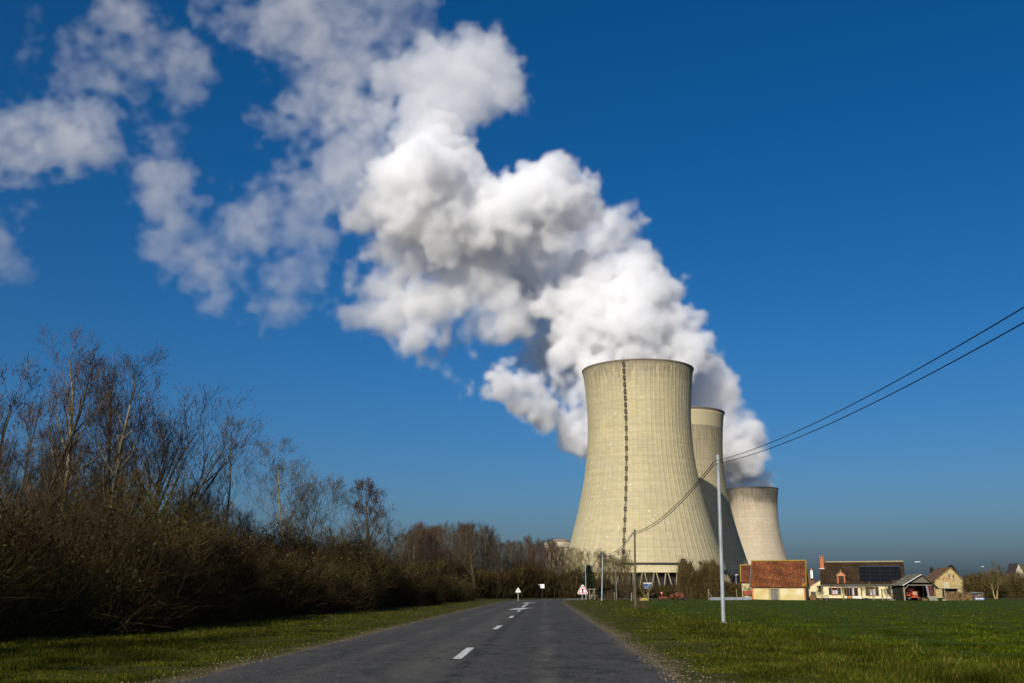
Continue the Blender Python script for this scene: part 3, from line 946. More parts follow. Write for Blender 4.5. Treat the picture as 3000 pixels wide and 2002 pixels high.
# far tower: low bank of steam passing behind the others and coming out on the left of the front tower
PE = puffs([(1725, 1128, 38), (1700, 1095, 42), (1730, 1098, 26), (1680, 1055, 46), (1650, 1010, 52), (1690, 1025, 36), (1718, 1032, 22), (1640, 960, 44), (1670, 990, 36), (1600, 1000, 54), (1560, 1020, 54), (1500, 1010, 56),
            (1440, 990, 58), (1380, 1000, 48), (1345, 1018, 34), (1320, 985, 38), (1350, 960, 46), (1290, 955, 36), (1260, 935, 38), (1300, 915, 42), (1230, 912, 42), (1190, 890, 42), (1170, 862, 32), (1220, 872, 38), (1150, 888, 36), (1120, 898, 26), (1095, 905, 18),
            (1330, 900, 48), (1350, 860, 42), (1290, 870, 44), (1750, 1114, 16)], 1690, 0.62, 1725, 0.9)
make_cloud('steam_plume', 'low ragged bank of steam from the farthest tower, passing behind the others', 'steam', PE, 0.10, 3.8, 37, edge=14.0, rough=0.85, noise_cell=56, tower=T3, wisp=0.35, rscale=0.86)

# older steam thinning out into clouds
CL = [
 ('wide pale cloud of old steam along the top edge of the sky', puffs([(700, 60, 110), (800, 100, 110), (600, 30, 80), (750, 180, 90), (820, 220, 80), (870, 60, 60), (900, 10, 60), (700, 10, 90), (780, -20, 100), (540, 20, 50), (690, 130, 70), (850, 160, 70), (640, 100, 60), (560, 90, 40), (880, 120, 50)], 1350, 0.0, 0, 0.42), 0.085, 0.6),
 ('hazy grey cloud hanging just left of the tall white plume', puffs([(700, 300, 60), (760, 340, 80), (680, 360, 44), (830, 340, 70), (740, 400, 56), (700, 400, 40), (800, 410, 50), (850, 280, 50), (660, 320, 36), (770, 270, 60), (700, 240, 40), (840, 430, 40)], 1370, 0.0, 0, 0.5), 0.085, 0.6),
 ('broad blue-grey cloud in the upper left corner of the sky', puffs([(290, 120, 70), (240, 130, 56), (340, 180, 66), (370, 220, 46), (320, 60, 54), (420, 120, 36), (290, 30, 44), (390, 170, 46), (210, 120, 36), (350, 100, 40), (440, 150, 24)], 1340, 0.0, 0, 0.42), 0.075, 0.65),
 ('bright flat-bottomed cloud cut by the left edge of the picture', puffs([(60, 300, 64), (130, 290, 56), (10, 310, 60), (190, 325, 40), (90, 260, 36), (165, 270, 30), (-40, 310, 60), (110, 330, 50), (215, 350, 24)], 1340, 0.0, 0, 0.6), 0.085, 0.5),
 ('small faint puff of cloud alone between the larger ones', puffs([(395, 335, 36), (410, 360, 30), (375, 320, 20)], 1340, 0.0, 0, 0.38), 0.075, 0.6),
 ('ragged hook-shaped cloud above the bare trees', puffs([(370, 440, 52), (345, 430, 36), (410, 490, 52), (390, 550, 36), (430, 595, 40), (480, 630, 34), (510, 690, 26), (515, 715, 20), (550, 530, 50), (620, 490, 52), (680, 510, 44), (720, 540, 26), (760, 550, 18), (590, 550, 40), (490, 560, 44), (660, 660, 48), (640, 690, 34), (700, 635, 22), (555, 640, 26), (450, 640, 26), (610, 670, 30)], 1370, 0.0, 0, 0.45), 0.08, 0.65),
 ('thin scrap of cloud at the left edge, low above the trees', puffs([(5, 580, 26), (0, 540, 20), (10, 610, 18)], 1340, 0.0, 0, 0.35), 0.07, 0.6),
 ('tiny wisp of cloud near the top left corner', puffs([(95, 55, 20), (105, 75, 16), (85, 95, 12)], 1340, 0.0, 0, 0.35), 0.07, 0.6),
]
for i, (lab, pf, dn, ws) in enumerate(CL):
    make_cloud('drifting_cloud', lab, 'cloud', pf, dn * 0.145, 3.6, 51 + i, edge=25.0, rough=1.1, noise_cell=64, wisp=0.95, kids=0.8, rscale=0.84, st=(1.2, 1.0, 1.1))
# ------------------------------------------------------------------ bare winter trees
def seg_mesh(name, S, sides=3, tint=None):
    """S rows: x0 y0 z0 x1 y1 z1 r0 r1"""
    S = np.asarray(S, float)
    P0, P1, R0, R1 = S[:, :3], S[:, 3:6], S[:, 6], S[:, 7]
    d = P1 - P0; L = np.linalg.norm(d, axis=1); L[L == 0] = 1e-6; d = d / L[:, None]
    u = np.where(np.abs(d[:, 2:3]) < 0.9, np.array([[0, 0, 1.0]]), np.array([[1.0, 0, 0]]))
    x = np.cross(d, u); x /= np.linalg.norm(x, axis=1)[:, None]; z = np.cross(x, d)
    N = len(S); V = np.empty((N, 2 * sides, 3))
    for k in range(sides):
        a = 2 * math.pi * k / sides
        o = x * math.cos(a) + z * math.sin(a)
        V[:, k] = P0 + o * R0[:, None]; V[:, sides + k] = P1 + o * R1[:, None]
    base = (np.arange(N) * 2 * sides)[:, None]
    if sides == 2:                      # slips for twigs far thinner than a pixel
        return tri_mesh(name, V.reshape(-1, 3), base + np.array([[0, 1, 3, 2]]))
    F = np.concatenate([base + np.array([[k, (k + 1) % sides, sides + (k + 1) % sides, sides + k]]) for k in range(sides)])
    return tri_mesh(name, V.reshape(-1, 3), F, None if tint is None else np.tile(tint, (sides, 1)))

def grow(seed, H, r0, limbs=11, limb_len=0.45, angle=38, up=0.25, first=0.3, stems=1, fan=0.25, lean=(0, 0), sub=(7, 6, 4), gnarl=0.12, twig=0.5, tip_r=0.0068):
    rnd = random.Random(seed)
    thick, thin, tips = [], [], []
    def rot_from(d, ang, az):
        d = d.normalized()
        u = Vector((0, 0, 1)) if abs(d.z) < 0.95 else Vector((1, 0, 0))
        x = d.cross(u).normalized(); z = x.cross(d).normalized()
        return (d * math.cos(ang) + (x * math.cos(az) + z * math.sin(az)) * math.sin(ang)).normalized()
    def branch(p, d, L, r, lvl, tr):
        nseg = (7, 5, 4, 3, 2)[lvl]
        pts = [(p.copy(), r)]
        for i in range(nseg):
            g = gnarl * (0.55, 0.8, 0.7, 0.6, 0.5)[lvl]
            d = (d + Vector((rnd.gauss(0, g), rnd.gauss(0, g), rnd.gauss(0, g) + up * (0.1, 0.22, 0.22, 0.2, 0.12)[lvl]))).normalized()
            p = p + d * (L / nseg)
            rr = max(tr, r * (1 - 0.82 * (i + 1) / nseg)) if lvl < 4 else tr * (1 - 0.6 * (i + 1) / nseg)
            pts.append((p.copy(), rr))
        for (a, ra), (b, rb) in zip(pts, pts[1:]):
            (thick if max(ra, rb) > 0.03 else thin).append((*a, *b, ra, rb))
        if lvl == 4:
            tips.append((*pts[-1][0], *d)); return
        cnt = limbs if lvl == 0 else sub[lvl - 1]
        f0 = first if lvl == 0 else 0.25
        az = rnd.uniform(0, 6.28)
        for k in range(cnt):
            t = f0 + (1 - f0) * (k + rnd.uniform(0, 0.9)) / cnt
            t = min(t, 0.99)
            q = t * nseg; i = int(q); ff = q - i
            pp = pts[i][0].lerp(pts[i + 1][0], ff); rr = pts[i][1] * (1 - ff) + pts[i + 1][1] * ff
            dd = (pts[i + 1][0] - pts[i][0]).normalized()
            az += 2.4 + rnd.uniform(-0.5, 0.5)
            an = math.radians(angle + rnd.uniform(-12, 14)) * (1.0 if lvl == 0 else 0.95)
            nd = rot_from(dd, an, az)
            if lvl == 0:
                l2 = H * limb_len * (1.12 - 0.75 * t) * rnd.uniform(0.75, 1.2)
            elif lvl < 3:
                l2 = L * 0.50 * (1.1 - 0.45 * t) * rnd.uniform(0.7, 1.25)
            else:
                l2 = twig * rnd.uniform(0.5, 1.2)
            r2 = max(tip_r, rr * (0.55 if lvl == 0 else 0.5))
            branch(pp, nd, l2, r2, lvl + 1, tip_r)
        tips.append((*pts[-1][0], *d))
    for s in range(stems):
        if stems == 1:
            d = Vector((lean[0], lean[1], 1)).normalized(); p = Vector((0, 0, -0.15)); HH = H; rr = r0
        else:
            a = 6.283 * s / stems + rnd.uniform(-0.4, 0.4)
            d = Vector((math.cos(a) * fan * rnd.uniform(0.5, 1.2) + lean[0], math.sin(a) * fan * rnd.uniform(0.5, 1.2) + lean[1], 1)).normalized()
            p = Vector((math.cos(a) * r0, math.sin(a) * r0, -0.15)); HH = H * rnd.uniform(0.75, 1.0); rr = r0 * rnd.uniform(0.6, 0.9)
        branch(p, d, HH, rr, 0, tip_r)
    return np.array(thick), np.array(thin), np.array(tips)

def bark(name, c1, c2, c3=None):
    return M(name, c1, c2, scale=3.0, rough=0.95, spec=0.1, bump=0.02, bscale=12.0, c3=c3, scale3=1.2)
BARK_PALE = bark('pale_bark', (0.14, 0.115, 0.07), (0.25, 0.21, 0.14), (0.13, 0.10, 0.03))
BARK_DARK = bark('dark_bark', (0.05, 0.042, 0.028), (0.10, 0.082, 0.05), (0.10, 0.08, 0.02))
BARK_YEL = bark('lichen_bark', (0.20, 0.16, 0.05), (0.30, 0.24, 0.09), (0.12, 0.10, 0.05))
TWIG_BROWN = M('brown_twigs', (0.062, 0.044, 0.024), (0.105, 0.076, 0.042), scale=0.8, rough=0.95, spec=0.1)
TWIG_RED = M('reddish_twigs', (0.085, 0.054, 0.036), (0.135, 0.085, 0.052), scale=0.8, rough=0.95, spec=0.1)
TWIG_OLIVE = M('olive_twigs', (0.10, 0.080, 0.030), (0.17, 0.135, 0.055), scale=0.8, rough=0.95, spec=0.1)
CATKIN = M('red_catkins', (0.052, 0.026, 0.017), (0.085, 0.044, 0.027), scale=2.0, rough=0.9)

def bud_mesh(tips, seed, share, size):
    r = np.random.default_rng(seed)
    t = tips[r.random(len(tips)) < share]
    N = len(t); P = t[:, :3] + r.normal(0, 0.02, (N, 3))
    a = r.normal(size=(N, 3)); a /= np.linalg.norm(a, axis=1)[:, None]
    b = np.cross(a, r.normal(size=(N, 3))); b /= np.linalg.norm(b, axis=1)[:, None]
    s = size * r.uniform(0.6, 1.4, (N, 1))
    dn = np.array([[0, 0, -1.0]]) * s
    V = np.stack([P, P + a * s * 0.45 + dn * 0.5, P + dn * 1.2, P + b * s * 0.45 + dn * 0.6], 1).reshape(-1, 3)
    k = np.arange(N) * 4
    F = np.concatenate([np.stack([k, k + 1, k + 2], 1), np.stack([k, k + 2, k + 3], 1), np.stack([k, k + 3, k + 1], 1)])
    return tri_mesh('catkins', V, F)

TREE_PROTO = {}
def tree(name, label, cat, loc, rz, params, bk, tw, buds=0.0, group=None, scale=1.0, bsize=0.07):
    key = (tuple(sorted((k, str(v)) for k, v in params.items())), bk.name, tw.name, buds)
    t = thing(name, label, cat, loc, rz, group)
    t.scale = (scale, scale, scale)
    if key not in TREE_PROTO:
        th, tn, tips = grow(**params)
        TREE_PROTO[key] = (seg_mesh('trunk', th, 6), seg_mesh('crown', tn, 2), bud_mesh(tips, params['seed'], buds, bsize) if buds else None)
    a, b, c = TREE_PROTO[key]
    o1 = link('trunk', a, bk, t)
    o2 = link('crown', b, tw, t)
    if c is not None:
        o3 = link('catkins', c, CATKIN, o2); o3['kind'] = 'stuff'
    return t
def zg(x, y):
    return float(ground_z(np.array([x]), np.array([y]))[0])
def put(px, Y):
    """ground point in photograph column px at depth Y"""
    u = (px - W0 / 2) / FPX
    x = u * (Y * CP - CAMZ * SP)
    return (x, Y, zg(x, Y))
def height_to(py, Y):
    return at(1500, py, Y).z

LG = 'bare trees behind the roadside thicket'
tree('bare_tree', 'bare tree with forked dark trunk and fine reddish twigs at the left edge', 'tree', put(48, 46), 0.3, dict(seed=3, H=height_to(1075, 46), r0=0.21, limbs=17, limb_len=0.33, angle=38, up=0.33, first=0.30, sub=(8, 6, 4)), BARK_DARK, TWIG_BROWN, 0.5, LG)
tree('bare_tree', 'tallest bare tree with pale upper trunk, thin open top', 'tree', put(160, 50), 1.2, dict(seed=8, H=height_to(990, 50), r0=0.2, limbs=14, limb_len=0.36, angle=31, up=0.4, first=0.42, sub=(7, 5, 3), lean=(0.06, 0)), BARK_PALE, TWIG_BROWN, 0.25, LG)
tree('bare_tree', 'bare tree with pale trunk leaning to the right', 'tree', put(186, 52), 0.0, dict(seed=15, H=height_to(1085, 52), r0=0.19, limbs=13, limb_len=0.34, angle=36, up=0.36, first=0.42, sub=(8, 6, 4), lean=(0.40, 0)), BARK_PALE, TWIG_BROWN, 0.5, LG)
tree('bare_tree', 'bare tree with red catkins in its top, left of the broad dark tree', 'tree', put(312, 55), 2.0, dict(seed=21, H=height_to(1125, 55), r0=0.18, limbs=16, limb_len=0.32, angle=38, up=0.33, first=0.34, sub=(8, 6, 4)), BARK_DARK, TWIG_BROWN, 0.5, LG)
tree('bare_tree', 'broad dark many-limbed tree fanning out into a dense dome', 'tree', put(455, 56), 0.5, dict(seed=30, H=6.4, r0=0.26, limbs=18, limb_len=1.15, angle=33, up=0.26, first=0.30, sub=(13, 8, 4), gnarl=0.11), BARK_DARK, TWIG_BROWN, 0.15, LG, scale=1.25)
tree('bare_tree', 'slim pale birch with sparse crown, alone against the sky', 'tree', put(664, 62), 0.9, dict(seed=36, H=height_to(1245, 62), r0=0.12, limbs=16, limb_len=0.28, angle=38, up=0.45, first=0.25, sub=(6, 5, 4), lean=(0.10, 0), tip_r=0.0065), BARK_PALE, TWIG_BROWN, 0.0, LG)
tree('bare_tree', 'spreading tree with pale lichen-yellow trunk rising from the thicket', 'tree', put(856, 72), 0.2, dict(seed=44, H=height_to(1330, 72), r0=0.16, limbs=16, limb_len=0.42, angle=44, up=0.3, first=0.28, stems=2, fan=0.16, sub=(9, 7, 5), tip_r=0.008), BARK_YEL, TWIG_OLIVE, 0.15, LG)
tree('bare_tree', 'neat oval tree with fine reddish crown beyond the thicket', 'tree', put(1076, 98), 0.7, dict(seed=52, H=height_to(1440, 98), r0=0.2, limbs=18, limb_len=0.38, angle=42, up=0.3, first=0.22, sub=(9, 7, 5), tip_r=0.010), BARK_DARK, TWIG_BROWN, 0.5, LG, bsize=0.1)
# slighter trees filling in behind
rnd = random.Random(77)
fill = [(0, 60, 1200), (110, 60, 1300), (235, 64, 1300), (400, 68, 1380), (560, 66, 1420), (610, 74, 1480), (740, 80, 1520), (790, 84, 1530), (930, 88, 1530), (985, 92, 1550), (1010, 100, 1560), (1130, 104, 1575),
        (20, 40, 1340), (90, 42, 1370), (220, 44, 1390), (300, 47, 1410), (380, 49, 1420), (540, 54, 1450), (600, 58, 1490), (700, 64, 1520), (-60, 42, 1080), (-130, 40, 1150), (60, 52, 1330), (130, 56, 1340), (200, 58, 1340), (270, 60, 1350), (340, 61, 1370), (500, 63, 1420), (575, 64, 1450), (640, 70, 1490), (820, 82, 1530), (880, 84, 1530), (1050, 104, 1570), (1100, 110, 1550),
        (10, 34, 1440), (70, 35, 1450), (140, 36, 1460), (210, 38, 1480), (280, 40, 1490), (350, 42, 1500), (430, 45, 1510), (510, 48, 1530), (620, 56, 1500), (690, 62, 1520), (780, 68, 1540), (860, 74, 1560), (940, 82, 1570), (1000, 88, 1580), (1080, 98, 1590)]
for i, (px, Y, py) in enumerate(fill):
    s_ = i % 5
    lb_ = ('low bare sapling rising out of the front of the thicket' if Y < 50 else 'slight grey-brown bare tree in the gaps between the tall left trees' if px < 600 else 'slight bare tree behind the thicket near the yellow-trunked tree')
    tree('bare_tree', lb_, 'tree', put(px, Y), rnd.uniform(0, 6.28),
         dict(seed=100 + s_, H=9.0, r0=0.10, limbs=13, limb_len=0.36, angle=34, up=0.4, first=0.16, sub=(6, 5, 4), stems=1 + (s_ % 3), fan=0.2, tip_r=0.0075), BARK_DARK if s_ != 2 else BARK_PALE, TWIG_BROWN, 0.3 if s_ in (0, 3) else 0.0, 'saplings in the thicket front' if Y < 50 else 'slight trees between the tall ones' if px < 600 else 'slight trees near the yellow trunk', scale=height_to(py, Y) / 9.0)

for k_, (x_, y_, h_) in enumerate(((-17.5, 14, 12.0), (-15.8, 8, 11.0), (-18.0, 2, 13.0), (-16.0, -4, 11.5), (-18.5, -10, 12.5), (-16.5, -16, 11.0))):
    tree('bare_tree', 'bare tree of the roadside row, standing outside the picture on the left', 'tree', (x_, y_, zg(x_, y_)), k_ * 1.3,
         dict(seed=100 + k_ % 5, H=9.0, r0=0.10, limbs=13, limb_len=0.36, angle=34, up=0.4, first=0.16, sub=(6, 5, 4), stems=1 + (k_ % 5 % 3), fan=0.2, tip_r=0.0075), BARK_DARK if k_ % 5 != 2 else BARK_PALE, TWIG_BROWN, 0.3 if k_ % 5 in (0, 3) else 0.0, 'trees beside the camera', scale=h_ / 9.0)
# the far wood
far = []
rnd = random.Random(5)
def far_tree(px, Y, py, kind, label, group, bk, tw, buds):
    H0_ = 12.0
    tree('poplar', label, 'tree', put(px, Y), rnd.uniform(0, 6.28), dict(seed=200 + kind, H=H0_, r0=0.12, limbs=16, limb_len=0.33 + 0.04 * (kind % 3), angle=34 + 6 * (kind % 2), up=0.38, first=0.25, sub=(6, 5, 4), twig=0.6, tip_r=0.009), bk, tw, buds, group, scale=height_to(py, Y) / H0_, bsize=0.16)
x = 1165
while x < 1668:
    for row in range(2):
        Y = 150 + (x - 1165) * 0.13 + row * 28 + rnd.uniform(-6, 6)
        top = np.interp(x, [1165, 1230, 1300, 1380, 1450, 1500, 1560, 1620, 1668], [1575, 1562, 1560, 1556, 1580, 1605, 1600, 1605, 1625]) + rnd.uniform(-10, 14) + row * -6
        k = rnd.randrange(4)
        red = (1215 < x < 1300 or 1540 < x < 1610) and row == 0
        if red:
            far_tree(x + rnd.uniform(-5, 5), Y, top, k, ('rust-topped bare poplar just past the end of the roadside thicket' if x < 1400 else 'rust-topped bare poplar just left of the reactor building'), ('rust-topped poplars by the thicket' if x < 1400 else 'rust-topped poplars by the reactor'), BARK_PALE, TWIG_RED, 0.35)
        else:
            far_tree(x + rnd.uniform(-5, 5), Y, top, k, ('bare grey-brown poplar in the distant wood left of the round-headed tree' if x < 1392 else 'bare grey-brown poplar between the round-headed tree and the reactor building'), ('grey poplars left' if x < 1392 else 'grey poplars right'), BARK_PALE, TWIG_BROWN, 0.0)
    x += rnd.uniform(9, 13)
tree('bare_tree', 'round-headed dark tree standing above the distant wood', 'tree', put(1392, 150), 0.4, dict(seed=61, H=height_to(1553, 150), r0=0.2, limbs=16, limb_len=0.42, angle=40, up=0.3, first=0.3, twig=0.6, tip_r=0.009), BARK_DARK, TWIG_BROWN, 0.0)
x = 1655
while x < 1850:
    Y = 210 + rnd.uniform(-12, 30)
    top = np.interp(x, [1655, 1690, 1760, 1800, 1850], [1620, 1618, 1620, 1632, 1660]) + rnd.uniform(-6, 12)
    far_tree(x, Y, top, rnd.randrange(4), 'bare sunlit olive-brown tree in front of the cooling tower foot', 'trees before the tower', BARK_YEL, TWIG_OLIVE, 0.0)
    x += rnd.uniform(7, 12)
tree('bare_tree', 'fan-shaped bare tree before the ladder of the front tower', 'tree', put(1817, 205), 0.4, dict(seed=66, H=height_to(1612, 205), r0=0.2, limbs=15, limb_len=0.45, angle=36, up=0.35, first=0.25, twig=0.6, tip_r=0.01, stems=2, fan=0.2), BARK_YEL, TWIG_OLIVE, 0.3, bsize=0.15)

# ------------------------------------------------------------------ thicket: uncountable twigs and bramble leaves
def thicket(name, label, cat, n, box, seed, hfun, mat, wid=0.011, length=(0.4, 1.3), ny_leaf=0, leafmat=None, base=0.0, tintr=((0.75, 0.7, 0.6), (1.25, 1.15, 1.0)), power=0.8, upw=1.0, lw=0.05):
    """box: function(rng, n) -> X, Y; hfun: height of the mass at X, Y"""
    r = np.random.default_rng(seed)
    X, Y = box(r, n)
    Hh = hfun(X, Y)
    n = len(X)
    Z = base + Hh * r.random(n) ** power
    d = r.normal(size=(n, 3)) * np.array([1, 1, 0.8]) + np.array([0, 0, upw]); d /= np.linalg.norm(d, axis=1)[:, None]
    L = r.uniform(*length, n)[:, None]
    P0 = np.column_stack([X, Y, np.maximum(Z - 0.3 * L[:, 0], base - 0.1)]); 
    mid = P0 + d * L * 0.5 + r.normal(0, 0.07, (n, 3)); P1 = P0 + d * L + r.normal(0, 0.12, (n, 3))
    w = wid * (1 + Y.clip(0) / 70.0)
    # flat three-cornered slips: cheap, and thinner than a pixel anyway
    side = np.cross(d, r.normal(size=(n, 3))); side /= np.linalg.norm(side, axis=1)[:, None]
    V = np.stack([P0 - side * w[:, None], P0 + side * w[:, None], mid + side * w[:, None] * 0.7, mid - side * w[:, None] * 0.7, P1], 1).reshape(-1, 3)
    k = np.arange(n) * 5
    F = np.concatenate([np.stack([k, k + 1, k + 2], 1), np.stack([k, k + 2, k + 3], 1), np.stack([k + 3, k + 2, k + 4], 1)])
    t = np.array(tintr[0]) + (np.array(tintr[1]) - np.array(tintr[0])) * r.random((n, 1))
    me = tri_mesh(name, V, F, np.tile(t, (3, 1)))
    o = link(name, me, mat)
    tag(o, label, cat, kind='stuff')
    if ny_leaf:
        X, Y = box(r, ny_leaf); n2 = len(X); Hh = hfun(X, Y)
        Z = base + Hh * r.random(n2) ** power
        P = np.column_stack([X, Y, Z])
        a = r.normal(size=(n2, 3)); a /= np.linalg.norm(a, axis=1)[:, None]
        b = np.cross(a, r.normal(size=(n2, 3))); b /= np.linalg.norm(b, axis=1)[:, None]
        s = (lw * (1 + Y.clip(0) / 90.0) * r.uniform(0.6, 1.4, n2))[:, None]
        V = np.stack([P - a * s, P + b * s * 0.6, P + a * s, P - b * s * 0.6], 1).reshape(-1, 3)
        k = np.arange(n2) * 4
        F = np.stack([k, k + 1, k + 2, k + 3], 1)
        tt = np.array([0.7, 0.7, 0.7]) + 0.7 * r.random((n2, 1)) * np.array([1, 0.9, 0.7])
        o2 = link('bramble_leaf', tri_mesh('bramble_leaf', V, F, tt), leafmat, o)
        o2['kind'] = 'stuff'
    return o
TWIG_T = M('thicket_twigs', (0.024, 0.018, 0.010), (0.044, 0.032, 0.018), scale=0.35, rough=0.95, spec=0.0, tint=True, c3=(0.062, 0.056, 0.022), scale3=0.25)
LEAF_T = M('bramble_leaves', (0.028, 0.032, 0.008), (0.060, 0.046, 0.016), scale=0.4, rough=0.8, spec=0.15, tint=True)
def hedge_front(Y):
    return -13.6 + 0.062 * Y + 0.7 * np.sin(Y * 0.23) + 0.5 * np.sin(Y * 0.61 + 1)
def hbox(r, n):
    Y = np.where(r.random(n) < 0.62, 2 + 95 * r.random(n) ** 1.15, r.uniform(-36, 140, n))
    dep = r.random(n) ** 1.3 * 9.0
    return hedge_front(Y) - dep, Y
def hh(X, Y):
    dep = hedge_front(Y) - X
    h = 3.2 + 0.8 * np.sin(Y * 0.19 + 0.4) + 0.7 * np.sin(Y * 0.47 + X * 0.3) + 0.7 * np.sin(Y * 1.13 + X * 0.8) + 0.5 * np.sin(Y * 2.3 - X * 1.7)
    h = h - 0.9 * sstep(95, 125, Y)
    return np.clip(h * (0.80 + 0.20 * sstep(0, 1.5, dep)) + 0.7 * sstep(3, 8, dep), 0.5, 9)
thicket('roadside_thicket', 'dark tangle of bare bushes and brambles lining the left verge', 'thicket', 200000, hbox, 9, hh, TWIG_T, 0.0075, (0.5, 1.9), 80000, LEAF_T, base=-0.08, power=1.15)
def fbox(r, n):
    px = r.uniform(1090, 1700, n); Y = 135 + (px - 1090).clip(0) * 0.085 + r.random(n) * 34
    X = (px - 1500) / FPX * Y * CP
    ok = road_dist(X, Y) < -6.0
    return X[ok], Y[ok]
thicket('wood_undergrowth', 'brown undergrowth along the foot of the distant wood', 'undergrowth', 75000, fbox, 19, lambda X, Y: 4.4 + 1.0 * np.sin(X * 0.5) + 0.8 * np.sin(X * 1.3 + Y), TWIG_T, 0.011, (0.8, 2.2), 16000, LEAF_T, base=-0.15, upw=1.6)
# behind the farmyard on the right and in front of the tower's foot
def mbox(x0, x1, Y0, Y1):
    def f(r, n):
        px = r.uniform(x0, x1, n); Y = r.uniform(Y0, Y1, n)
        return (px - 1500) / FPX * Y * CP, Y
    return f
TWIG_Y = M('yellowish_scrub_twigs', (0.062, 0.047, 0.020), (0.105, 0.082, 0.036), scale=0.5, rough=0.95, spec=0.05, tint=True)  # yellow-brown twigs, paler than those of the roadside thicket
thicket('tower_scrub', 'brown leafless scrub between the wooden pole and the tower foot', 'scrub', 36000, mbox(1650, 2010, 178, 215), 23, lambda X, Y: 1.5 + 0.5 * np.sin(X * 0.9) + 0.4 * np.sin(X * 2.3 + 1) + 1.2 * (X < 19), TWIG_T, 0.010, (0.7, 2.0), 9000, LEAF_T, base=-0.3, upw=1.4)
thicket('yard_scrub', 'tall pale-stemmed thicket standing between the scrub and the fence', 'thicket', 22000, mbox(1992, 2112, 158, 168), 29, lambda X, Y: 3.9 + 1.2 * np.sin(X * 1.4 + 1) + 0.9 * np.sin(X * 3.3 + Y) + 0.5 * np.sin(X * 7.0), TWIG_Y, 0.008, (0.6, 1.9), 6000, LEAF_T, base=-0.3, upw=2.2, power=0.7)
thicket('garden_scrub', 'dense olive-brown bushes behind the woodpile', 'bushes', 36000, mbox(2828, 3040, 170, 184), 31, lambda X, Y: 2.3 + 1.3 * np.abs(np.sin(X * 0.55 + Y * 0.4)) + 0.7 * np.sin(X * 2.1 + 1) + 0.4 * np.sin(X * 5.0 + Y), TWIG_Y, 0.008, (0.4, 1.3), 14000, LEAF_T, base=-0.3, upw=1.2)
# garden trees
tree('garden_tree', 'small yellow-lichened tree with forked trunk behind the woodpile', 'tree', put(2917, 163), 0.4, dict(seed=71, H=4.9, r0=0.19, limbs=13, limb_len=0.55, angle=42, up=0.2, first=0.28, stems=2, fan=0.22, twig=0.4, tip_r=0.008), BARK_YEL, TWIG_OLIVE, 0.0)
tree('bare_tree', 'crooked pale-branched shrub tree around the blue sign', 'tree', put(1893, 172), 0.2, dict(seed=81, H=4.6, r0=0.10, limbs=10, limb_len=0.6, angle=52, up=0.15, first=0.12, stems=4, fan=0.6, twig=0.4, tip_r=0.007, sub=(5, 4, 3)), BARK_YEL, TWIG_OLIVE, 0.0)
tree('bare_tree', 'low spreading bare shrub beside the wooden pole', 'tree', put(1835, 165), 1.9, dict(seed=82, H=3.4, r0=0.09, limbs=10, limb_len=0.6, angle=50, up=0.15, first=0.12, stems=4, fan=0.6, twig=0.4, tip_r=0.007, sub=(5, 4, 3)), BARK_DARK, TWIG_BROWN, 0.0)
tree('bare_tree', 'dark upright bare tree just left of the tall metal pole', 'tree', put(2076, 160), 0.2, dict(seed=83, H=5.9, r0=0.12, limbs=14, limb_len=0.36, angle=34, up=0.4, first=0.2, stems=3, fan=0.22, twig=0.5, tip_r=0.009), BARK_DARK, TWIG_OLIVE, 0.0)
for k_, (px, H_, nm) in enumerate(((2473, 2.6, 'bare climbing shrub against the farmhouse porch post'), (2543, 2.8, 'bare shrub before the middle farmhouse window'), (2405, 2.2, 'thin bare shrub at the left corner of the farmhouse'), (2600, 2.0, 'little bare bush under the right farmhouse window'), (2197, 2.6, 'yellow-green bush against the small outbuilding'))):
    tree('garden_shrub', nm, 'shrub', put(px, 155.5 if k_ < 4 else 166), k_ * 1.1, dict(seed=90 + k_, H=H_, r0=0.05, limbs=9, limb_len=0.4, angle=32, up=0.3, first=0.15, stems=3, fan=0.3, twig=0.3, tip_r=0.006, sub=(5, 4, 2)), BARK_YEL, TWIG_OLIVE, 0.0)

# evergreens: needle clumps
NEEDLE = M('evergreen_needles', (0.012, 0.020, 0.010), (0.03, 0.042, 0.016), scale=0.9, rough=0.8, spec=0.15, tint=True)
def evergreen(label, loc, H, rad, seed, shape='cone', n=5200):
    r = np.random.default_rng(seed)
    t = thing('evergreen_tree', label, 'tree', loc)
    MB().tube([(0, 0, -0.2), (0, 0, H * 0.5), (0, 0, H * 0.92)], [0.16, 0.1, 0.03], 7).build('trunk', BARK_DARK, t)
    k = r.random(n)
    z = H * (0.12 + 0.88 * k)
    rr = rad * ((1.06 - k) ** 0.8 if shape == 'cone' else np.sqrt(np.clip(1 - (2 * k - 0.95) ** 2, 0.04, 1)))
    lump = 0.8 + 0.35 * np.sin(5 * r.random(n) + z * 2.2)
    a = r.uniform(0, 6.283, n); q = rr * np.sqrt(r.random(n)) * lump
    P = np.column_stack([q * np.cos(a), q * np.sin(a), z])
    d = np.column_stack([np.cos(a), np.sin(a), r.normal(0.1, 0.5, n)]) + r.normal(0, 0.5, (n, 3)); d /= np.linalg.norm(d, axis=1)[:, None]
    s = np.cross(d, r.normal(size=(n, 3))); s /= np.linalg.norm(s, axis=1)[:, None]
    L = r.uniform(0.25, 0.5, (n, 1)); w = 0.07
    V = np.stack([P - s * w, P + s * w, P + d * L], 1).reshape(-1, 3)
    F = np.arange(n * 3).reshape(-1, 3)
    link('crown', tri_mesh('crown', V, F, 0.7 + 0.7 * r.random((n, 1)) * np.ones((1, 3))), NEEDLE, t)
    return t
evergreen('dark round evergreen behind the short metal posts by the road', put(1726, 172), height_to(1657, 172), 1.5, 5, 'cone', 3600)
evergreen('ragged dark evergreen behind the right slope of the stone gable', put(2795, 215), height_to(1657, 215), 2.6, 6, 'cone', 3500)
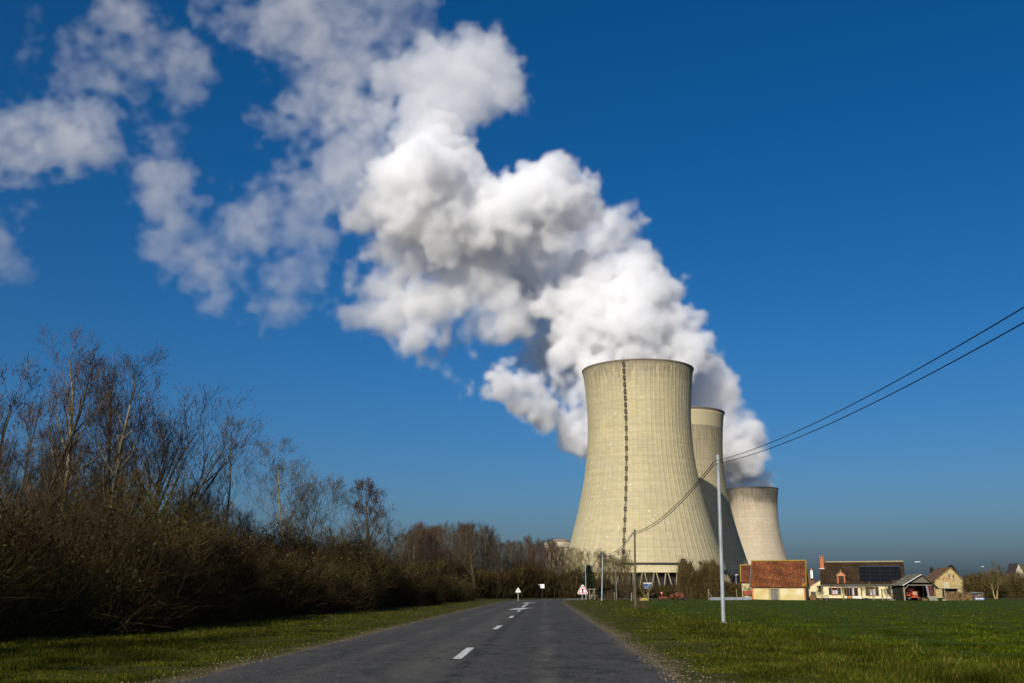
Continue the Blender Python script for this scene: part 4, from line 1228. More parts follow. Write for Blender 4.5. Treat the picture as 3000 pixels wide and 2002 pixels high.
evergreen('thin dark evergreen top showing left of the stone gable', put(2738, 212), height_to(1663, 212), 1.1, 7, 'cone', 900)

# ------------------------------------------------------------------ grass
GRASS = M('grass_blades', (1, 1, 1), None, tint=True, rough=0.9, spec=0.0)
def grass(name, label, cat, n, seed, cond, cols, hgt, Y0=11.0, Y1=75.0, px=(-120, 3120), wid=0.006, pw=1.0):
    r = np.random.default_rng(seed)
    # even spread over what the eye sees: density falls with distance
    inv = r.uniform(1 / Y1 ** pw, 1 / Y0 ** pw, n); Y = inv ** (-1 / pw)
    u = r.uniform((px[0] - 1500) / FPX, (px[1] - 1500) / FPX, n)
    X = u * Y * CP
    D = road_dist(X, Y)
    keep = cond(X, Y, D, r)
    X, Y, D = X[keep], Y[keep], D[keep]; n = len(X)
    Z = ground_z(X, Y) - 0.01
    clump = 0.6 + 0.75 * wob(X, Y, 4.1, seed) + 0.7 * wob(X, Y, 1.3, seed + 1) + 0.5 * wob(X, Y, 9.0, seed + 5)
    h = hgt(X, Y, D) * np.clip(clump, 0.25, 2.2) * r.uniform(0.5, 1.35, n)
    d = r.normal(0, 0.42, (n, 2)); 
    P = np.column_stack([X, Y, Z])
    tip = P + np.column_stack([d[:, 0] * h, d[:, 1] * h, h])
    a = r.uniform(0, 3.14, n); w = wid * (0.8 + Y / 22.0) * r.uniform(0.7, 1.3, n)
    s = np.column_stack([np.cos(a) * w, np.sin(a) * w, np.zeros(n)])
    V = np.stack([P - s, P + s, tip], 1).reshape(-1, 3)
    c = np.array([c_ for c_, _ in cols]); pr = np.array([p_ for _, p_ in cols]); pr = pr / pr.sum()
    patch = 0.5 + 0.5 * wob(X, Y, 0.8, seed + 2)
    ci = r.choice(len(cols), n, p=pr)
    dk = np.clip(0.75 + 0.6 * wob(X, Y, 2.2, seed + 7) + 0.3 * wob(X, Y, 6.0, seed + 8), 0.4, 1.5)
    t = c[ci] * (0.65 + 0.7 * r.random((n, 1))) * (0.7 + 0.6 * patch[:, None]) * dk[:, None]
    o = link(name, tri_mesh(name, V, np.arange(n * 3).reshape(-1, 3), t), GRASS)
    tag(o, label, cat, kind='stuff')
    return o
def right_edge(D, X, Y): return D > 4.0 + 0.5 * wob(X, Y, 1.7, 9) 
grass('verge_grass', 'rough olive grass on the right verge between road and field', 'grass', 330000, 41,
      lambda X, Y, D, r: (D > 3.62 + 0.3 * wob(X, Y, 1.7, 9) + 0.45 * r.random(len(X))) & (D < CROP_D + 0.8 * r.normal(size=len(X))),
      [((0.052, 0.064, 0.005), 4), ((0.072, 0.076, 0.008), 3), ((0.15, 0.12, 0.03), 1.3), ((0.028, 0.040, 0.005), 3)],
      lambda X, Y, D: 0.05 + 0.12 * sstep(4.2, 7.5, D), px=(1400, 3100), Y1=120)
grass('verge_grass', 'short mossy grass on the shaded left verge below the thicket', 'grass', 300000, 42,
      lambda X, Y, D, r: (D < -3.62 - 0.3 * wob(X, Y, 1.7, 9) - 0.45 * r.random(len(X))) & (D > -13),
      [((0.055, 0.064, 0.005), 4), ((0.075, 0.074, 0.009), 3), ((0.12, 0.10, 0.025), 0.9), ((0.028, 0.040, 0.005), 3)],
      lambda X, Y, D: 0.06 + 0.05 * sstep(4.5, 7.0, -D), px=(-150, 1560), Y1=120)
grass('young_wheat', 'low bright green young wheat covering the field on the right', 'crop', 420000, 43,
      lambda X, Y, D, r: (X > 0) & (D > CROP_D - 0.6 + 0.7 * r.normal(size=len(X))) & (Y < 156) & (wob(X * 0.45, Y * 1.6, 1.3, 77) + 0.6 * wob(X * 0.5, Y * 1.5, 3.7, 78) < 0.42 + 0.35 * r.normal(size=len(X))) & (np.abs(((Y + 0.06 * X + 0.5 * wob(X, Y, 0.3, 5)) % 11.3) - 5.0) > 0.16),
      [((0.046, 0.069, 0.002), 5), ((0.060, 0.086, 0.003), 3), ((0.028, 0.042, 0.002), 3), ((0.17, 0.135, 0.035), 0.9)],
      lambda X, Y, D: 0.075 + 0.0 * X, px=(1500, 3150), Y1=150, wid=0.006)
# gravel bits along the road edges
r = np.random.default_rng(3)
n_ = 1500
Y = 1 / r.uniform(1 / 60, 1 / 11.5, n_); sg = np.where(r.random(n_) < 0.6, 1, -1)
ci_ = np.array([int(np.argmin(np.abs(RC[:, 1] - y))) for y in Y])
of = sg * (HW + r.normal(0.15, 0.28, n_))
X = RC[ci_, 0] + RN[ci_, 0] * of
Zs = np.maximum(ground_z(X, Y), -0.012)
s = r.uniform(0.008, 0.024, n_)[:, None]
oct_ = np.array([(1, 0, 0), (-1, 0, 0), (0, 1, 0), (0, -1, 0), (0, 0, 0.8), (0, 0, -0.4)])
Vv = (np.column_stack([X, Y, Zs])[:, None] + oct_[None] * s[:, :, None] * r.uniform(0.6, 1.2, (n_, 6, 3))).reshape(-1, 3)
fo = np.array([(0, 2, 4), (2, 1, 4), (1, 3, 4), (3, 0, 4), (2, 0, 5), (1, 2, 5), (3, 1, 5), (0, 3, 5)])
Fv = (np.arange(n_)[:, None, None] * 6 + fo[None]).reshape(-1, 3)
tt = np.repeat(np.array([(0.17, 0.135, 0.08)]) * r.uniform(0.35, 1.5, (n_, 1)), 8, 0)
tag(link('gravel', tri_mesh('gravel', Vv, Fv, tt), GRASS), 'loose pale gravel scattered along both road edges', 'gravel', kind='stuff')
# ------------------------------------------------------------------ poles, cables, signs
GALV = M('galvanised_steel', (0.24, 0.265, 0.285), (0.34, 0.365, 0.385), scale=6.0, rough=0.55, metal=0.15, detail=6, stretch=(1, 1, 0.35), c3=(0.20, 0.225, 0.24), scale3=3.0)
WOODP = M('tarred_wood', (0.085, 0.062, 0.030), (0.14, 0.105, 0.05), scale=5.0, stretch=(1, 1, 0.08), bump=0.01)
CABLE = M('black_cable', (0.006, 0.006, 0.008), rough=0.6)
CLAMP = M('clamp_metal', (0.25, 0.24, 0.20), (0.38, 0.36, 0.30), scale=8.0, rough=0.5, metal=0.6)

def post_xy(px, py, z=FZ):
    g = gnd(px, py, z); return g
def pole(label, base_px, top_px, r0, r1, mat, sides=12, name='utility_pole', group=None, ground=FZ, Y=None):
    g = gnd(base_px[0], base_px[1], ground) if Y is None else Vector((*put(base_px[0], Y)[:2], 0))
    top = at(top_px[0], top_px[1], g.y)
    z0 = zg(g.x, g.y)
    t = thing(name, label, 'pole', (g.x, g.y, z0), 0, group)
    H = top.z - z0
    b = MB()
    dx = (top.x - g.x)
    b.tube([(0, 0, -0.3), (0, 0, 0), (dx, 0, H)], [r0, r0, r1], sides)
    o = b.build('shaft', mat, t); 
    return t, H, dx
# tall octagonal metal pole in the field
p1, H1, dx1 = pole('tall grey galvanised pole standing in the near edge of the field', (2120, 1828), (2103, 1333), 0.086, 0.074, GALV, 8)
for zz in (2.1, 4.4):
    MB().lathe([(0.084 - zz * 0.0016, zz), (0.092 - zz * 0.0016, zz + 0.01), (0.092 - zz * 0.0016, zz + 0.03), (0.08 - zz * 0.0016, zz + 0.04)], 8, (dx1 * zz / H1, 0, 0)).build('joint', GALV, p1)
MB().box(-0.11, 0.11, -0.11, 0.11, -0.1, 0.06).build('concrete_foot', M('foot_concrete', (0.2, 0.18, 0.14), (0.28, 0.25, 0.19), scale=5), p1)
p2, H2, dx2 = pole('dark wooden pole in the grass before the cooling tower', (1861.5, 1784), (1859.5, 1552), 0.085, 0.07, WOODP, 10)
p3, H3, dx3 = pole('slim grey metal pole where the road bends', (1763, 1765), (1766, 1613), 0.085, 0.065, GALV, 8, ground=-0.1)
p4, H4, dx4 = pole('wooden pole half hidden in the trees past the bend', (1688, 1756), (1690, 1690), 0.13, 0.10, WOODP, 10, Y=186)
p0 = thing('utility_pole', 'wooden pole beside the road behind the camera', 'pole', (8.25, 4.0, zg(8.25, 4.0)))
MB().tube([(0, 0, -0.3), (0, 0, 6.5)], [0.14, 0.1], 10).build('shaft', WOODP, p0)

def cable_end(p, H, dx, drop, off=-0.17):
    return Vector((p.location.x + dx + off, p.location.y - 0.05, p.location.z + H - drop))
def clamp(p, H, dx, drop):
    b = MB()
    b.lathe([(0.078, H - drop - 0.03), (0.088, H - drop - 0.03), (0.088, H - drop + 0.03), (0.072, H - drop + 0.03)], 10, (dx, 0, 0))
    b.beam((dx - 0.07, -0.03, H - drop), (dx - 0.20, -0.05, H - drop), 0.05, 0.07)
    b.build('cable_clamp', CLAMP, p)
D1, D2, D3, D4 = (0.28, 0.41), (0.22, 0.34), (0.2, 0.32), (0.2, 0.32)
for p, H, dx, D in ((p1, H1, dx1, D1), (p2, H2, dx2, D2), (p3, H3, dx3, D3)):
    for d in D: clamp(p, H, dx, d)
def catenary(a, b, sag, r, label, n=28):
    pts = []
    for i in range(n + 1):
        t = i / n
        q = a.lerp(b, t); q.z -= sag * 4 * t * (1 - t)
        pts.append(q)
    o = MB().tube(pts, r, 6).build('overhead_cable', CABLE, None, True)
    return tag(o, label, 'cable', 'overhead cables along the road')
E1 = [cable_end(p1, H1, dx1, d) for d in D1]; E2 = [cable_end(p2, H2, dx2, d) for d in D2]; E3 = [cable_end(p3, H3, dx3, d) for d in D3]; E4 = [cable_end(p4, H4, dx4, d) for d in D4]
Z0 = [5.92, 5.66]
for k in range(2):
    up = ('upper', 'lower')[k]
    catenary(Vector((8.05, 4.0, Z0[k])), E1[k], 0.66 + 0.02 * k, 0.011, up + ' of two black cables running from the tall metal pole to the upper corner')
    catenary(E1[k], E2[k], 0.62 + 0.03 * k, 0.019, up + ' of two cables sagging between the tall metal pole and the wooden pole')
    catenary(E2[k], E3[k], 0.75 + 0.1 * k, 0.022, up + ' of two cables between the wooden pole and the slim grey pole')
    catenary(E3[k], E4[k], 0.7, 0.022, up + ' of two cables dropping from the slim grey pole into the trees')

# bare thin posts near the bend
def thin_post(label, px, y0, y1, Y, r=0.05, mat=GALV):
    q = put(px, Y)
    H = at(px, y1, Y).z - q[2]
    t = thing('metal_post', label, 'post', q)
    MB().tube([(0, 0, -0.2), (0, 0, H)], [r, r * 0.8], 8).build('shaft', mat, t)
    MB().lathe([(r * 1.25, -0.05), (r * 1.25, 0.25), (r * 1.02, 0.3)], 8).build('sleeve', mat, t)
    return t
thin_post('grey metal post right behind the red triangle sign', 1717, 1763, 1650, 127, 0.055)
thin_post('thin grey post standing in the scrub right of the slim pole', 1806, 1755, 1667, 160, 0.04)
thin_post('thin grey post mostly hidden behind the wooden pole', 1856, 1755, 1676, 165, 0.04)
def lamp_post(label, px, py, Y, arm=0.6, dark=True):
    q = put(px, Y); H = at(px, py, Y).z - q[2]
    t = thing('street_lamp', label, 'street lamp', q)
    m_ = M('lamp_post_dark', (0.05, 0.055, 0.065), rough=0.5) if dark else GALV
    MB().tube([(0, 0, -0.2), (0, 0, H)], [0.11, 0.07], 8).build('shaft', m_, t)
    b = MB(); b.beam((-0.1, 0, H), (arm, 0, H + 0.06), 0.1, 0.08); b.box(-0.15, arm * 0.7 + 0.15, -0.14, 0.14, H + 0.06, H + 0.18)
    b.build('lamp_head', M('lamp_white', (0.6, 0.62, 0.62), rough=0.4), t)
lamp_post('street lamp with white head rising behind the open shed', 2692, 1648, 205, 1.0)
lamp_post('street lamp standing behind the yellow-lichened tree', 2887, 1662, 215, 0.25)
lamp_post('small grey street lamp in front of the dark second tower', 2159, 1686, 240, 0.5, False)

# --- signs
RED = M('sign_red', (0.55, 0.025, 0.03), rough=0.45)
WHITE = M('sign_white', (0.78, 0.78, 0.76), rough=0.45)
BLACK = M('sign_black', (0.01, 0.01, 0.012), rough=0.5)
BACK = M('sign_back', (0.55, 0.56, 0.55), (0.62, 0.63, 0.62), scale=3, rough=0.4, metal=0.3)
def tri(c, r, round_=0.12, n=4):
    """rounded triangle, point up, in the xz plane"""
    out = []
    for k in range(3):
        a = math.pi / 2 + k * 2 * math.pi / 3
        cx, cz = c[0] + (r - 2 * round_) * math.cos(a), c[1] + (r - 2 * round_) * math.sin(a)
        for i in range(n + 1):
            b = a - math.pi / 3 + (2 * math.pi / 3) * i / n
            out.append((cx + round_ * math.cos(b), cz + round_ * math.sin(b)))
    return out
def plate(poly, y, th, mat, name, parent):
    return MB().prism([(x, y, z) for x, z in poly], (0, th, 0)).build(name, mat, parent)
# priority sign facing us
q = put(1707.5, 124.0); sc = mpp(124.0)
zt, zb = at(1707, 1712, 124).z - q[2], at(1707, 1740, 124).z - q[2]
sg = thing('road_sign', 'red-bordered triangular sign with a black crossroads arrow', 'road sign', q)
hh_ = zt - zb; r_ = hh_ / 1.5; cz = zb + r_ * 0.5
MB().tube([(-0.06, 0.05, -0.2), (-0.06, 0.05, zb + 0.1)], 0.05, 8).build('post', M('sign_post', (0.30, 0.32, 0.27), (0.36, 0.38, 0.32), scale=4, rough=0.5, metal=0.3), sg)
rr_c = 0.16
pl = plate(tri((0, cz), r_ + 0.10, rr_c), -0.02, 0.035, WHITE, 'plate', sg)
plate(tri((0, cz), r_ * 0.965, rr_c * 0.8), -0.028, 0.006, RED, 'border', pl)
plate(tri((0, cz), r_ * 0.70, rr_c * 0.5), -0.034, 0.004, WHITE, 'field', pl)
s0 = r_
arrow = [(-0.09, -0.38), (-0.03, -0.33), (0.0, -0.38), (0.10, -0.38), (0.10, 0.08), (0.19, 0.08), (0.0, 0.44), (-0.19, 0.08), (-0.10, 0.08), (-0.10, -0.38)]
arrow = [(-0.10, -0.40), (0.10, -0.40), (0.10, 0.06), (0.20, 0.06), (0.0, 0.46), (-0.20, 0.06), (-0.10, 0.06)]
plate([(x * s0, cz + z * s0) for x, z in arrow], -0.042, 0.006, BLACK, 'arrow_symbol', pl)
plate([(x * s0, cz + z * s0) for x, z in ((-0.30, -0.10), (0.30, -0.10), (0.30, -0.04), (-0.30, -0.04))], -0.040, 0.003, BLACK, 'cross_bar_symbol', pl)
# sign seen from behind on the far side
q = put(1518, 118.0)
sg = thing('road_sign', 'pale back of a triangular sign on the left side of the bend', 'road sign', q)
zt, zb = at(1518, 1721, 118).z - q[2], at(1518, 1736, 118).z - q[2]
r_ = (zt - zb) / 1.5; cz = zb + r_ * 0.5
MB().tube([(0, -0.03, -0.2), (0, -0.03, zt - 0.12)], 0.03, 8).build('post', BACK, sg)
pl = plate(tri((0, cz), r_ + 0.04, 0.08), 0.02, 0.03, M('sign_back_pale', (0.66, 0.67, 0.62), rough=0.5), 'plate', sg)
for z_ in (cz - 0.12, cz + 0.12): MB().beam((-0.1, 0.0, z_), (0.1, 0.0, z_), 0.03, 0.04).build('bracket', MATS['sign_back_pale'], pl)
# small white board in the hedge beyond
q = put(1589, 150.0); sg = thing('road_sign', 'small white board sign against the dark bushes at the bend', 'road sign', q)
za, zb_ = at(1589, 1712, 150).z - q[2], at(1589, 1723, 150).z - q[2]
MB().tube([(0, 0.03, -0.2), (0, 0.03, zb_ + 0.3)], 0.03, 6).build('post', STEEL_DARK, sg)
plate([(-0.28, zb_), (0.30, zb_ - 0.05), (0.30, za), (-0.28, za)], -0.02, 0.03, WHITE, 'plate', sg)
plate([(-0.58, za - 0.1), (-0.36, za - 0.1), (-0.36, za - 0.02), (-0.58, za - 0.02)], 0.02, 0.03, BACK, 'side_plate', sg)
# blue direction sign seen through branches
q = put(1898, 182.0); sg = thing('road_sign', 'blue direction sign with white top, seen through bare branches', 'road sign', q)
za, zm, zb_ = (at(1898, yy, 182).z - q[2] for yy in (1707, 1711.5, 1727))
w_ = 12.5 * mpp(182)
for s_ in (-0.6, 0.6): MB().tube([(s_, 0.06, -0.3), (s_, 0.06, za)], 0.05, 6).build('post', GALV, sg)
BLUE = M('sign_blue', (0.02, 0.09, 0.33), rough=0.45)
pl = plate([(-w_, zb_), (w_, zb_), (w_, zm - 0.02), (-w_, zm - 0.02)], -0.02, 0.04, BLUE, 'blue_plate', sg)
plate([(-w_, zm), (w_, zm), (w_, za), (-w_, za)], -0.02, 0.04, WHITE, 'white_plate', sg)
hz_ = zm - zb_
for (x0, z0, x1, z1) in ((-0.15, 0.55, 0.35, 0.75), (0.35, 0.75, 0.62, 0.78), (-0.7, 0.45, -0.3, 0.45), (-0.7, 0.25, 0.2, 0.25)):
    b = MB(); b.beam((x0 * w_, -0.03, zb_ + z0 * hz_), (x1 * w_, -0.03, zb_ + z1 * hz_), 0.006, 0.09)
    b.build('white_line', WHITE, pl)
# give way sign by the machines
q = put(1938.5, 165.0); sg = thing('road_sign', 'small red and white sign beside the rusty machines', 'road sign', q)
za, zb_ = at(1938, 1735, 165).z - q[2], at(1938, 1742, 165).z - q[2]
MB().tube([(0, 0.03, -0.2), (0, 0.03, za - 0.1)], 0.04, 6).build('post', M('rust_red', (0.22, 0.035, 0.018), (0.30, 0.06, 0.03), scale=3), sg)
pl = plate([(-0.22, za), (0, zb_ - 0.02), (0.22, za)], -0.02, 0.03, RED, 'plate', sg)
plate([(-0.11, za - 0.06), (0, zb_ + 0.12), (0.11, za - 0.06)], -0.027, 0.006, WHITE, 'field', pl)

# --- fence by the bend: posts, rails
OLDWOOD = M('weathered_wood', (0.20, 0.165, 0.10), (0.32, 0.27, 0.18), scale=4.0, stretch=(1, 1, 0.15), bump=0.01, c3=(0.12, 0.10, 0.05), scale3=2)
def stake(label, px, y0, y1, Y, w=0.09, lean=0.0, mat=None, group=None):
    q = put(px, Y); H = at(px, y1, Y).z - q[2]
    t = MB().beam((0, 0, -0.2), (lean, 0, H), w, w).build('fence_post', mat or OLDWOOD, None)
    bm = bmesh.new(); bm.from_mesh(t.data); bmesh.ops.bevel(bm, geom=list(bm.edges), offset=w * 0.15, segments=1, affect='EDGES'); bm.to_mesh(t.data); bm.free()
    t.location = q
    return tag(t, label, 'fence post', group)
stake('short pale stake left of the wooden pole, at the edge of the field', 1800.5, 1760, 1736, 138, 0.11)
stake('pale stake touching the foot of the wooden pole on its left', 1850, 1760, 1737, 136, 0.12, 0.05)
stake('leaning pale stake below the blue sign', 1899, 1758, 1736, 140, 0.13)
stake('tiny pale stake between the wooden pole and the yellow sack', 1876, 1756, 1749, 140, 0.08)
g_ = thing('field_gate', 'low weathered gate frame beside the grey metal post', 'gate', put(1728, 128))
for x_ in (0.0, 0.62): MB().beam((x_, 0, -0.2), (x_ - 0.03, 0, 1.35), 0.1, 0.1).build('post', OLDWOOD, g_)
for z_ in (0.45, 1.22): MB().beam((-0.35, -0.06, z_ + 0.02), (0.9, -0.06, z_), 0.05, 0.08).build('rail', OLDWOOD, g_)
MB().beam((0.1, -0.1, 0.1), (0.55, -0.1, 1.2), 0.05, 0.07).build('brace', OLDWOOD, g_)
GREENP = M('green_painted_rail', (0.02, 0.035, 0.03), (0.04, 0.06, 0.05), scale=3, rough=0.5)
rl = thing('guard_rail', 'dark green handrail rising away from the gate at the bend', 'guard rail', put(1733, 130))
qa = Vector(put(1733, 130))
pa, pb = at(1733, 1740, 130) - qa, at(1801, 1730, 150) - qa
MB().beam(pa, pb, 0.08, 0.14).build('rail', GREENP, rl)
for t_ in (0.02, 0.5, 0.98):
    c_ = pa.lerp(pb, t_); MB().beam((c_.x, c_.y, -0.3), c_, 0.1, 0.1).build('post', GREENP, rl)
gr = thing('guard_rail', 'grey steel crash barrier on the bank in front of the tower', 'guard rail', put(1930, 230))
qa = Vector(put(1930, 230))
pts = [at(1928, 1733, 225) - qa, at(1952, 1730, 232) - qa, at(1985, 1725.5, 245) - qa]
for a_, b_ in zip(pts, pts[1:]):
    MB().beam(a_, b_, 0.08, 0.32).build('rail', M('barrier_grey', (0.22, 0.22, 0.19), (0.3, 0.3, 0.26), scale=3, rough=0.5, metal=0.3), gr)
for k in range(8):
    t_ = k / 7; c_ = pts[0].lerp(pts[2], t_); c_.z -= 0.1
    MB().beam((c_.x, c_.y + 0.1, c_.z - 1.0), c_ + Vector((0, 0.1, 0.1)), 0.12, 0.12).build('post', M('barrier_post', (0.12, 0.12, 0.10)), gr)
MB().prism([(pts[0].x - 8, 0.5, 0.0), (pts[2].x + 60, 25, 0.0), (pts[2].x + 60, 25, pts[2].z - 0.9), (pts[0].x - 8, 0.5, pts[0].z - 0.9)], (0, 30, 0)).build('bank', M('bank_grass', (0.06, 0.058, 0.018), (0.10, 0.09, 0.03), scale=0.8, bump=0.1), None).location = qa
bk_ = bpy.data.objects['bank']; bk_['kind'] = 'structure'; bk_.name = 'terrain_bank'

# --- old machines, sack
RUST = M('rusty_iron', (0.075, 0.024, 0.012), (0.15, 0.048, 0.020), scale=2.5, rough=0.85, bump=0.01, c3=(0.05, 0.02, 0.012), scale3=2.0)
REDP = M('faded_red_paint', (0.20, 0.03, 0.017), (0.27, 0.055, 0.028), scale=2.5, rough=0.6)
q = put(1985, 152); mw = mpp(152)
hr = thing('rusty_harrow', 'rusty brown farm machine with rounded hoods below the scrub', 'farm machine', q)
for k, x_ in enumerate((-0.75, 0.0, 0.75)):
    MB().lathe([(0.02, -0.34), (0.42, -0.33), (0.46, -0.1), (0.46, 0.1), (0.42, 0.33), (0.02, 0.34)], 18).build('hood', RUST, hr)
    o = hr.children[-1]; o.rotation_euler = (R(8 * k), R(90 - 20 * k), R(25 * (k - 1))); o.location = (x_, 0.2 * k, 0.55 + 0.16 * (k == 1)); o.scale = (0.8 + 0.12 * k, 1.0, 0.8 + 0.25 * (k == 1))
MB().beam((-1.35, 0, 0.42), (1.25, 0, 0.42), 0.14, 0.14).build('frame_bar', RUST, hr)
MB().beam((-1.35, 0.6, 0.36), (1.25, 0.6, 0.4), 0.14, 0.14).build('frame_bar', RUST, hr)
for x_ in (-1.2, -0.4, 0.45, 1.15):
    MB().beam((x_, 0, 0.44), (x_ + 0.08, -0.1, -0.02), 0.07, 0.07).build('tine', RUST, hr)
MB().lathe([(0.10, -0.07), (0.27, -0.07), (0.30, 0), (0.27, 0.07), (0.10, 0.07)], 18).build('wheel', M('tyre', (0.012, 0.012, 0.013), (0.03, 0.03, 0.03), scale=6), hr)
o = hr.children[-1]; o.rotation_euler = (R(90), 0, 0); o.location = (1.0, -0.25, 0.3)
q = put(1940, 152)
rk = thing('hay_rake', 'low red-painted hay rake left of the rusty machine', 'farm machine', q)
MB().beam((-0.55, 0, 0.40), (0.75, 0, 0.42), 0.09, 0.12).build('frame_bar', REDP, rk)
MB().beam((-0.5, 0.4, 0.36), (0.75, 0.4, 0.36), 0.09, 0.09).build('frame_bar', REDP, rk)
for k in range(7):
    x_ = -0.48 + k * 0.2
    MB().tube([(x_, 0, 0.4), (x_ + 0.02, -0.14, 0.2), (x_ + 0.03, -0.05, 0.02)], 0.022, 5).build('tine', REDP, rk)
MB().tube([(0.0, 0.2, 0.4), (0.05, 0.2, 0.95)], 0.045, 6).build('lever', REDP, rk)
MB().beam((0.75, 0.2, 0.3), (1.5, 0.1, 0.25), 0.08, 0.1).build('drawbar', RUST, rk)
q = put(1887, 146)
b = bmesh.new(); bmesh.ops.create_icosphere(b, subdivisions=3, radius=1)
for v in b.verts:
    n_ = v.co.copy()
    v.co = Vector((n_.x * 0.62 + 0.1 * n_.z, n_.y * 0.32, max(n_.z, -0.45) * 0.24 * (1.15 - 0.35 * n_.x) + 0.1)) + Vector((0, 0, 0.02 * math.sin(9 * n_.x + 4 * n_.y)))
me = bpy.data.meshes.new('sack'); b.to_mesh(me); b.free()
o = link('filled_sack', me, M('yellow_sack', (0.42, 0.31, 0.04), (0.5, 0.38, 0.08), scale=4, bump=0.02)); o.location = q; shade_smooth(o)
tag(o, 'yellow filled sack lying at the field edge near the wooden pole', 'sack')
def heap(label, px, Y, w, h, mat, name, cat):
    r_ = random.Random(int(px))
    b = bmesh.new(); bmesh.ops.create_icosphere(b, subdivisions=2, radius=1)
    for v in b.verts:
        n_ = v.co.copy(); k = 1 + r_.uniform(-0.14, 0.14)
        v.co = Vector((n_.x * w * k, n_.y * w * 0.7 * k, max(n_.z, -0.3) * h * k))
    me = bpy.data.meshes.new(name); b.to_mesh(me); b.free()
    o = link(name, me, mat); q = put(px, Y); o.location = q
    return tag(o, label, cat)
heap('small orange plastic lump in the grass left of the wooden pole', 1806, 134, 0.11, 0.16, M('orange_plastic', (0.5, 0.2, 0.02), rough=0.5), 'plastic_lump', 'litter')
# dead brush at the foot of the poles
def brush(label, px, Y, n, h, w, seed):
    q = put(px, Y)
    r = np.random.default_rng(seed)
    a = r.uniform(0, 6.28, n); k = r.random(n)
    P0 = np.column_stack([r.normal(0, w * 0.38, n), r.normal(0, w * 0.3, n), np.full(n, -0.05)])
    fall_ = np.exp(-(P0[:, 0] / (w * 0.5)) ** 2)
    P1 = P0 + np.column_stack([np.cos(a) * k * w * 0.7, np.sin(a) * k * w * 0.5, h * fall_ * (0.15 + 1.0 * r.random(n) ** 1.6)])
    mid = (P0 + P1) / 2 + r.normal(0, 0.06, (n, 3))
    S = np.concatenate([np.column_stack([P0, mid, np.full(n, 0.008), np.full(n, 0.006)]), np.column_stack([mid, P1, np.full(n, 0.006), np.full(n, 0.002)])])
    o = link('dead_brush', seg_mesh('dead_brush', S, 3), TWIG_BROWN); o.location = q
    return tag(o, label, 'bush')
brush('clump of dead brown stalks at the foot of the dark wooden pole', 1879, 79.0, 300, 0.95, 0.75, 3)
brush('dark dead bush around the foot of the slim grey pole', 1786, 128, 900, 1.25, 0.9, 4)
brush('wispy dry weeds between the slim grey pole and the gate', 1748, 131, 350, 0.8, 0.8, 5)
# ------------------------------------------------------------------ the farm
class Fac:
    """front wall of a building: local x along it, y into the depth, z up"""
    def __init__(s, px_left, Y, rot_deg, base=None):
        s.th = R(rot_deg)                        # turned clockwise seen from above
        u = (px_left - W0 / 2) / FPX
        s.o = Vector((u * (Y * CP - CAMZ * SP), Y, 0))
        s.o.z = FZ if base is None else base
        s.ex = Vector((math.cos(s.th), -math.sin(s.th), 0)); s.ey = Vector((math.sin(s.th), math.cos(s.th), 0))
    def x(s, px, y=0.0, z=1.3):
        u = (px - W0 / 2) / FPX
        p = s.o + s.ey * y
        dz = s.o.z + z - CAMZ
        return (u * (p.y * CP + dz * SP) - p.x) / (s.ex.x - u * s.ex.y * CP)
    def z(s, x, py, y=0.0):
        p = s.o + s.ex * x + s.ey * y
        return at(1500, py, p.y).z - s.o.z
    def make(s, name, label, cat, group=None):
        return thing(name, label, cat, s.o, -s.th, group)

def quad_tiles(name, parent, mat, x0, x1, prof, rows, cols, pal, seed, thick=0.05, up=1):
    """courses of tiles laid on a slope; prof(t) -> (y, z), t from eaves 0 to ridge 1"""
    r = np.random.default_rng(seed)
    V, F, T = [], [], []
    pal_c = np.array([c for c, _ in pal]); pw = np.array([w for _, w in pal]); pw = pw / pw.sum()
    for i in range(rows):
        ya, za = prof(i / rows); yb, zb = prof((i + 1) / rows)
        dy, dz = yb - ya, zb - za; L = math.hypot(dy, dz); ny, nz = -dz / L * up, dy / L * up
        sh = 0.5 * (i % 2)
        for j in range(-1, cols + 1):
            a = max(x0, x0 + (x1 - x0) * (j + sh) / cols); b = min(x1, x0 + (x1 - x0) * (j + 1 + sh) / cols)
            if b - a < 1e-4: continue
            g = (b - a) * 0.04
            h = thick * r.uniform(0.75, 1.3); sag = r.normal(0, 0.006)
            k = len(V)
            y1_, z1_ = ya - dy * 0.12 + ny * h, za - dz * 0.12 + nz * h
            V += [(a + g, y1_, z1_ + sag), (b - g, y1_, z1_ - sag), (b - g, yb + ny * 0.006, zb + nz * 0.006), (a + g, yb + ny * 0.006, zb + nz * 0.006),
                  (a + g, ya - dy * 0.12, za - dz * 0.12), (b - g, ya - dy * 0.12, za - dz * 0.12)]
            F += [(k, k + 1, k + 2, k + 3), (k + 4, k + 5, k + 1, k)]
            c = pal_c[r.choice(len(pal), p=pw)] * r.uniform(0.72, 1.25) * (1 + 0.28 * math.sin(a * 1.3 + i * 0.35) * math.sin(a * 0.5 - i * 0.22 + seed))
            T += [c, c]
    o = link(name, tri_mesh(name, V, F, np.array(T)), mat, parent)
    o['kind'] = 'stuff'
    return o
TILE = M('tile', (1, 1, 1), None, tint=True, rough=0.9, spec=0.15)
CREAM_B = M('barn_render', (0.47, 0.37, 0.15), (0.54, 0.44, 0.20), scale=0.7, rough=0.95, spec=0.1, bump=0.015, bscale=6.0, c3=(0.60, 0.54, 0.36), scale3=0.45)
CREAM_H = M('house_render', (0.60, 0.52, 0.29), (0.66, 0.58, 0.34), scale=1.2, rough=0.95, spec=0.1, bump=0.006, bscale=20)
BRICK = M('brick_red', (0.34, 0.095, 0.04), (0.46, 0.15, 0.06), scale=6.0, rough=0.9, spec=0.1, bump=0.01)
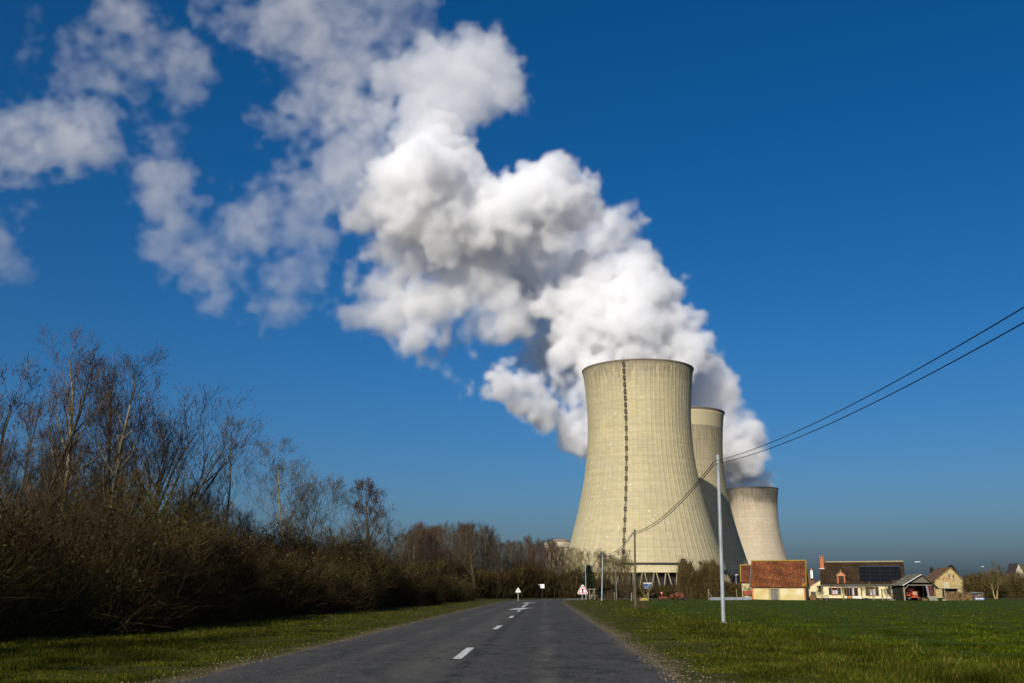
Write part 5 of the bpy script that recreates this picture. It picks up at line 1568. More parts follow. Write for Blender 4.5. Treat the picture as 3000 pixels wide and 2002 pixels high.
LIMESTONE = M('door_surround', (0.30, 0.255, 0.11), (0.36, 0.31, 0.15), scale=3, rough=0.95)
GREYDOOR = M('grey_door_planks', (0.10, 0.095, 0.085), (0.22, 0.205, 0.185), scale=4.0, stretch=(3, 1, 0.35), bump=0.01)
DARKWOOD = M('dark_wood', (0.022, 0.014, 0.010), (0.04, 0.026, 0.018), scale=3, rough=0.8)
SHUTTER = M('shutter_paint', (0.014, 0.012, 0.013), (0.024, 0.02, 0.02), scale=3, rough=0.7)
GLASS = M('window_glass', (0.012, 0.015, 0.018), rough=0.08, spec=0.6)
CURTAIN = M('curtain', (0.35, 0.37, 0.40), (0.5, 0.52, 0.55), scale=8, stretch=(4, 1, 0.3))
ZINC = M('zinc', (0.20, 0.215, 0.22), (0.28, 0.295, 0.30), scale=2, rough=0.5, metal=0.4)
PLINTH = M('plinth', (0.44, 0.40, 0.30), (0.52, 0.48, 0.37), scale=1.5, rough=0.95)

# ---- barn with red tiled roof
fb = Fac(2203, 158, 20)
WB = fb.x(2360, 0)
HB = fb.z(WB * 0.5, 1717.5)
barn = fb.make('stone_barn', 'low cream barn with steep mossy red tile roof and grey plank door', 'barn')
DB = 6.6
ZR = fb.z(WB * 0.5, 1643.5, DB / 2)
door = (fb.x(2258.5), fb.x(2279.5), fb.z(2, 1727))
def wall_with_holes(W, H, holes, th=0.35, y0=0.0):
    """front wall slab pierced by openings (x0, x1, z0, z1)"""
    xs_ = sorted({0.0, W, *[h[0] for h in holes], *[h[1] for h in holes]}); zs2 = sorted({-0.3, H, *[h[2] for h in holes], *[h[3] for h in holes]})
    b = MB()
    for i in range(len(xs_) - 1):
        for j in range(len(zs2) - 1):
            cx, cz = (xs_[i] + xs_[i + 1]) / 2, (zs2[j] + zs2[j + 1]) / 2
            if any(h[0] < cx < h[1] and h[2] < cz < h[3] for h in holes): continue
            b.box(xs_[i], xs_[i + 1], y0, y0 + th, zs2[j], zs2[j + 1])
    me_ = b
    return b
def weld(o):
    bm = bmesh.new(); bm.from_mesh(o.data)
    bmesh.ops.remove_doubles(bm, verts=bm.verts, dist=0.0005)
    # drop the inner faces shared by neighbouring blocks
    seen = {}
    for f in bm.faces: seen.setdefault(tuple(round(c, 3) for c in f.calc_center_median()), []).append(f)
    bmesh.ops.delete(bm, geom=[f for fs_ in seen.values() if len(fs_) > 1 for f in fs_], context='FACES')
    bm.to_mesh(o.data); bm.free()
def walls(parent, mat, W, D, H, ZRg, holes, th=0.35, name='wall'):
    o = wall_with_holes(W, H, holes, th).build('front_' + name, mat, parent); weld(o)
    b = MB(); b.box(0, W, D - th, D, -0.3, H); b.build('back_' + name, mat, parent)
    for x_ in (0.003, W - th - 0.003):
        MB().prism([(x_, th, -0.3), (x_, D - th, -0.3), (x_, D - th, H), (x_, D / 2, ZRg - 0.12), (x_, th, H)], (th, 0, 0)).build('gable_' + name, mat, parent)
walls(barn, CREAM_B, WB, DB, HB, ZR, [(door[0], door[1], -0.3, door[2])])
def flare(HH, ZZ, D, over=0.25, k=0.55):
    def f(t):
        y = -over + (D / 2 + over) * t
        z = HH - 0.12 + (ZZ - HH + 0.12) * (t ** 1.0 * (1 - k * 0.25) + k * 0.25 * t * t)
        return y, z
    return f
pf = flare(HB, ZR, DB)
b = MB(); N_ = 8
pr = [pf(i / N_) for i in range(N_ + 1)]
b.prism([(-0.12, y, z - 0.02) for y, z in pr] + [(-0.12, y, z - 0.10) for y, z in pr[::-1]], (WB + 0.24, 0, 0))
pr2 = [(DB - y, z) for y, z in pr]
b.prism([(-0.12, y, z - 0.02) for y, z in pr2] + [(-0.12, y, z - 0.10) for y, z in pr2[::-1]], (WB + 0.24, 0, 0))
rf = b.build('roof', M('roof_underlay', (0.10, 0.03, 0.015)), barn)
RED_T = [((0.155, 0.047, 0.018), 5), ((0.21, 0.068, 0.020), 2.5), ((0.095, 0.032, 0.015), 4), ((0.24, 0.10, 0.03), 0.6), ((0.075, 0.040, 0.018), 2.4)]
quad_tiles('roof_tiles', rf, TILE, -0.14, WB + 0.14, pf, 30, 66, RED_T, 3, 0.045)
MOSS = M('yellow_moss', (0.26, 0.17, 0.02), (0.36, 0.24, 0.035), scale=6, bump=0.03)
b = MB(); r3 = random.Random(4)
x_ = -0.15
while x_ < WB + 0.1:
    L_ = r3.uniform(0.3, 0.42); y_, z_ = pf(1.0)
    b.lathe([(0.02, 0), (0.13, 0), (0.12, L_), (0.02, L_)], 8); 
    k = len(b.v) - 32
    for i in range(k, len(b.v)):
        vx, vy, vz = b.v[i]; b.v[i] = (x_ + vz, y_ + vx, z_ + 0.02 + vy * 0.8)
    x_ += L_ + 0.005
o = b.build('ridge_tiles', MOSS, rf); o['kind'] = 'stuff'
b = MB()
for i in range(N_):
    (ya, za), (yb, zb) = pr[i], pr[i + 1]
    b.beam((-0.17, ya, za + 0.03), (-0.17, yb, zb + 0.03), 0.06, 0.16)
b.build('verge_board', ZINC, rf)
b = MB()
for i in range(N_):
    (ya, za), (yb, zb) = pr[i], pr[i + 1]
    b.beam((WB + 0.15, ya, za + 0.04), (WB + 0.15, yb, zb + 0.04), 0.10, 0.10)
b.build('mossy_verge', MOSS, rf)
quad_tiles('moss_patch', rf, TILE, WB - 0.42, WB - 0.02, lambda t: (pf(0.01 + t * 0.12)[0], pf(0.01 + t * 0.12)[1] + 0.06), 3, 3, [((0.34, 0.2, 0.02), 1)], 5)
yv, zv = pf(0.22)
MB().tube([(WB - 0.32, yv, zv), (WB - 0.32, yv, zv + 0.5)], 0.07, 8).build('vent_pipe', ZINC, rf)
# plank door in a pale surround with timber lintel
dx0, dx1, dz1 = door
nb = 5
dr = MB(); dr.box(dx0, dx1, 0.20, 0.24, 0.02, dz1); dr = dr.build('door', DARKWOOD, barn)
for k in range(nb):
    a_ = dx0 + 0.02 + (dx1 - dx0 - 0.04) * k / nb; c_ = dx0 + 0.02 + (dx1 - dx0 - 0.04) * (k + 1) / nb - 0.015
    MB().box(a_, c_, 0.15, 0.195, 0.03 + 0.02 * (k % 2), dz1 - 0.02).build('plank', GREYDOOR, dr)
MB().box(dx0 + 0.02, dx1 - 0.02, 0.12, 0.148, dz1 * 0.76, dz1 * 0.80).build('ledge', GREYDOOR, dr)
for (x0, x1) in ((fb.x(2251.5), dx0), (dx1, fb.x(2285))):
    MB().box(x0, x1, -0.012, 0.06, -0.1, dz1 + 0.02).build('door_surround', LIMESTONE, barn)
MB().box(fb.x(2251.5), fb.x(2285), -0.013, 0.06, dz1 + 0.024, dz1 + 0.24).build('door_surround', LIMESTONE, barn)
MB().box(dx0 - 0.25, dx1 + 0.18, -0.02, 0.1, dz1 - 0.03, dz1 + 0.02).build('lintel', GREYDOOR, barn)
# brick quoins
for side in (0, 1):
    z_ = 0.0; k = 0
    while z_ < HB - 0.15:
        w_ = 0.30 if k % 2 else 0.18
        if side == 0: MB().box(-0.015, w_, -0.018, 0.1, z_, z_ + 0.155).build('brick', BRICK, barn)
        else: MB().box(WB - w_ * 0.9, WB + 0.015, -0.018, 0.1, z_, z_ + 0.155).build('brick', BRICK, barn)
        z_ += 0.165; k += 1
for k in range(14):
    x_ = 0.25 + (WB - 0.5) * k / 13
    MB().box(x_ - 0.04, x_ + 0.04, -0.16, 0.05, HB - 0.14, HB - 0.05).build('rafter_end', DARKWOOD, barn)

# ---- small outbuilding left of the barn
fo = Fac(2175, 172, 14)
WO = fo.x(2222); HO = fo.z(WO * 0.4, 1704.5); DO = 5.2; ZO = fo.z(WO * 0.4, 1656, DO / 2)
ob = fo.make('outbuilding', 'small cream outbuilding with plain red-brown roof tucked behind the barn', 'outbuilding')
walls(ob, M('outbuilding_render', (0.50, 0.43, 0.25), (0.42, 0.36, 0.20), scale=1.0, bump=0.02), WO, DO, HO, ZO, [])
po = flare(HO, ZO, DO, 0.2, 0.3)
b = MB(); pr = [po(i / 4) for i in range(5)]
b.prism([(-0.1, y, z - 0.02) for y, z in pr] + [(-0.1, y, z - 0.1) for y, z in pr[::-1]], (WO + 0.2, 0, 0))
b.prism([(-0.1, DO - y, z - 0.02) for y, z in pr] + [(-0.1, DO - y, z - 0.1) for y, z in pr[::-1]], (WO + 0.2, 0, 0))
ro = b.build('roof', M('roof_underlay', (0.1, 0.03, 0.015)), ob)
quad_tiles('roof_tiles', ro, TILE, -0.12, WO + 0.12, po, 24, 26, [((0.11, 0.038, 0.020), 4), ((0.15, 0.05, 0.025), 2), ((0.08, 0.035, 0.018), 2)], 8)
b = MB(); y_, z_ = po(1.0); b.beam((-0.14, y_, z_ + 0.03), (WO + 0.1, y_, z_ + 0.03), 0.2, 0.14); b.build('mossy_ridge', MOSS, ro)
b = MB()
for i in range(4): b.beam((-0.13, pr[i][0], pr[i][1] + 0.04), (-0.13, pr[i + 1][0], pr[i + 1][1] + 0.04), 0.14, 0.1)
b.build('mossy_verge', MOSS, ro)

# ---- roof of a house further back, with a white chimney
fk = Fac(2372, 196, 10)
bh = fk.make('back_house', 'brown-roofed house behind with a tall white chimney', 'house')
wk = fk.x(2390); zk0, zk1 = fk.z(0.5, 1722), fk.z(0.5, 1680)
MB().box(0, wk, 0.4, 6, -0.2, zk0).build('wall', M('outbuilding_render', (0.5, 0.43, 0.25)), bh)
MB().prism([(-0.1, 0.2, zk0 - 0.1), (-0.1, 3.2, zk1), (-0.1, 6.2, zk0 - 0.1)], (wk + 0.2, 0, 0)).build('roof', M('brown_roof', (0.10, 0.05, 0.03), (0.15, 0.08, 0.04), scale=3, bump=0.03), bh)
xc = fk.x(2381, 1.5); zc1, zc2, zc0 = fk.z(xc, 1671.5, 1.5), fk.z(xc, 1665.5, 1.5), fk.z(xc, 1695, 1.5)
ch = MB(); ch.box(xc - 0.2, xc + 0.22, 1.3, 1.75, zc0, zc1); ch = ch.build('chimney', WHITE, bh)
MB().box(xc - 0.13, xc + 0.14, 1.38, 1.66, zc1, zc2).build('chimney_pot', BRICK, ch)

# ---- farmhouse
fh = Fac(2408.5, 166, 20)
WH = fh.x(2651, 0, 2.7)
HE = fh.z(WH * 0.4, 1711.5); DH = 7.0
ZH = fh.z(WH * 0.4, 1647.2, DH / 2)
house = fh.make('farmhouse', 'long cream farmhouse with dark brown roof, dormer and solar panels', 'house')
def hx(px): return fh.x(px)
def hz(px, py): return fh.z(fh.x(px), py)
wins = [(2437.2, 2454.2, 1722.0, 1743.0), (2546.0, 2564.5, 1720.0, 1745.5), (2610.0, 2626.5, 1719.5, 1740.0)]
holes = [(hx(a_), hx(b_), hz(a_, d_), hz(a_, c_)) for a_, b_, c_, d_ in wins]
holes.append((hx(2476), hx(2523), -0.3, hz(2500, 1722)))
walls(house, CREAM_H, WH, DH, HE, ZH, holes)
MB().box(0.0, hx(2475.5), -0.02, 0.0, -0.2, hz(2440, 1752.5)).build('plinth', PLINTH, house)
MB().box(hx(2523.5), WH, -0.02, 0.0, -0.2, hz(2560, 1751.5)).build('plinth', PLINTH, house)
ph = flare(HE, ZH, DH, 0.3, 0.2)
b = MB(); pr = [ph(i / 6) for i in range(7)]
b.prism([(-0.1, y, z - 0.02) for y, z in pr] + [(-0.1, y, z - 0.12) for y, z in pr[::-1]], (WH + 0.2, 0, 0))
b.prism([(-0.1, DH - y, z - 0.02) for y, z in pr] + [(-0.1, DH - y, z - 0.12) for y, z in pr[::-1]], (WH + 0.2, 0, 0))
rh = b.build('roof', M('roof_underlay_dark', (0.03, 0.018, 0.01)), house)
quad_tiles('roof_tiles', rh, TILE, -0.12, WH + 0.12, ph, 34, 130, [((0.032, 0.020, 0.010), 5), ((0.042, 0.026, 0.013), 3), ((0.024, 0.015, 0.009), 3), ((0.055, 0.034, 0.016), 0.6)], 11, 0.03)
y_, z_ = ph(1.0); n_ = 30
for k in range(n_):
    a_ = -0.1 + (WH + 0.2) * k / n_; c_ = -0.1 + (WH + 0.2) * (k + 1) / n_ - 0.02
    MB().tube([(a_, y_, z_ + 0.03), (c_, y_, z_ + 0.05)], [0.10, 0.13], 8).build('ridge_tile', M('ridge_pale', (0.34, 0.29, 0.16), (0.25, 0.20, 0.11), scale=3), rh)
# gutter and downpipe
yg, zg_ = ph(0.0)
b = MB(); b.lathe([(0.075, -0.1), (0.075, WH + 0.1)], 10, a0=math.pi, a1=2 * math.pi)
b.v = [(vz, yg - 0.07 + vx * 1.0, zg_ - 0.02 + vy) for vx, vy, vz in b.v]
b.build('gutter', M('gutter_pale', (0.30, 0.31, 0.29), (0.40, 0.41, 0.38), scale=3, rough=0.5), house)
MB().tube([(0.15, -0.1, HE - 0.2), (0.15, -0.1, 0.0)], 0.05, 8).build('downpipe', M('pipe_dark', (0.08, 0.08, 0.075)), house)
# windows, shutters, brick arches
for k, (a_, b_, c_, d_) in enumerate(wins):
    x0, x1, z0, z1 = holes[k]
    w = thing_w = MB(); w.box(x0, x1, 0.24, 0.26, z0, z1); w = w.build('window', GLASS, house)
    b = MB(); fw = 0.09
    b.box(x0, x0 + fw, 0.16, 0.235, z0, z1); b.box(x1 - fw, x1, 0.16, 0.235, z0, z1); b.box(x0 + fw, x1 - fw, 0.16, 0.235, z1 - fw, z1); b.box(x0 + fw, x1 - fw, 0.16, 0.235, z0, z0 + fw)
    b.box((x0 + x1) / 2 - 0.05, (x0 + x1) / 2 + 0.05, 0.155, 0.236, z0 + fw, z1 - fw)
    b.build('frame', M('window_frame', (0.17, 0.05, 0.03), (0.22, 0.07, 0.04), scale=3), w)
    MB().box(x0 + fw, x1 - fw, 0.237, 0.239, z0 + fw, z0 + (z1 - z0) * (0.62 if k != 1 else 0.75)).build('curtain', CURTAIN, w)
    MB().box(x0 - 0.08, x1 + 0.08, -0.07, 0.15, z0 - 0.09, z0).build('sill', BRICK, w)
    # arch of bricks
    n2 = 9; xm = (x0 + x1) / 2; hw_ = (x1 - x0) / 2 + 0.22
    for i in range(n2):
        t_ = (i + 0.5) / n2 * 2 - 1
        q0 = Vector((xm + t_ * hw_ * 0.96, 0, z1 + 0.02 + 0.12 * (1 - t_ * t_))); q1 = Vector((xm + t_ * hw_ * 1.06, 0, z1 + 0.24 + 0.12 * (1 - t_ * t_)))
        MB().beam(q0 + Vector((0, 0.01, 0)), q1 + Vector((0, 0.01, 0)), hw_ * 2 / n2 * 0.93, 0.07, up=(0, 1, 0)).build('brick', BRICK, house)
    wl_ = 0.0
    for s_ in (-1, 1):
        if k == 2 and s_ == 1: pass
        sw = (x1 - x0) * 0.50
        xa = x0 - 0.03 - sw if s_ < 0 else x1 + 0.03
        sh = MB(); sh.box(xa, xa + sw, -0.055, -0.015, z0 - 0.02, z1 + 0.02); sh = sh.build('shutter', SHUTTER, house)
        for zz in (z0 + 0.2, z1 - 0.25): MB().box(xa + 0.03, xa + sw - 0.03, -0.075, -0.057, zz, zz + 0.08).build('batten', SHUTTER, sh)
# chimney
cx0, cx1 = hx(2408) - 0.12, fh.x(2418.5, DH / 2, 6) 
cz0, cz1, czt = fh.z(0.3, 1666, 2.6), fh.z(0.3, 1636.5, 2.6), fh.z(0.3, 1629, 2.6)
chm = MB(); chm.box(cx0 + 0.02, cx0 + 0.62, 2.3, 3.0, cz0 - 0.4, cz1); chm = chm.build('chimney', BRICK, house)
for k in range(4):
    xx = (cx0 - 0.02, cx0 + 0.54)[k % 2]; yy = (2.26, 2.92)[k // 2]
    MB().box(xx, xx + 0.12, yy, yy + 0.12, cz1 + 0.10, czt - 0.08).build('cap_pier', BRICK, chm)
MB().box(cx0 - 0.04, cx0 + 0.68, 2.24, 3.06, cz1, cz1 + 0.098).build('corbel', BRICK, chm)
MB().box(cx0 - 0.06, cx0 + 0.70, 2.22, 3.08, czt - 0.078, czt).build('cap_slab', BRICK, chm)
MB().lathe([(0.10, cz1 + 0.1), (0.12, cz1 + 0.15), (0.10, czt - 0.1), (0.03, czt - 0.09)], 10, (cx0 + 0.32, 2.65, 0)).build('flue_pot', WHITE, chm)
MB().box(cx0 - 0.2, cx0 + 0.66, 2.24, 3.05, cz0 - 0.06, cz0 + 0.06).build('flashing', M('lead_white', (0.5, 0.51, 0.5), rough=0.5), chm)
# aerial on a mast beside the chimney
an = thing('tv_aerial', 'thin television aerial on a mast by the brick chimney', 'aerial', fh.o + fh.ex * (cx0 - 0.30) + fh.ey * 2.6, -fh.th)
az1 = fh.z(0, 1623.5, 2.6); az0 = fh.z(0, 1668, 2.6)
AM = M('aerial_metal', (0.06, 0.065, 0.07), rough=0.5)
MB().tube([(0, 0, az0 - 0.35), (-0.05, 0, az1)], 0.025, 6).build('mast', AM, an)
MB().beam((-0.05, 0, az0), (0.4, 0.1, az0 - 0.02), 0.05, 0.05).build('bracket', AM, an)
MB().beam((-0.85, 0, az1 + 0.02), (0.45, 0, az1 - 0.02), 0.04, 0.05).build('boom', AM, an)
for k in range(8):
    x_ = -0.8 + k * 0.15
    MB().beam((x_, -0.28, az1 + 0.03), (x_, 0.28, az1 + 0.03), 0.02, 0.02).build('element', AM, an)
MB().beam((0.4, 0, az1 - 0.25), (0.5, 0, az1 + 0.3), 0.02, 0.4).build('reflector', AM, an)
# dormer with brick jambs and pediment
dxa, dxb = fh.x(2451.3, 0.6, 4), fh.x(2476, 0.6, 4)
dz0, dz1_, dzt = fh.z(dxa, 1714, 0.0), fh.z(dxa, 1687.5, 0.0), fh.z(dxa, 1674, 0.0)
dm = MB(); dm.box(dxa + 0.28, dxb - 0.26, 0.02, 0.10, dz0, dz1_); dm = dm.build('dormer', DARKWOOD, house)
for (x0, x1) in ((dxa, dxa + 0.27), (dxb - 0.25, dxb)):
    z_ = dz0 - 0.05; k = 0
    while z_ < dz1_ - 0.02:
        MB().box(x0, x1, -0.06 - 0.008 * (k % 2), 0.9, z_, min(z_ + 0.13, dz1_)).build('brick', BRICK, dm); z_ += 0.14; k += 1
xm = (dxa + dxb) / 2
MB().prism([(dxa - 0.02, -0.05, dz1_ + 0.04), (dxb + 0.02, -0.05, dz1_ + 0.04), (xm, -0.05, dzt - 0.10)], (0, 0.3, 0)).build('pediment', M('pediment_brick', (0.46, 0.17, 0.08), (0.52, 0.21, 0.10), scale=8), dm)
for s_ in (-1, 1):
    xe = xm + s_ * ((dxb - dxa) / 2 + 0.12)
    MB().prism([(xe, -0.16, dz1_ - 0.02), (xm, -0.16, dzt), (xm, -0.16, dzt + 0.10), (xe, -0.16, dz1_ + 0.08)], (0, 1.9, 0)).build('dormer_roof', M('dormer_slate', (0.16, 0.11, 0.07), (0.22, 0.16, 0.10), scale=4), dm)
MB().box(dxa - 0.02, dxb + 0.02, -0.08, 0.0, dz1_, dz1_ + 0.035).build('lintel', M('lintel_pale', (0.4, 0.34, 0.24)), dm)
o = heap('x', 2463, 160, 0.1, 0.1, M('finial_stone', (0.35, 0.3, 0.2)), 'finial', 'x')
o.parent = dm; o.location = (xm, -0.1, dzt + 0.1)
for k_ in ('label', 'category'): del o[k_]
# solar panels
sx0, sx1 = fh.x(2517.5, 0.7, 4), fh.x(2640, 0.7, 4)
def t_of(py):
    best = None
    for i in range(201):
        y__, z__ = ph(i / 200); d_ = abs(proj(fh.o + fh.ex * ((sx0 + sx1) / 2) + fh.ey * y__ + Vector((0, 0, z__)))[1] - py)
        if best is None or d_ < best[0]: best = (d_, i / 200)
    return best[1]
t0_, t1_ = t_of(1706.3), t_of(1662.5)
PANEL = M('solar_cells', (0.006, 0.007, 0.009), (0.010, 0.011, 0.014), scale=20, rough=0.9, spec=0.02)
PFRAME = M('panel_frame', (0.022, 0.024, 0.027), rough=0.8, spec=0.05)
for i in range(4):
    for j in range(4):
        (ya, za), (yb, zb) = ph(t0_ + (t1_ - t0_) * i / 4 + 0.004), ph(t0_ + (t1_ - t0_) * (i + 1) / 4 - 0.004)
        xa = sx0 + (sx1 - sx0) * j / 4 + 0.015; xb = sx0 + (sx1 - sx0) * (j + 1) / 4 - 0.015
        L_ = math.hypot(yb - ya, zb - za); nn = Vector((0, -(zb - za) / L_, (yb - ya) / L_))
        a3, b3 = Vector((0, ya, za)) + nn * 0.10, Vector((0, yb, zb)) + nn * 0.10
        pn = MB(); pn.prism([(xa, *a3.yz), (xb, *a3.yz), (xb, *b3.yz), (xa, *b3.yz)], nn * 0.03)
        pn = pn.build('solar_panel', PANEL, house)
        b = MB(); up_ = nn * 0.034
        for (p_, q_) in (((xa, *a3.yz), (xb, *a3.yz)), ((xa, *b3.yz), (xb, *b3.yz)), ((xa, *a3.yz), (xa, *b3.yz)), ((xb, *a3.yz), (xb, *b3.yz))):
            b.beam(Vector(p_) + up_, Vector(q_) + up_, 0.03, 0.02, up=nn)
        b.build('frame', PFRAME, pn)
(ya, za), (yb, zb) = ph(t1_ + 0.004), ph(t1_ + 0.045)
MB().prism([(sx0, ya, za + 0.05), (sx1, ya, za + 0.05), (sx1, yb, zb + 0.05), (sx0, yb, zb + 0.05)], (0, -0.03, 0.03)).build('panel_flashing', M('flashing_blue', (0.045, 0.065, 0.08), rough=0.4, metal=0.3), house)
# glazed porch
px0, px1 = fh.x(2473.5, -0.9), fh.x(2524, -0.9)
zp = fh.z(2.0, 1721.5, -0.9); zlow = fh.z(2.0, 1746.5, -0.9)
OAK = M('oak_frame', (0.20, 0.10, 0.03), (0.27, 0.145, 0.05), scale=4, stretch=(1, 1, 0.2))
po_ = MB(); po_.box(px0 - 0.1, px1 + 0.1, -1.08, 0.05, zp, zp + 0.09); po_ = po_.build('porch', M('porch_roof', (0.40, 0.40, 0.38), (0.48, 0.48, 0.45), scale=3), house)
MB().prism([(px0 - 0.05, -1.0, zp + 0.09), (px0 - 0.05, 0.0, zp + 0.36), (px0 - 0.05, 0.0, zp + 0.09)], (px1 - px0 + 0.1, 0, 0)).build('porch_slope', M('porch_slope_moss', (0.05, 0.045, 0.015), (0.08, 0.07, 0.03), scale=3), po_)
xd0, xd1 = fh.x(2480.5, -0.9), fh.x(2495.5, -0.9)
MB().box(px0, xd0, -0.95, -0.80, -0.1, zlow).build('dwarf_wall', M('porch_white', (0.60, 0.56, 0.46), (0.66, 0.62, 0.52), scale=2), po_)
MB().box(xd1, px1, -0.95, -0.80, -0.1, zlow).build('dwarf_wall', M('porch_white', (0.60, 0.56, 0.46)), po_)
pd = MB(); pd.box(xd0 + 0.04, xd1 - 0.04, -0.92, -0.88, 0.0, zlow - 0.02); pd = pd.build('porch_door', M('door_orange', (0.36, 0.16, 0.03), (0.42, 0.20, 0.045), scale=4), po_)
MB().box(xd0 + 0.04, xd1 - 0.04, -0.90, -0.885, zlow, zp - 0.02).build('glass', GLASS, pd)
for x_ in (px0 + 0.04, xd0, (xd0 + xd1) / 2, xd1, fh.x(2503, -0.9), fh.x(2512.5, -0.9), px1 - 0.04):
    MB().box(x_ - 0.04, x_ + 0.04, -0.96, -0.86, zlow if not (xd0 - 0.01 <= x_ <= xd1 + 0.01 and x_ != (xd0 + xd1) / 2) else 0.0, zp).build('post', OAK, po_)
MB().box(px0, px1, -0.965, -0.85, zp - 0.10, zp - 0.005).build('head_rail', OAK, po_)
MB().box(xd1 + 0.05, px1 - 0.05, -0.89, -0.87, zlow, zp - 0.1).build('glass', GLASS, po_)
MB().box(fh.x(2513, -0.9) + 0.05, px1 - 0.12, -0.93, -0.90, zlow, zp - 0.12).build('curtain', M('yellow_curtain', (0.55, 0.48, 0.24), (0.62, 0.56, 0.32), scale=9, stretch=(4, 1, 0.2)), po_)
MB().box(fh.x(2499.5, -0.9) - 0.10, fh.x(2499.5, -0.9) + 0.10, -0.945, -0.905, zlow + 0.1, zp - 0.15).build('hanging_cloth', CURTAIN, po_)
MB().box(px0 + 0.1, px1 - 0.1, 0.3, 0.36, -0.1, zp).build('inner_wall', DARKWOOD, po_)
# lean-to on the left end
lx0 = fh.x(2375, 0.8); zl0, zl1 = fh.z(lx0, 1719, 0.8), fh.z(0, 1700, 0.8)
wx0, wx1, wz0, wz1 = fh.x(2397.5, 0.8), fh.x(2406.5, 0.8), fh.z(0, 1732, 0.8), fh.z(0, 1719, 0.8)
la_ = MB()
la_.prism([(lx0, 0.8, -0.3), (wx0, 0.8, -0.3), (wx0, 0.8, zl0 + (zl1 - zl0) * (wx0 - lx0) / -lx0), (lx0, 0.8, zl0)], (0, 5, 0))
la_.prism([(wx0, 0.8, -0.3), (-0.004, 0.8, -0.3), (-0.004, 0.8, wz0), (wx0, 0.8, wz0)], (0, 5, 0))
la_.prism([(wx0, 0.8, wz1), (-0.004, 0.8, wz1), (-0.004, 0.8, zl1), (wx0, 0.8, zl0 + (zl1 - zl0) * (wx0 - lx0) / -lx0)], (0, 5, 0))
lt = la_.build('lean_to', CREAM_H, house)
MB().prism([(lx0 - 0.15, 0.7, zl0 - 0.03), (-0.004, 0.7, zl1 + 0.03), (-0.004, 0.7, zl1 + 0.13), (lx0 - 0.15, 0.7, zl0 + 0.06)], (0, 5.2, 0)).build('lean_to_roof', M('lean_to_tiles', (0.22, 0.10, 0.06), (0.28, 0.13, 0.08), scale=4), lt)
MB().box(wx0, -0.02, 1.0, 1.03, wz0, wz1).build('window', GLASS, lt)
MB().box(wx0 - 0.2, 0.0, 0.74, 0.9, wz1, wz1 + 0.11).build('lintel', DARKWOOD, lt)
MB().box(wx0 - 0.05, -0.01, 0.72, 0.9, wz0 - 0.09, wz0).build('sill', DARKWOOD, lt)
for x_ in (wx0, wx1 - 0.02): MB().box(x_, x_ + 0.07, 0.86, 0.95, wz0, wz1).build('frame', DARKWOOD, lt)

# ---- small wooden hut between barn and house
q = put(2383, 154)
hut = thing('dog_kennel', 'small brown wooden kennel between the barn and the farmhouse', 'kennel', q, R(-20))
w_ = 20 * mpp(154) / 2; hz1 = at(2383, 1750, 154).z - q[2]; hz2 = at(2383, 1738.5, 154).z - q[2]
HUTM = M('kennel_wood', (0.12, 0.06, 0.02), (0.17, 0.09, 0.035), scale=4, stretch=(1, 1, 4))
for k in range(6):
    MB().box(-w_ * 0.85, w_ * 0.85, -0.5 - 0.006 * (k % 2), -0.46, 0.02 + k * hz1 / 6, 0.02 + (k + 0.94) * hz1 / 6).build('plank', HUTM, hut)
MB().prism([(-w_ * 0.85, -0.455, 0), (w_ * 0.85, -0.455, 0), (w_ * 0.85, -0.455, hz1), (0, -0.455, hz2 - 0.05), (-w_ * 0.85, -0.455, hz1)], (0, 0.9, 0)).build('body', HUTM, hut)
for s_ in (-1, 1): MB().prism([(s_ * w_ * 1.15, -0.6, hz1 - 0.12), (0, -0.6, hz2), (0, -0.6, hz2 + 0.05), (s_ * w_ * 1.15, -0.6, hz1 - 0.07)], (0, 1.2, 0)).build('roof', M('kennel_roof', (0.09, 0.055, 0.02), (0.13, 0.08, 0.03), scale=4), hut)

# ---- fence posts and rails before the house
fp = thing('garden_fence', 'two tall weathered posts with rails in front of the middle window', 'fence', put(2560, 150))
qf = Vector(put(2560, 150))
tops = []
for px, y1 in ((2559.5, 1726), (2586, 1725)):
    x_ = put(px, 150)[0] - qf.x; H_ = at(px, y1, 150).z - qf.z
    MB().beam((x_, 0, -0.2), (x_ - 0.02, 0, H_), 0.15, 0.15).build('post', OLDWOOD, fp); tops.append((x_, H_))
for py in (1728.8, 1746):
    z_ = at(2570, py, 150).z - qf.z
    MB().beam((tops[0][0], -0.1, z_), (tops[1][0], -0.1, z_), 0.05, 0.05).build('rail', OLDWOOD, fp)
thin_post('thin dark stake in the grass before the left farmhouse window', 2440.5, 1760, 1743, 151, 0.025, AM)
# stone roller wheel leaning by the house
q = put(2421, 153); wl_o = thing('cart_wheel', 'small round wheel with pale hub leaning by the downpipe', 'wheel', q, R(-15))
MB().lathe([(0.30, -0.05), (0.36, -0.05), (0.36, 0.05), (0.30, 0.05), (0.30, -0.05)], 20).build('rim', DARKWOOD, wl_o)
wl_o.children[-1].rotation_euler = (R(80), 0, 0); wl_o.children[-1].location = (0, 0, 0.36)
MB().lathe([(0.01, -0.08), (0.10, -0.08), (0.10, 0.08), (0.01, 0.08)], 12).build('hub', WHITE, wl_o)
wl_o.children[-1].rotation_euler = (R(80), 0, 0); wl_o.children[-1].location = (0, 0, 0.36)
for k in range(8):
    a_ = k * math.pi / 4
    MB().beam((0.08 * math.cos(a_), 0, 0.36 + 0.08 * math.sin(a_)), (0.31 * math.cos(a_), 0, 0.36 + 0.31 * math.sin(a_)), 0.03, 0.03).build('spoke', DARKWOOD, wl_o)
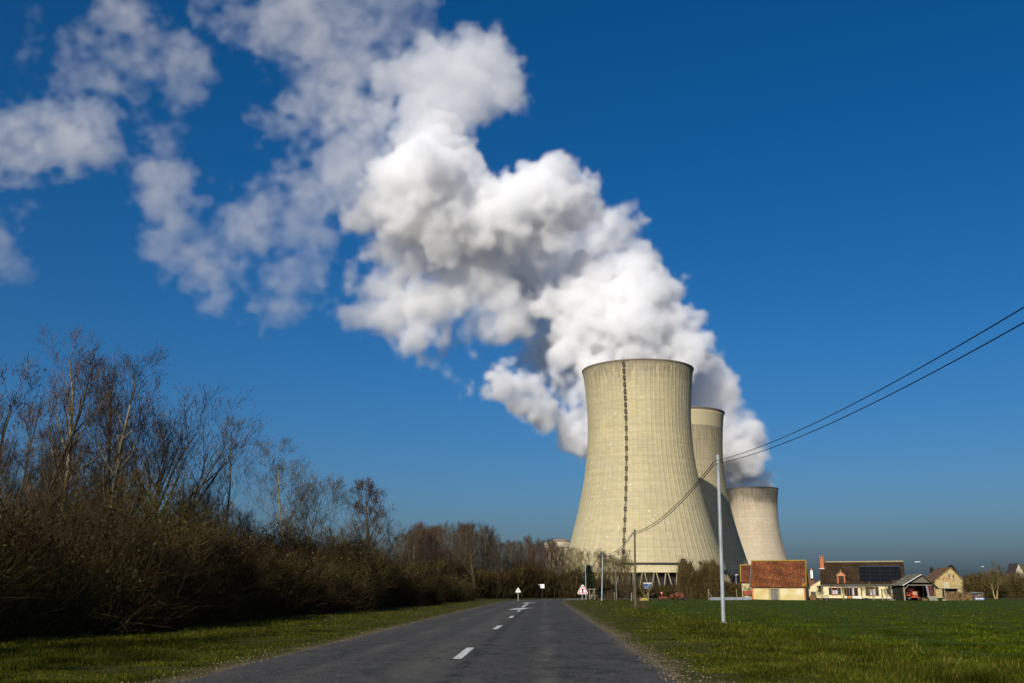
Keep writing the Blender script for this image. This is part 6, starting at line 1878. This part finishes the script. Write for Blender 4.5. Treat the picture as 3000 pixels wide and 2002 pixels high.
heap('black bundle lying in the grass before the porch', 2536, 151, 0.42, 0.36, M('black_tarp', (0.008, 0.008, 0.010), rough=0.5), 'tarpaulin_bundle', 'bundle')
q = put(2612, 150.5); ar = thing('plough_arm', 'dark curved iron plough arm leaning under the right farmhouse window', 'farm implement', q)
IRON = M('dark_iron', (0.03, 0.022, 0.018), (0.06, 0.035, 0.022), scale=5, rough=0.7)
def pq(px, py): return at(px, py, 150.5) - Vector(q)
MB().tube([pq(2597, 1727), pq(2602, 1737), pq(2607, 1744), pq(2613, 1748.5), pq(2619, 1749), pq(2625, 1745), pq(2627, 1741)], [0.09, 0.10, 0.11, 0.13, 0.12, 0.09, 0.05], 8).build('curved_beam', IRON, ar)
MB().tube([pq(2613, 1748), pq(2614, 1757)], 0.05, 6).build('leg', IRON, ar)
MB().tube([pq(2605, 1742), pq(2611, 1742), pq(2618, 1746)], 0.035, 6).build('brace', IRON, ar)
heap('low mound of stones and dry grass by the plough arm', 2612, 150, 0.62, 0.20, M('mossy_stones', (0.13, 0.12, 0.06), (0.22, 0.19, 0.10), scale=5, bump=0.04), 'stone_mound', 'mound')

# ---- open shed with tractor
SY = 147.0
fs = Fac(2650.5, SY, 0)
WS = fs.x(2739); zE_l, zE_r = fs.z(0, 1716, 0), fs.z(WS, 1724, 0)
xa_ = fs.x(2694, 0, 5); za_ = fs.z(xa_, 1683.5, 0)
DS = 4.2
shed = fs.make('open_shed', 'ramshackle open-fronted shed with sagging grey roof and white bargeboard', 'shed')
GREYW = M('grey_boards', (0.10, 0.088, 0.065), (0.17, 0.15, 0.115), scale=3, stretch=(0.3, 1, 3), bump=0.01)
xl, zl = fs.x(2644, -0.3), fs.z(0, 1716.8, -0.3)
xr, zr = fs.x(2752, -0.3), fs.z(WS, 1726.5, -0.3)
ROOFG = M('lichen_sheet_roof', (0.13, 0.115, 0.075), (0.22, 0.20, 0.14), scale=1.5, bump=0.03, bscale=8, c3=(0.09, 0.085, 0.03), scale3=1.0)
# roof slopes in courses of boards
def slope_boards(p_e, p_r, n_, name, parent):
    for k in range(n_):
        a_ = Vector(p_e).lerp(Vector(p_r), k / n_); c_ = Vector(p_e).lerp(Vector(p_r), (k + 0.97) / n_)
        d_ = (c_ - a_); nn = Vector((-d_.z, 0, d_.x)); nn.normalize(); nn = nn if nn.z > 0 else -nn
        o_ = nn * (0.03 + 0.02 * (k % 2))
        MB().prism([a_ + o_, c_ + o_ * 0.6, c_ + o_ * 0.6 + nn * 0.05, a_ + o_ + nn * 0.06], (0, DS + 0.7, 0)).build(name, ROOFG, parent)
rfs = MB(); rfs.beam((xa_, -0.4, za_ - 0.08), (xa_, DS + 0.3, za_ - 0.02), 0.12, 0.16); rfs = rfs.build('roof', GREYW, shed)
slope_boards((xl, -0.4, zl), (xa_, -0.4, za_), 6, 'roof_sheet', rfs)
slope_boards((xr, -0.4, zr), (xa_, -0.4, za_), 6, 'roof_sheet', rfs)
MB().beam((xl + 0.02, -0.44, zl + 0.04), (xa_ - 0.1, -0.44, za_ - 0.02), 0.05, 0.24, up=(0, -1, 0)).build('white_bargeboard', WHITE, rfs)
o = rfs.children[-1]
MB().beam((xr, -0.44, zr + 0.02), (xa_ + 0.05, -0.44, za_), 0.05, 0.12, up=(0, -1, 0)).build('bargeboard', GREYW, rfs)
# gable boards
for k in range(4):
    z0 = zl + 0.45 + k * (za_ - zl - 0.5) / 4; z1 = z0 + (za_ - zl - 0.5) / 4 - 0.03
    f0, f1 = (z0 - zl) / (za_ - zl), (z1 - zl) / (za_ - zl)
    g0, g1 = (z0 - zr) / (za_ - zr), (z1 - zr) / (za_ - zr)
    MB().prism([(xl + (xa_ - xl) * f0 + 0.1, -0.05 - 0.012 * (k % 2), z0), (xr + (xa_ - xr) * g0 - 0.1, -0.05 - 0.012 * (k % 2), z0), (xr + (xa_ - xr) * g1 - 0.08, -0.05, z1), (xl + (xa_ - xl) * f1 + 0.08, -0.05, z1)], (0, 0.04, 0)).build('gable_board', GREYW, shed)
MB().beam((xl + 0.2, 0.02, zl + 0.12), (xr - 0.3, 0.02, zl + 0.10), 0.14, 0.16).build('tie_beam', GREYW, shed)
MB().beam((0.05, 0.05, -0.2), (0.0, 0.05, zl + 0.3), 0.17, 0.17).build('post', OLDWOOD, shed)
MB().beam((WS - 0.15, 0.05, -0.2), (WS + 0.03, 0.05, zr + 0.5), 0.15, 0.15).build('post', OLDWOOD, shed)
MB().beam((0.05, 0.0, zl - 0.55), (0.7, 0.0, zl + 0.1), 0.08, 0.08).build('brace', OLDWOOD, shed)
MB().beam((0.05, DS, -0.2), (0.0, DS, zl + 0.3), 0.15, 0.15).build('post', OLDWOOD, shed)
MB().box(-0.08, 0.0, 0.15, DS + 0.1, -0.2, zl + 0.15).build('side_wall', M('mossy_black_boards', (0.018, 0.018, 0.010), (0.035, 0.034, 0.016), scale=2, stretch=(1, 1, 0.2)), shed)
MB().box(0, WS, DS, DS + 0.08, -0.2, zl + 0.9).build('back_wall', DARKWOOD, shed)
MB().box(WS + 0.05, WS + 0.12, 0.2, DS, -0.2, zr + 0.3).build('side_wall', DARKWOOD, shed)
def sheet(name, pts, y, mat, th=0.02):
    MB().prism([(fs.x(px, y), y, fs.z(2, py, y)) for px, py in pts], (0, th, 0)).build(name, mat, shed)
sheet('grey_sheet', [(2713, 1714), (2718.5, 1714), (2723, 1751), (2717.5, 1751)], -0.08, ZINC)
sheet('red_sheet', [(2719, 1714.5), (2731, 1713.5), (2736.5, 1750), (2722.5, 1750)], -0.02, M('dark_red_sheet', (0.075, 0.018, 0.014), (0.10, 0.026, 0.02), scale=3))
# leaning corrugated sheet at the foot
b = MB(); x0, x1 = fs.x(2719, -0.5), fs.x(2744, -0.5); n2 = 18
for k in range(n2):
    xa = x0 + (x1 - x0) * k / n2; xb = x0 + (x1 - x0) * (k + 0.9) / n2
    b.prism([(xa, -0.75, 0.0), (xb, -0.75, 0.0), (xb - 0.1, -0.15, 0.62), (xa - 0.1, -0.15, 0.62)], (0, -0.02 - 0.02 * (k % 2), 0.012))
b.build('corrugated_sheet', M('corrugated_dull', (0.17, 0.165, 0.12), (0.25, 0.24, 0.18), scale=2, rough=0.6), shed)
pp = thing('leaning_prop', 'pole leaning against the right eaves of the open shed', 'prop', put(2760, 146.5))
qq = Vector(put(2760, 146.5))
MB().beam(at(2750, 1728, 146.5) - qq, at(2767, 1756, 146.3) - qq, 0.09, 0.09).build('shaft', OLDWOOD, pp)
MB().box(0.05, 0.38, -0.1, 0.1, 0.02, 0.15).build('chock', M('pale_block', (0.4, 0.36, 0.27)), pp)
# tractor, seen head on
tq = Vector(put(2678, SY + 1.2))
tr = thing('tractor', 'old orange tractor parked nose out in the open shed', 'tractor', tq, R(-4))
ORG = M('tractor_orange', (0.50, 0.060, 0.014), (0.58, 0.085, 0.022), scale=3, rough=0.45, spec=0.5, c3=(0.28, 0.05, 0.02), scale3=2.5)
TYRE = MATS['tyre']; CREAMW = M('wheel_cream', (0.62, 0.60, 0.52), rough=0.5)
def bev(o, w):
    bm = bmesh.new(); bm.from_mesh(o.data); bmesh.ops.bevel(bm, geom=list(bm.edges), offset=w, segments=2, affect='EDGES'); bm.to_mesh(o.data); bm.free(); return o
bev(MB().box(-0.30, 0.30, -0.55, 0.95, 0.62, 1.28).build('bonnet', ORG, tr), 0.08)
gr_ = bev(MB().box(-0.24, 0.24, -0.60, -0.54, 0.78, 1.2).build('grille', M('grille_cream', (0.50, 0.45, 0.28), (0.56, 0.50, 0.33), scale=6), tr), 0.02)
for k in range(5): MB().box(-0.20, 0.20, -0.612, -0.601, 0.82 + k * 0.075, 0.85 + k * 0.075).build('slot', BLACK, gr_)
bev(MB().box(-0.34, 0.34, -0.52, 0.2, 0.40, 0.60).build('front_axle_beam', ORG, tr), 0.03)
MB().beam((-0.62, -0.2, 0.42), (0.62, -0.2, 0.42), 0.12, 0.12).build('front_axle', ORG, tr)
def wheel(x, y, r_, w_, name):
    wh = MB().lathe([(r_ * 0.55, -w_ / 2), (r_ * 0.9, -w_ / 2), (r_, -w_ * 0.35), (r_, w_ * 0.35), (r_ * 0.9, w_ / 2), (r_ * 0.55, w_ / 2)], 24).build(name, TYRE, tr)
    wh.rotation_euler = (0, R(90), 0); wh.location = (x, y, r_)
    rm_ = MB().lathe([(0.02, -w_ * 0.3), (r_ * 0.3, -w_ * 0.32), (r_ * 0.58, -w_ * 0.45), (r_ * 0.58, w_ * 0.45), (r_ * 0.3, w_ * 0.32), (0.02, w_ * 0.3)], 20).build('rim', CREAMW, wh)
    return wh
wheel(-0.66, -0.2, 0.33, 0.18, 'front_wheel'); wheel(0.66, -0.2, 0.33, 0.18, 'front_wheel')
wheel(-0.72, 1.6, 0.66, 0.36, 'rear_wheel'); wheel(0.72, 1.6, 0.66, 0.36, 'rear_wheel')
for s_ in (-1, 1):
    b = MB()
    for k in range(8):
        a0_, a1_ = R(20 + k * 17.5), R(20 + (k + 1) * 17.5)
        for a_, c_ in ((a0_, a1_),):
            p_, q_ = Vector((0, 1.6 - 0.78 * math.cos(a_), 0.66 + 0.78 * math.sin(a_))), Vector((0, 1.6 - 0.78 * math.cos(c_), 0.66 + 0.78 * math.sin(c_)))
            b.prism([(s_ * 0.5, p_.y, p_.z), (s_ * 0.95, p_.y, p_.z), (s_ * 0.95, q_.y, q_.z), (s_ * 0.5, q_.y, q_.z)], (0, 0, 0.03))
    b.build('mudguard', ORG, tr)
    bev(MB().box(s_ * 0.5 - 0.28, s_ * 0.5 + 0.3 if s_ > 0 else s_ * 0.5 + 0.28, 0.82, 0.88, 0.62, 1.18).build('side_panel', ORG, tr), 0.02)
    o = MB().lathe([(0.01, -0.06), (0.085, -0.05), (0.09, 0.02), (0.01, 0.03)], 12).build('headlight', WHITE, tr); o.rotation_euler = (R(90), 0, 0); o.location = (s_ * 0.62, 0.76, 1.08)
    MB().beam((s_ * 0.42, 1.0, 1.2), (s_ * 0.42, 1.1, 1.98), 0.06, 0.06).build('cab_post', ORG, tr)
    MB().beam((s_ * 0.42, 2.0, 1.2), (s_ * 0.42, 1.95, 1.98), 0.06, 0.06).build('cab_post', ORG, tr)
bev(MB().box(-0.6, 0.6, 0.9, 2.1, 1.98, 2.05).build('canopy', M('canopy_dark', (0.025, 0.02, 0.018), (0.05, 0.04, 0.035), scale=3), tr), 0.02)
MB().box(-0.36, 0.36, 1.0, 1.03, 1.32, 1.62).build('windscreen', M('screen_pale', (0.22, 0.18, 0.14), rough=0.2), tr)
MB().beam((-0.42, 1.0, 1.64), (0.42, 1.0, 1.64), 0.05, 0.08).build('cab_rail', ORG, tr)
MB().beam((0.0, 1.0, 1.28), (0.0, 1.0, 1.64), 0.05, 0.08).build('cab_rail', ORG, tr)
o = MB().lathe([(0.17, 0), (0.19, 0.015), (0.19, -0.015), (0.17, 0)], 20).build('steering_wheel', BLACK, tr); o.location = (0, 1.25, 1.5); o.rotation_euler = (R(40), 0, 0)
MB().tube([(0.2, 0.3, 1.25), (0.2, 0.3, 1.75)], 0.03, 8).build('exhaust_pipe', BLACK, tr)

# ---- split logs
LOGS = [(0.30, 0.20, 0.09), (0.20, 0.12, 0.05), (0.13, 0.085, 0.04), (0.40, 0.27, 0.11)]
def log_stack(label, px0, px1, py_t, Y, seed, slope=0.0, name='log_pile', r0=0.055):
    q = put(px0, Y); w = put(px1, Y)[0] - q[0]
    H_ = at(px0, py_t, Y).z - q[2]
    rr = random.Random(seed); nr = np.random.default_rng(seed)
    t = thing(name, label, 'log pile', q)
    V, F, T = [], [], []
    z = 0.05
    while z < H_:
        x = rr.uniform(0, 0.08)
        while x < w:
            top = H_ * (1 - slope * (x / w)) * (1 - 0.18 * max(0, 0.12 - x / w) / 0.12)
            rad = r0 * rr.uniform(0.7, 1.45)
            if z < top:
                k = len(V); n2 = 6; ph_ = rr.uniform(0, 1); y0 = rr.uniform(-0.06, 0.06)
                for yy in (y0, 0.9):
                    for i in range(n2):
                        a_ = ph_ + i * 2 * math.pi / n2; e = rad * rr.uniform(0.75, 1.15)
                        V.append((x + e * math.cos(a_), yy, z + e * math.sin(a_)))
                c = np.array(LOGS[rr.choice((0, 0, 1, 1, 1, 2, 2, 3))]) * rr.uniform(0.7, 1.2)
                F.append((k + 3, k + 2, k + 1, k)); T.append(c); F.append((k, k + 5, k + 4, k + 3)); T.append(c)
                for i in range(n2):
                    F.append((k + i, k + (i + 1) % n2, k + n2 + (i + 1) % n2, k + n2 + i)); T.append(np.array((0.07, 0.05, 0.03)))
            x += rad * 1.75
        z += r0 * 1.75
    o = link('split_log', tri_mesh('split_log', V, F, np.array(T)), TILE, t); o['kind'] = 'stuff'
    return t, w, H_
lpA, wA, hA = log_stack('tall stack of split logs under a dark sheet beside the open shed', 2772, 2813, 1733, 148, 1)
MB().beam((-0.12, -0.05, -0.2), (-0.16, -0.05, hA + 0.35), 0.13, 0.13).build('end_post', OLDWOOD, lpA)
MB().box(-0.2, wA + 0.15, -0.25, 1.1, hA + 0.34, hA + 0.42).build('cover_sheet', M('cover_dark', (0.05, 0.055, 0.06), (0.10, 0.105, 0.11), scale=2), lpA)
MB().box(-0.1, wA + 0.1, 0.8, 0.86, 0.2, hA + 0.34).build('back_board', BLACK, lpA)
lpB, wB, hB = log_stack('long low stack of split logs with tin sheets on top', 2815, 2853, 1736.5, 149.5, 2, 0.12)
for k in range(3):
    MB().box(wB * k / 3 - 0.05, wB * (k + 1) / 3 + 0.02, -0.1, 1.0, hB * (1 - 0.05 * k) + 0.03, hB * (1 - 0.05 * k) + 0.07).build('tin_sheet', M('tin_brown', (0.12, 0.10, 0.07), (0.2, 0.17, 0.13), scale=3), lpB)
lpC, wC, hC = log_stack('short end stack of logs behind the blue printed sheet', 2855, 2882, 1742, 150, 3)
MB().prism([(-0.25, -0.35, hC + 0.25), (wC + 0.1, -0.3, hC + 0.16), (wC + 0.1, 1.0, hC + 0.24), (-0.25, 1.0, hC + 0.34)], (0, 0, 0.03)).build('tin_sheet', M('tin_pale', (0.22, 0.24, 0.22), (0.30, 0.32, 0.30), scale=3, rough=0.5), lpC)
log_stack('little heap of firewood on the floor of the open shed', 2704, 2718, 1751, SY - 0.2, 4, 0.5)
q = put(2867, 148.6)
bt = thing('trestle', 'blue metal trestle with a blue and white printed sheet, by the logs', 'trestle', q)
BLUEM = M('blue_metal', (0.03, 0.07, 0.22), (0.05, 0.10, 0.28), scale=4, rough=0.5)
MB().beam((-0.75, 0, 1.05), (0.45, 0, 0.45), 0.06, 0.07).build('strut', BLUEM, bt)
MB().beam((-0.75, 0, 1.05), (-0.6, 0, 0.1), 0.06, 0.07).build('strut', BLUEM, bt)
sh_ = MB().box(-0.5, 0.85, -0.02, 0.02, 0.08, 0.40).build('printed_sheet', M('sheet_blue', (0.06, 0.12, 0.30), (0.12, 0.2, 0.42), scale=4), bt)
for k in range(4): MB().box(-0.42 + k * 0.3, -0.22 + k * 0.3, -0.028, -0.021, 0.16 + 0.03 * (k % 2), 0.32).build('white_patch', WHITE, sh_)

# ---- stone gable house behind
fg = Fac(2743, 186, 2)
WG = fg.x(2824); xap = fg.x(2785, 0, 5); zap = fg.z(xap, 1665); zev = fg.z(2, 1702)
STONE = M('rubble_stone', (0.34, 0.25, 0.10), (0.46, 0.37, 0.18), scale=2.2, rough=0.95, bump=0.04, bscale=7, c3=(0.25, 0.19, 0.10), scale3=1.6)
gh = fg.make('stone_house', 'old stone gable house with two slits and a blocked arched opening', 'house')
MB().prism([(0, 0, -0.3), (WG, 0, -0.3), (WG, 0, zev), (xap, 0, zap), (0, 0, zev)], (0, 6, 0)).build('gable_wall', STONE, gh)
for s_, xe in ((-1, -0.25), (1, WG + 0.25)):
    ze = zev - 0.2
    MB().prism([(xe, -0.12, ze), (xap, -0.12, zap + 0.02), (xap, -0.12, zap + 0.16), (xe, -0.12, ze + 0.14)], (0, 6.4, 0)).build('roof_slope', M('brown_roof', (0.10, 0.05, 0.03)), gh)
    MB().beam((xe, -0.14, ze + 0.1), (xap, -0.14, zap + 0.13), 0.06, 0.12, up=(0, -1, 0)).build('verge', MOSS, gh)
for px in (2780.5, 2792.5):
    x_ = fg.x(px, 0, 4); za2, zb2 = fg.z(x_, 1684.5), fg.z(x_, 1692)
    MB().box(x_ - 0.10, x_ + 0.08, -0.02, 0.05, zb2, za2).build('slit', BLACK, gh)
    MB().box(x_ + 0.085, x_ + 0.19, -0.03, 0.04, zb2, za2).build('brick', BRICK, gh)
x0, x1 = fg.x(2766), fg.x(2781); za2, zb2 = fg.z(2, 1704), fg.z(2, 1724)
MB().box(x0, x1, -0.03, 0.05, zb2, za2).build('blocked_opening', M('blocked_render', (0.40, 0.36, 0.22), (0.46, 0.42, 0.28), scale=2), gh)
for i in range(7):
    a_ = R(20 + 140 * i / 6); cx, cz_ = (x0 + x1) / 2, za2 + 0.25
    MB().beam((cx + 0.48 * math.cos(a_), -0.02, cz_ + 0.32 * math.sin(a_)), (cx + 0.7 * math.cos(a_), -0.02, cz_ + 0.5 * math.sin(a_)), 0.15, 0.06, up=(0, 1, 0)).build('brick', BRICK, gh)
MB().box(x0 - 0.05, x1 + 0.1, -0.04, 0.04, za2, za2 + 0.1).build('lintel', BRICK, gh)

# ---- house at the right edge
fr_ = Fac(2973, 178, 12)
gr2 = fr_.make('grey_house', 'grey rendered house cut by the right edge of the picture', 'house')
xa2 = fr_.x(2985.5, 0, 5); zr1 = fr_.z(xa2, 1652); zr0 = fr_.z(0, 1702)
W2 = 7.0
GREYR = M('grey_render', (0.30, 0.27, 0.19), (0.38, 0.34, 0.25), scale=1.5, bump=0.02)
MB().prism([(0, 0, -0.3), (2 * xa2, 0, -0.3), (2 * xa2, 0, zr0), (xa2, 0, zr1), (0, 0, zr0)], (0, 6, 0)).build('gable_wall', GREYR, gr2)
MB().prism([(xa2, -0.1, zr1 + 0.02), (2 * xa2 + 0.2, -0.1, zr0 - 0.15), (2 * xa2 + 0.2, -0.1, zr0 - 0.05), (xa2, -0.1, zr1 + 0.14)], (0, 6.2, 0)).build('roof_slope', M('slate_dark', (0.05, 0.04, 0.03), (0.08, 0.065, 0.05), scale=3), gr2)
MB().prism([(xa2, -0.1, zr1 + 0.02), (-0.2, -0.1, zr0 - 0.15), (-0.2, -0.1, zr0 - 0.05), (xa2, -0.1, zr1 + 0.14)], (0, 6.2, 0)).build('roof_slope', M('slate_dark', (0.05, 0.04, 0.03)), gr2)
MB().box(2 * xa2, 2 * xa2 + 6, 1.0, 7, -0.3, zr0).build('side_wing', GREYR, gr2)
MB().prism([(2 * xa2, 0.8, zr0 - 0.1), (2 * xa2, 4, zr1), (2 * xa2, 7.2, zr0 - 0.1)], (6.2, 0, 0)).build('wing_roof', M('slate_dark', (0.05, 0.04, 0.03)), gr2)
xg = xa2; MB().box(xg - 0.35, xg - 0.05, -0.02, 0.04, fr_.z(xg, 1686), fr_.z(xg, 1678)).build('attic_window', M('window_grey', (0.16, 0.16, 0.15)), gr2)

# ---- corrugated fence left of the barn, red trailer, posts
q = put(2075, 153)
cf = thing('corrugated_fence', 'low silver corrugated metal fence left of the barn', 'fence', q)
x1 = put(2203, 157)[0] - q[0]
GALV2 = M('corrugated_zinc', (0.42, 0.45, 0.50), (0.52, 0.55, 0.59), scale=1.5, rough=0.5, metal=0.35)
n_p = 5; 
hF = at(2100, 1750.5, 153).z - q[2]
for k in range(n_p):
    b = MB(); xa, xb = x1 * k / n_p + 0.01, x1 * (k + 1) / n_p - 0.01
    nw = 5
    for j in range(nw):
        z0, z1 = -0.1 + (hF + 0.1) * j / nw, -0.1 + (hF + 0.1) * (j + 1) / nw
        zm_ = (z0 + z1) / 2
        ya, yb = 4.0 * k / n_p, 4.0 * (k + 1) / n_p
        b.add([(xa, ya, z0), (xb, yb, z0), (xb, yb - 0.035, zm_), (xa, ya - 0.035, zm_), (xb, yb, z1), (xa, ya, z1)], [(0, 1, 2, 3), (3, 2, 4, 5)])
    b.build('sheet', GALV2, cf)
stake('tall pale fence post with a brace at the left end of the corrugated fence', 2076, 1757, 1726, 152.6, 0.10)
b_ = bpy.data.objects[-1] if False else None
stake('pale fence post standing before the corrugated fence', 2159, 1760, 1726, 152.4, 0.09)
br = thing('leaning_brace', 'thin pole bracing the tall fence post left of the metal pole', 'brace', put(2081, 152.7))
qb = Vector(put(2081, 152.7))
MB().beam(at(2077, 1735, 152.7) - qb, at(2086, 1750, 152.7) - qb, 0.06, 0.06).build('shaft', OLDWOOD, br)
q = put(2191, 161)
rt = thing('red_trailer', 'red-brown trailer box behind the corrugated fence', 'trailer', q, R(-8))
TRM = M('trailer_red', (0.24, 0.055, 0.03), (0.30, 0.075, 0.04), scale=2)
bev(MB().box(-0.65, 0.62, -0.4, 1.2, 0.55, 1.22).build('box_body', TRM, rt), 0.03)
for s_ in (-0.4, 0.4):
    o = MB().lathe([(0.05, -0.08), (0.26, -0.08), (0.28, 0), (0.26, 0.08), (0.05, 0.08)], 16).build('wheel', TYRE, rt); o.rotation_euler = (0, R(90), 0); o.location = (s_ * 1.4, 0.3, 0.28)
MB().beam((0.2, -0.45, 0.35), (0.62, -0.5, 1.3), 0.09, 0.09).build('drawbar', RUST, rt)
MB().beam((-0.6, 0.3, 0.5), (0.6, 0.3, 0.5), 0.1, 0.1).build('axle', RUST, rt)
# netting bank and dark hedge behind the corrugated fence
thicket('fence_hedge', 'dull olive hedge and bank behind the corrugated fence', 'hedge', 16000, mbox(2060, 2210, 176, 184), 37, lambda X, Y: 2.6 + 0.25 * np.sin(X * 1.4), TWIG_Y, 0.010, (0.5, 1.2), 9000, LEAF_T, base=-0.3, upw=0.8)
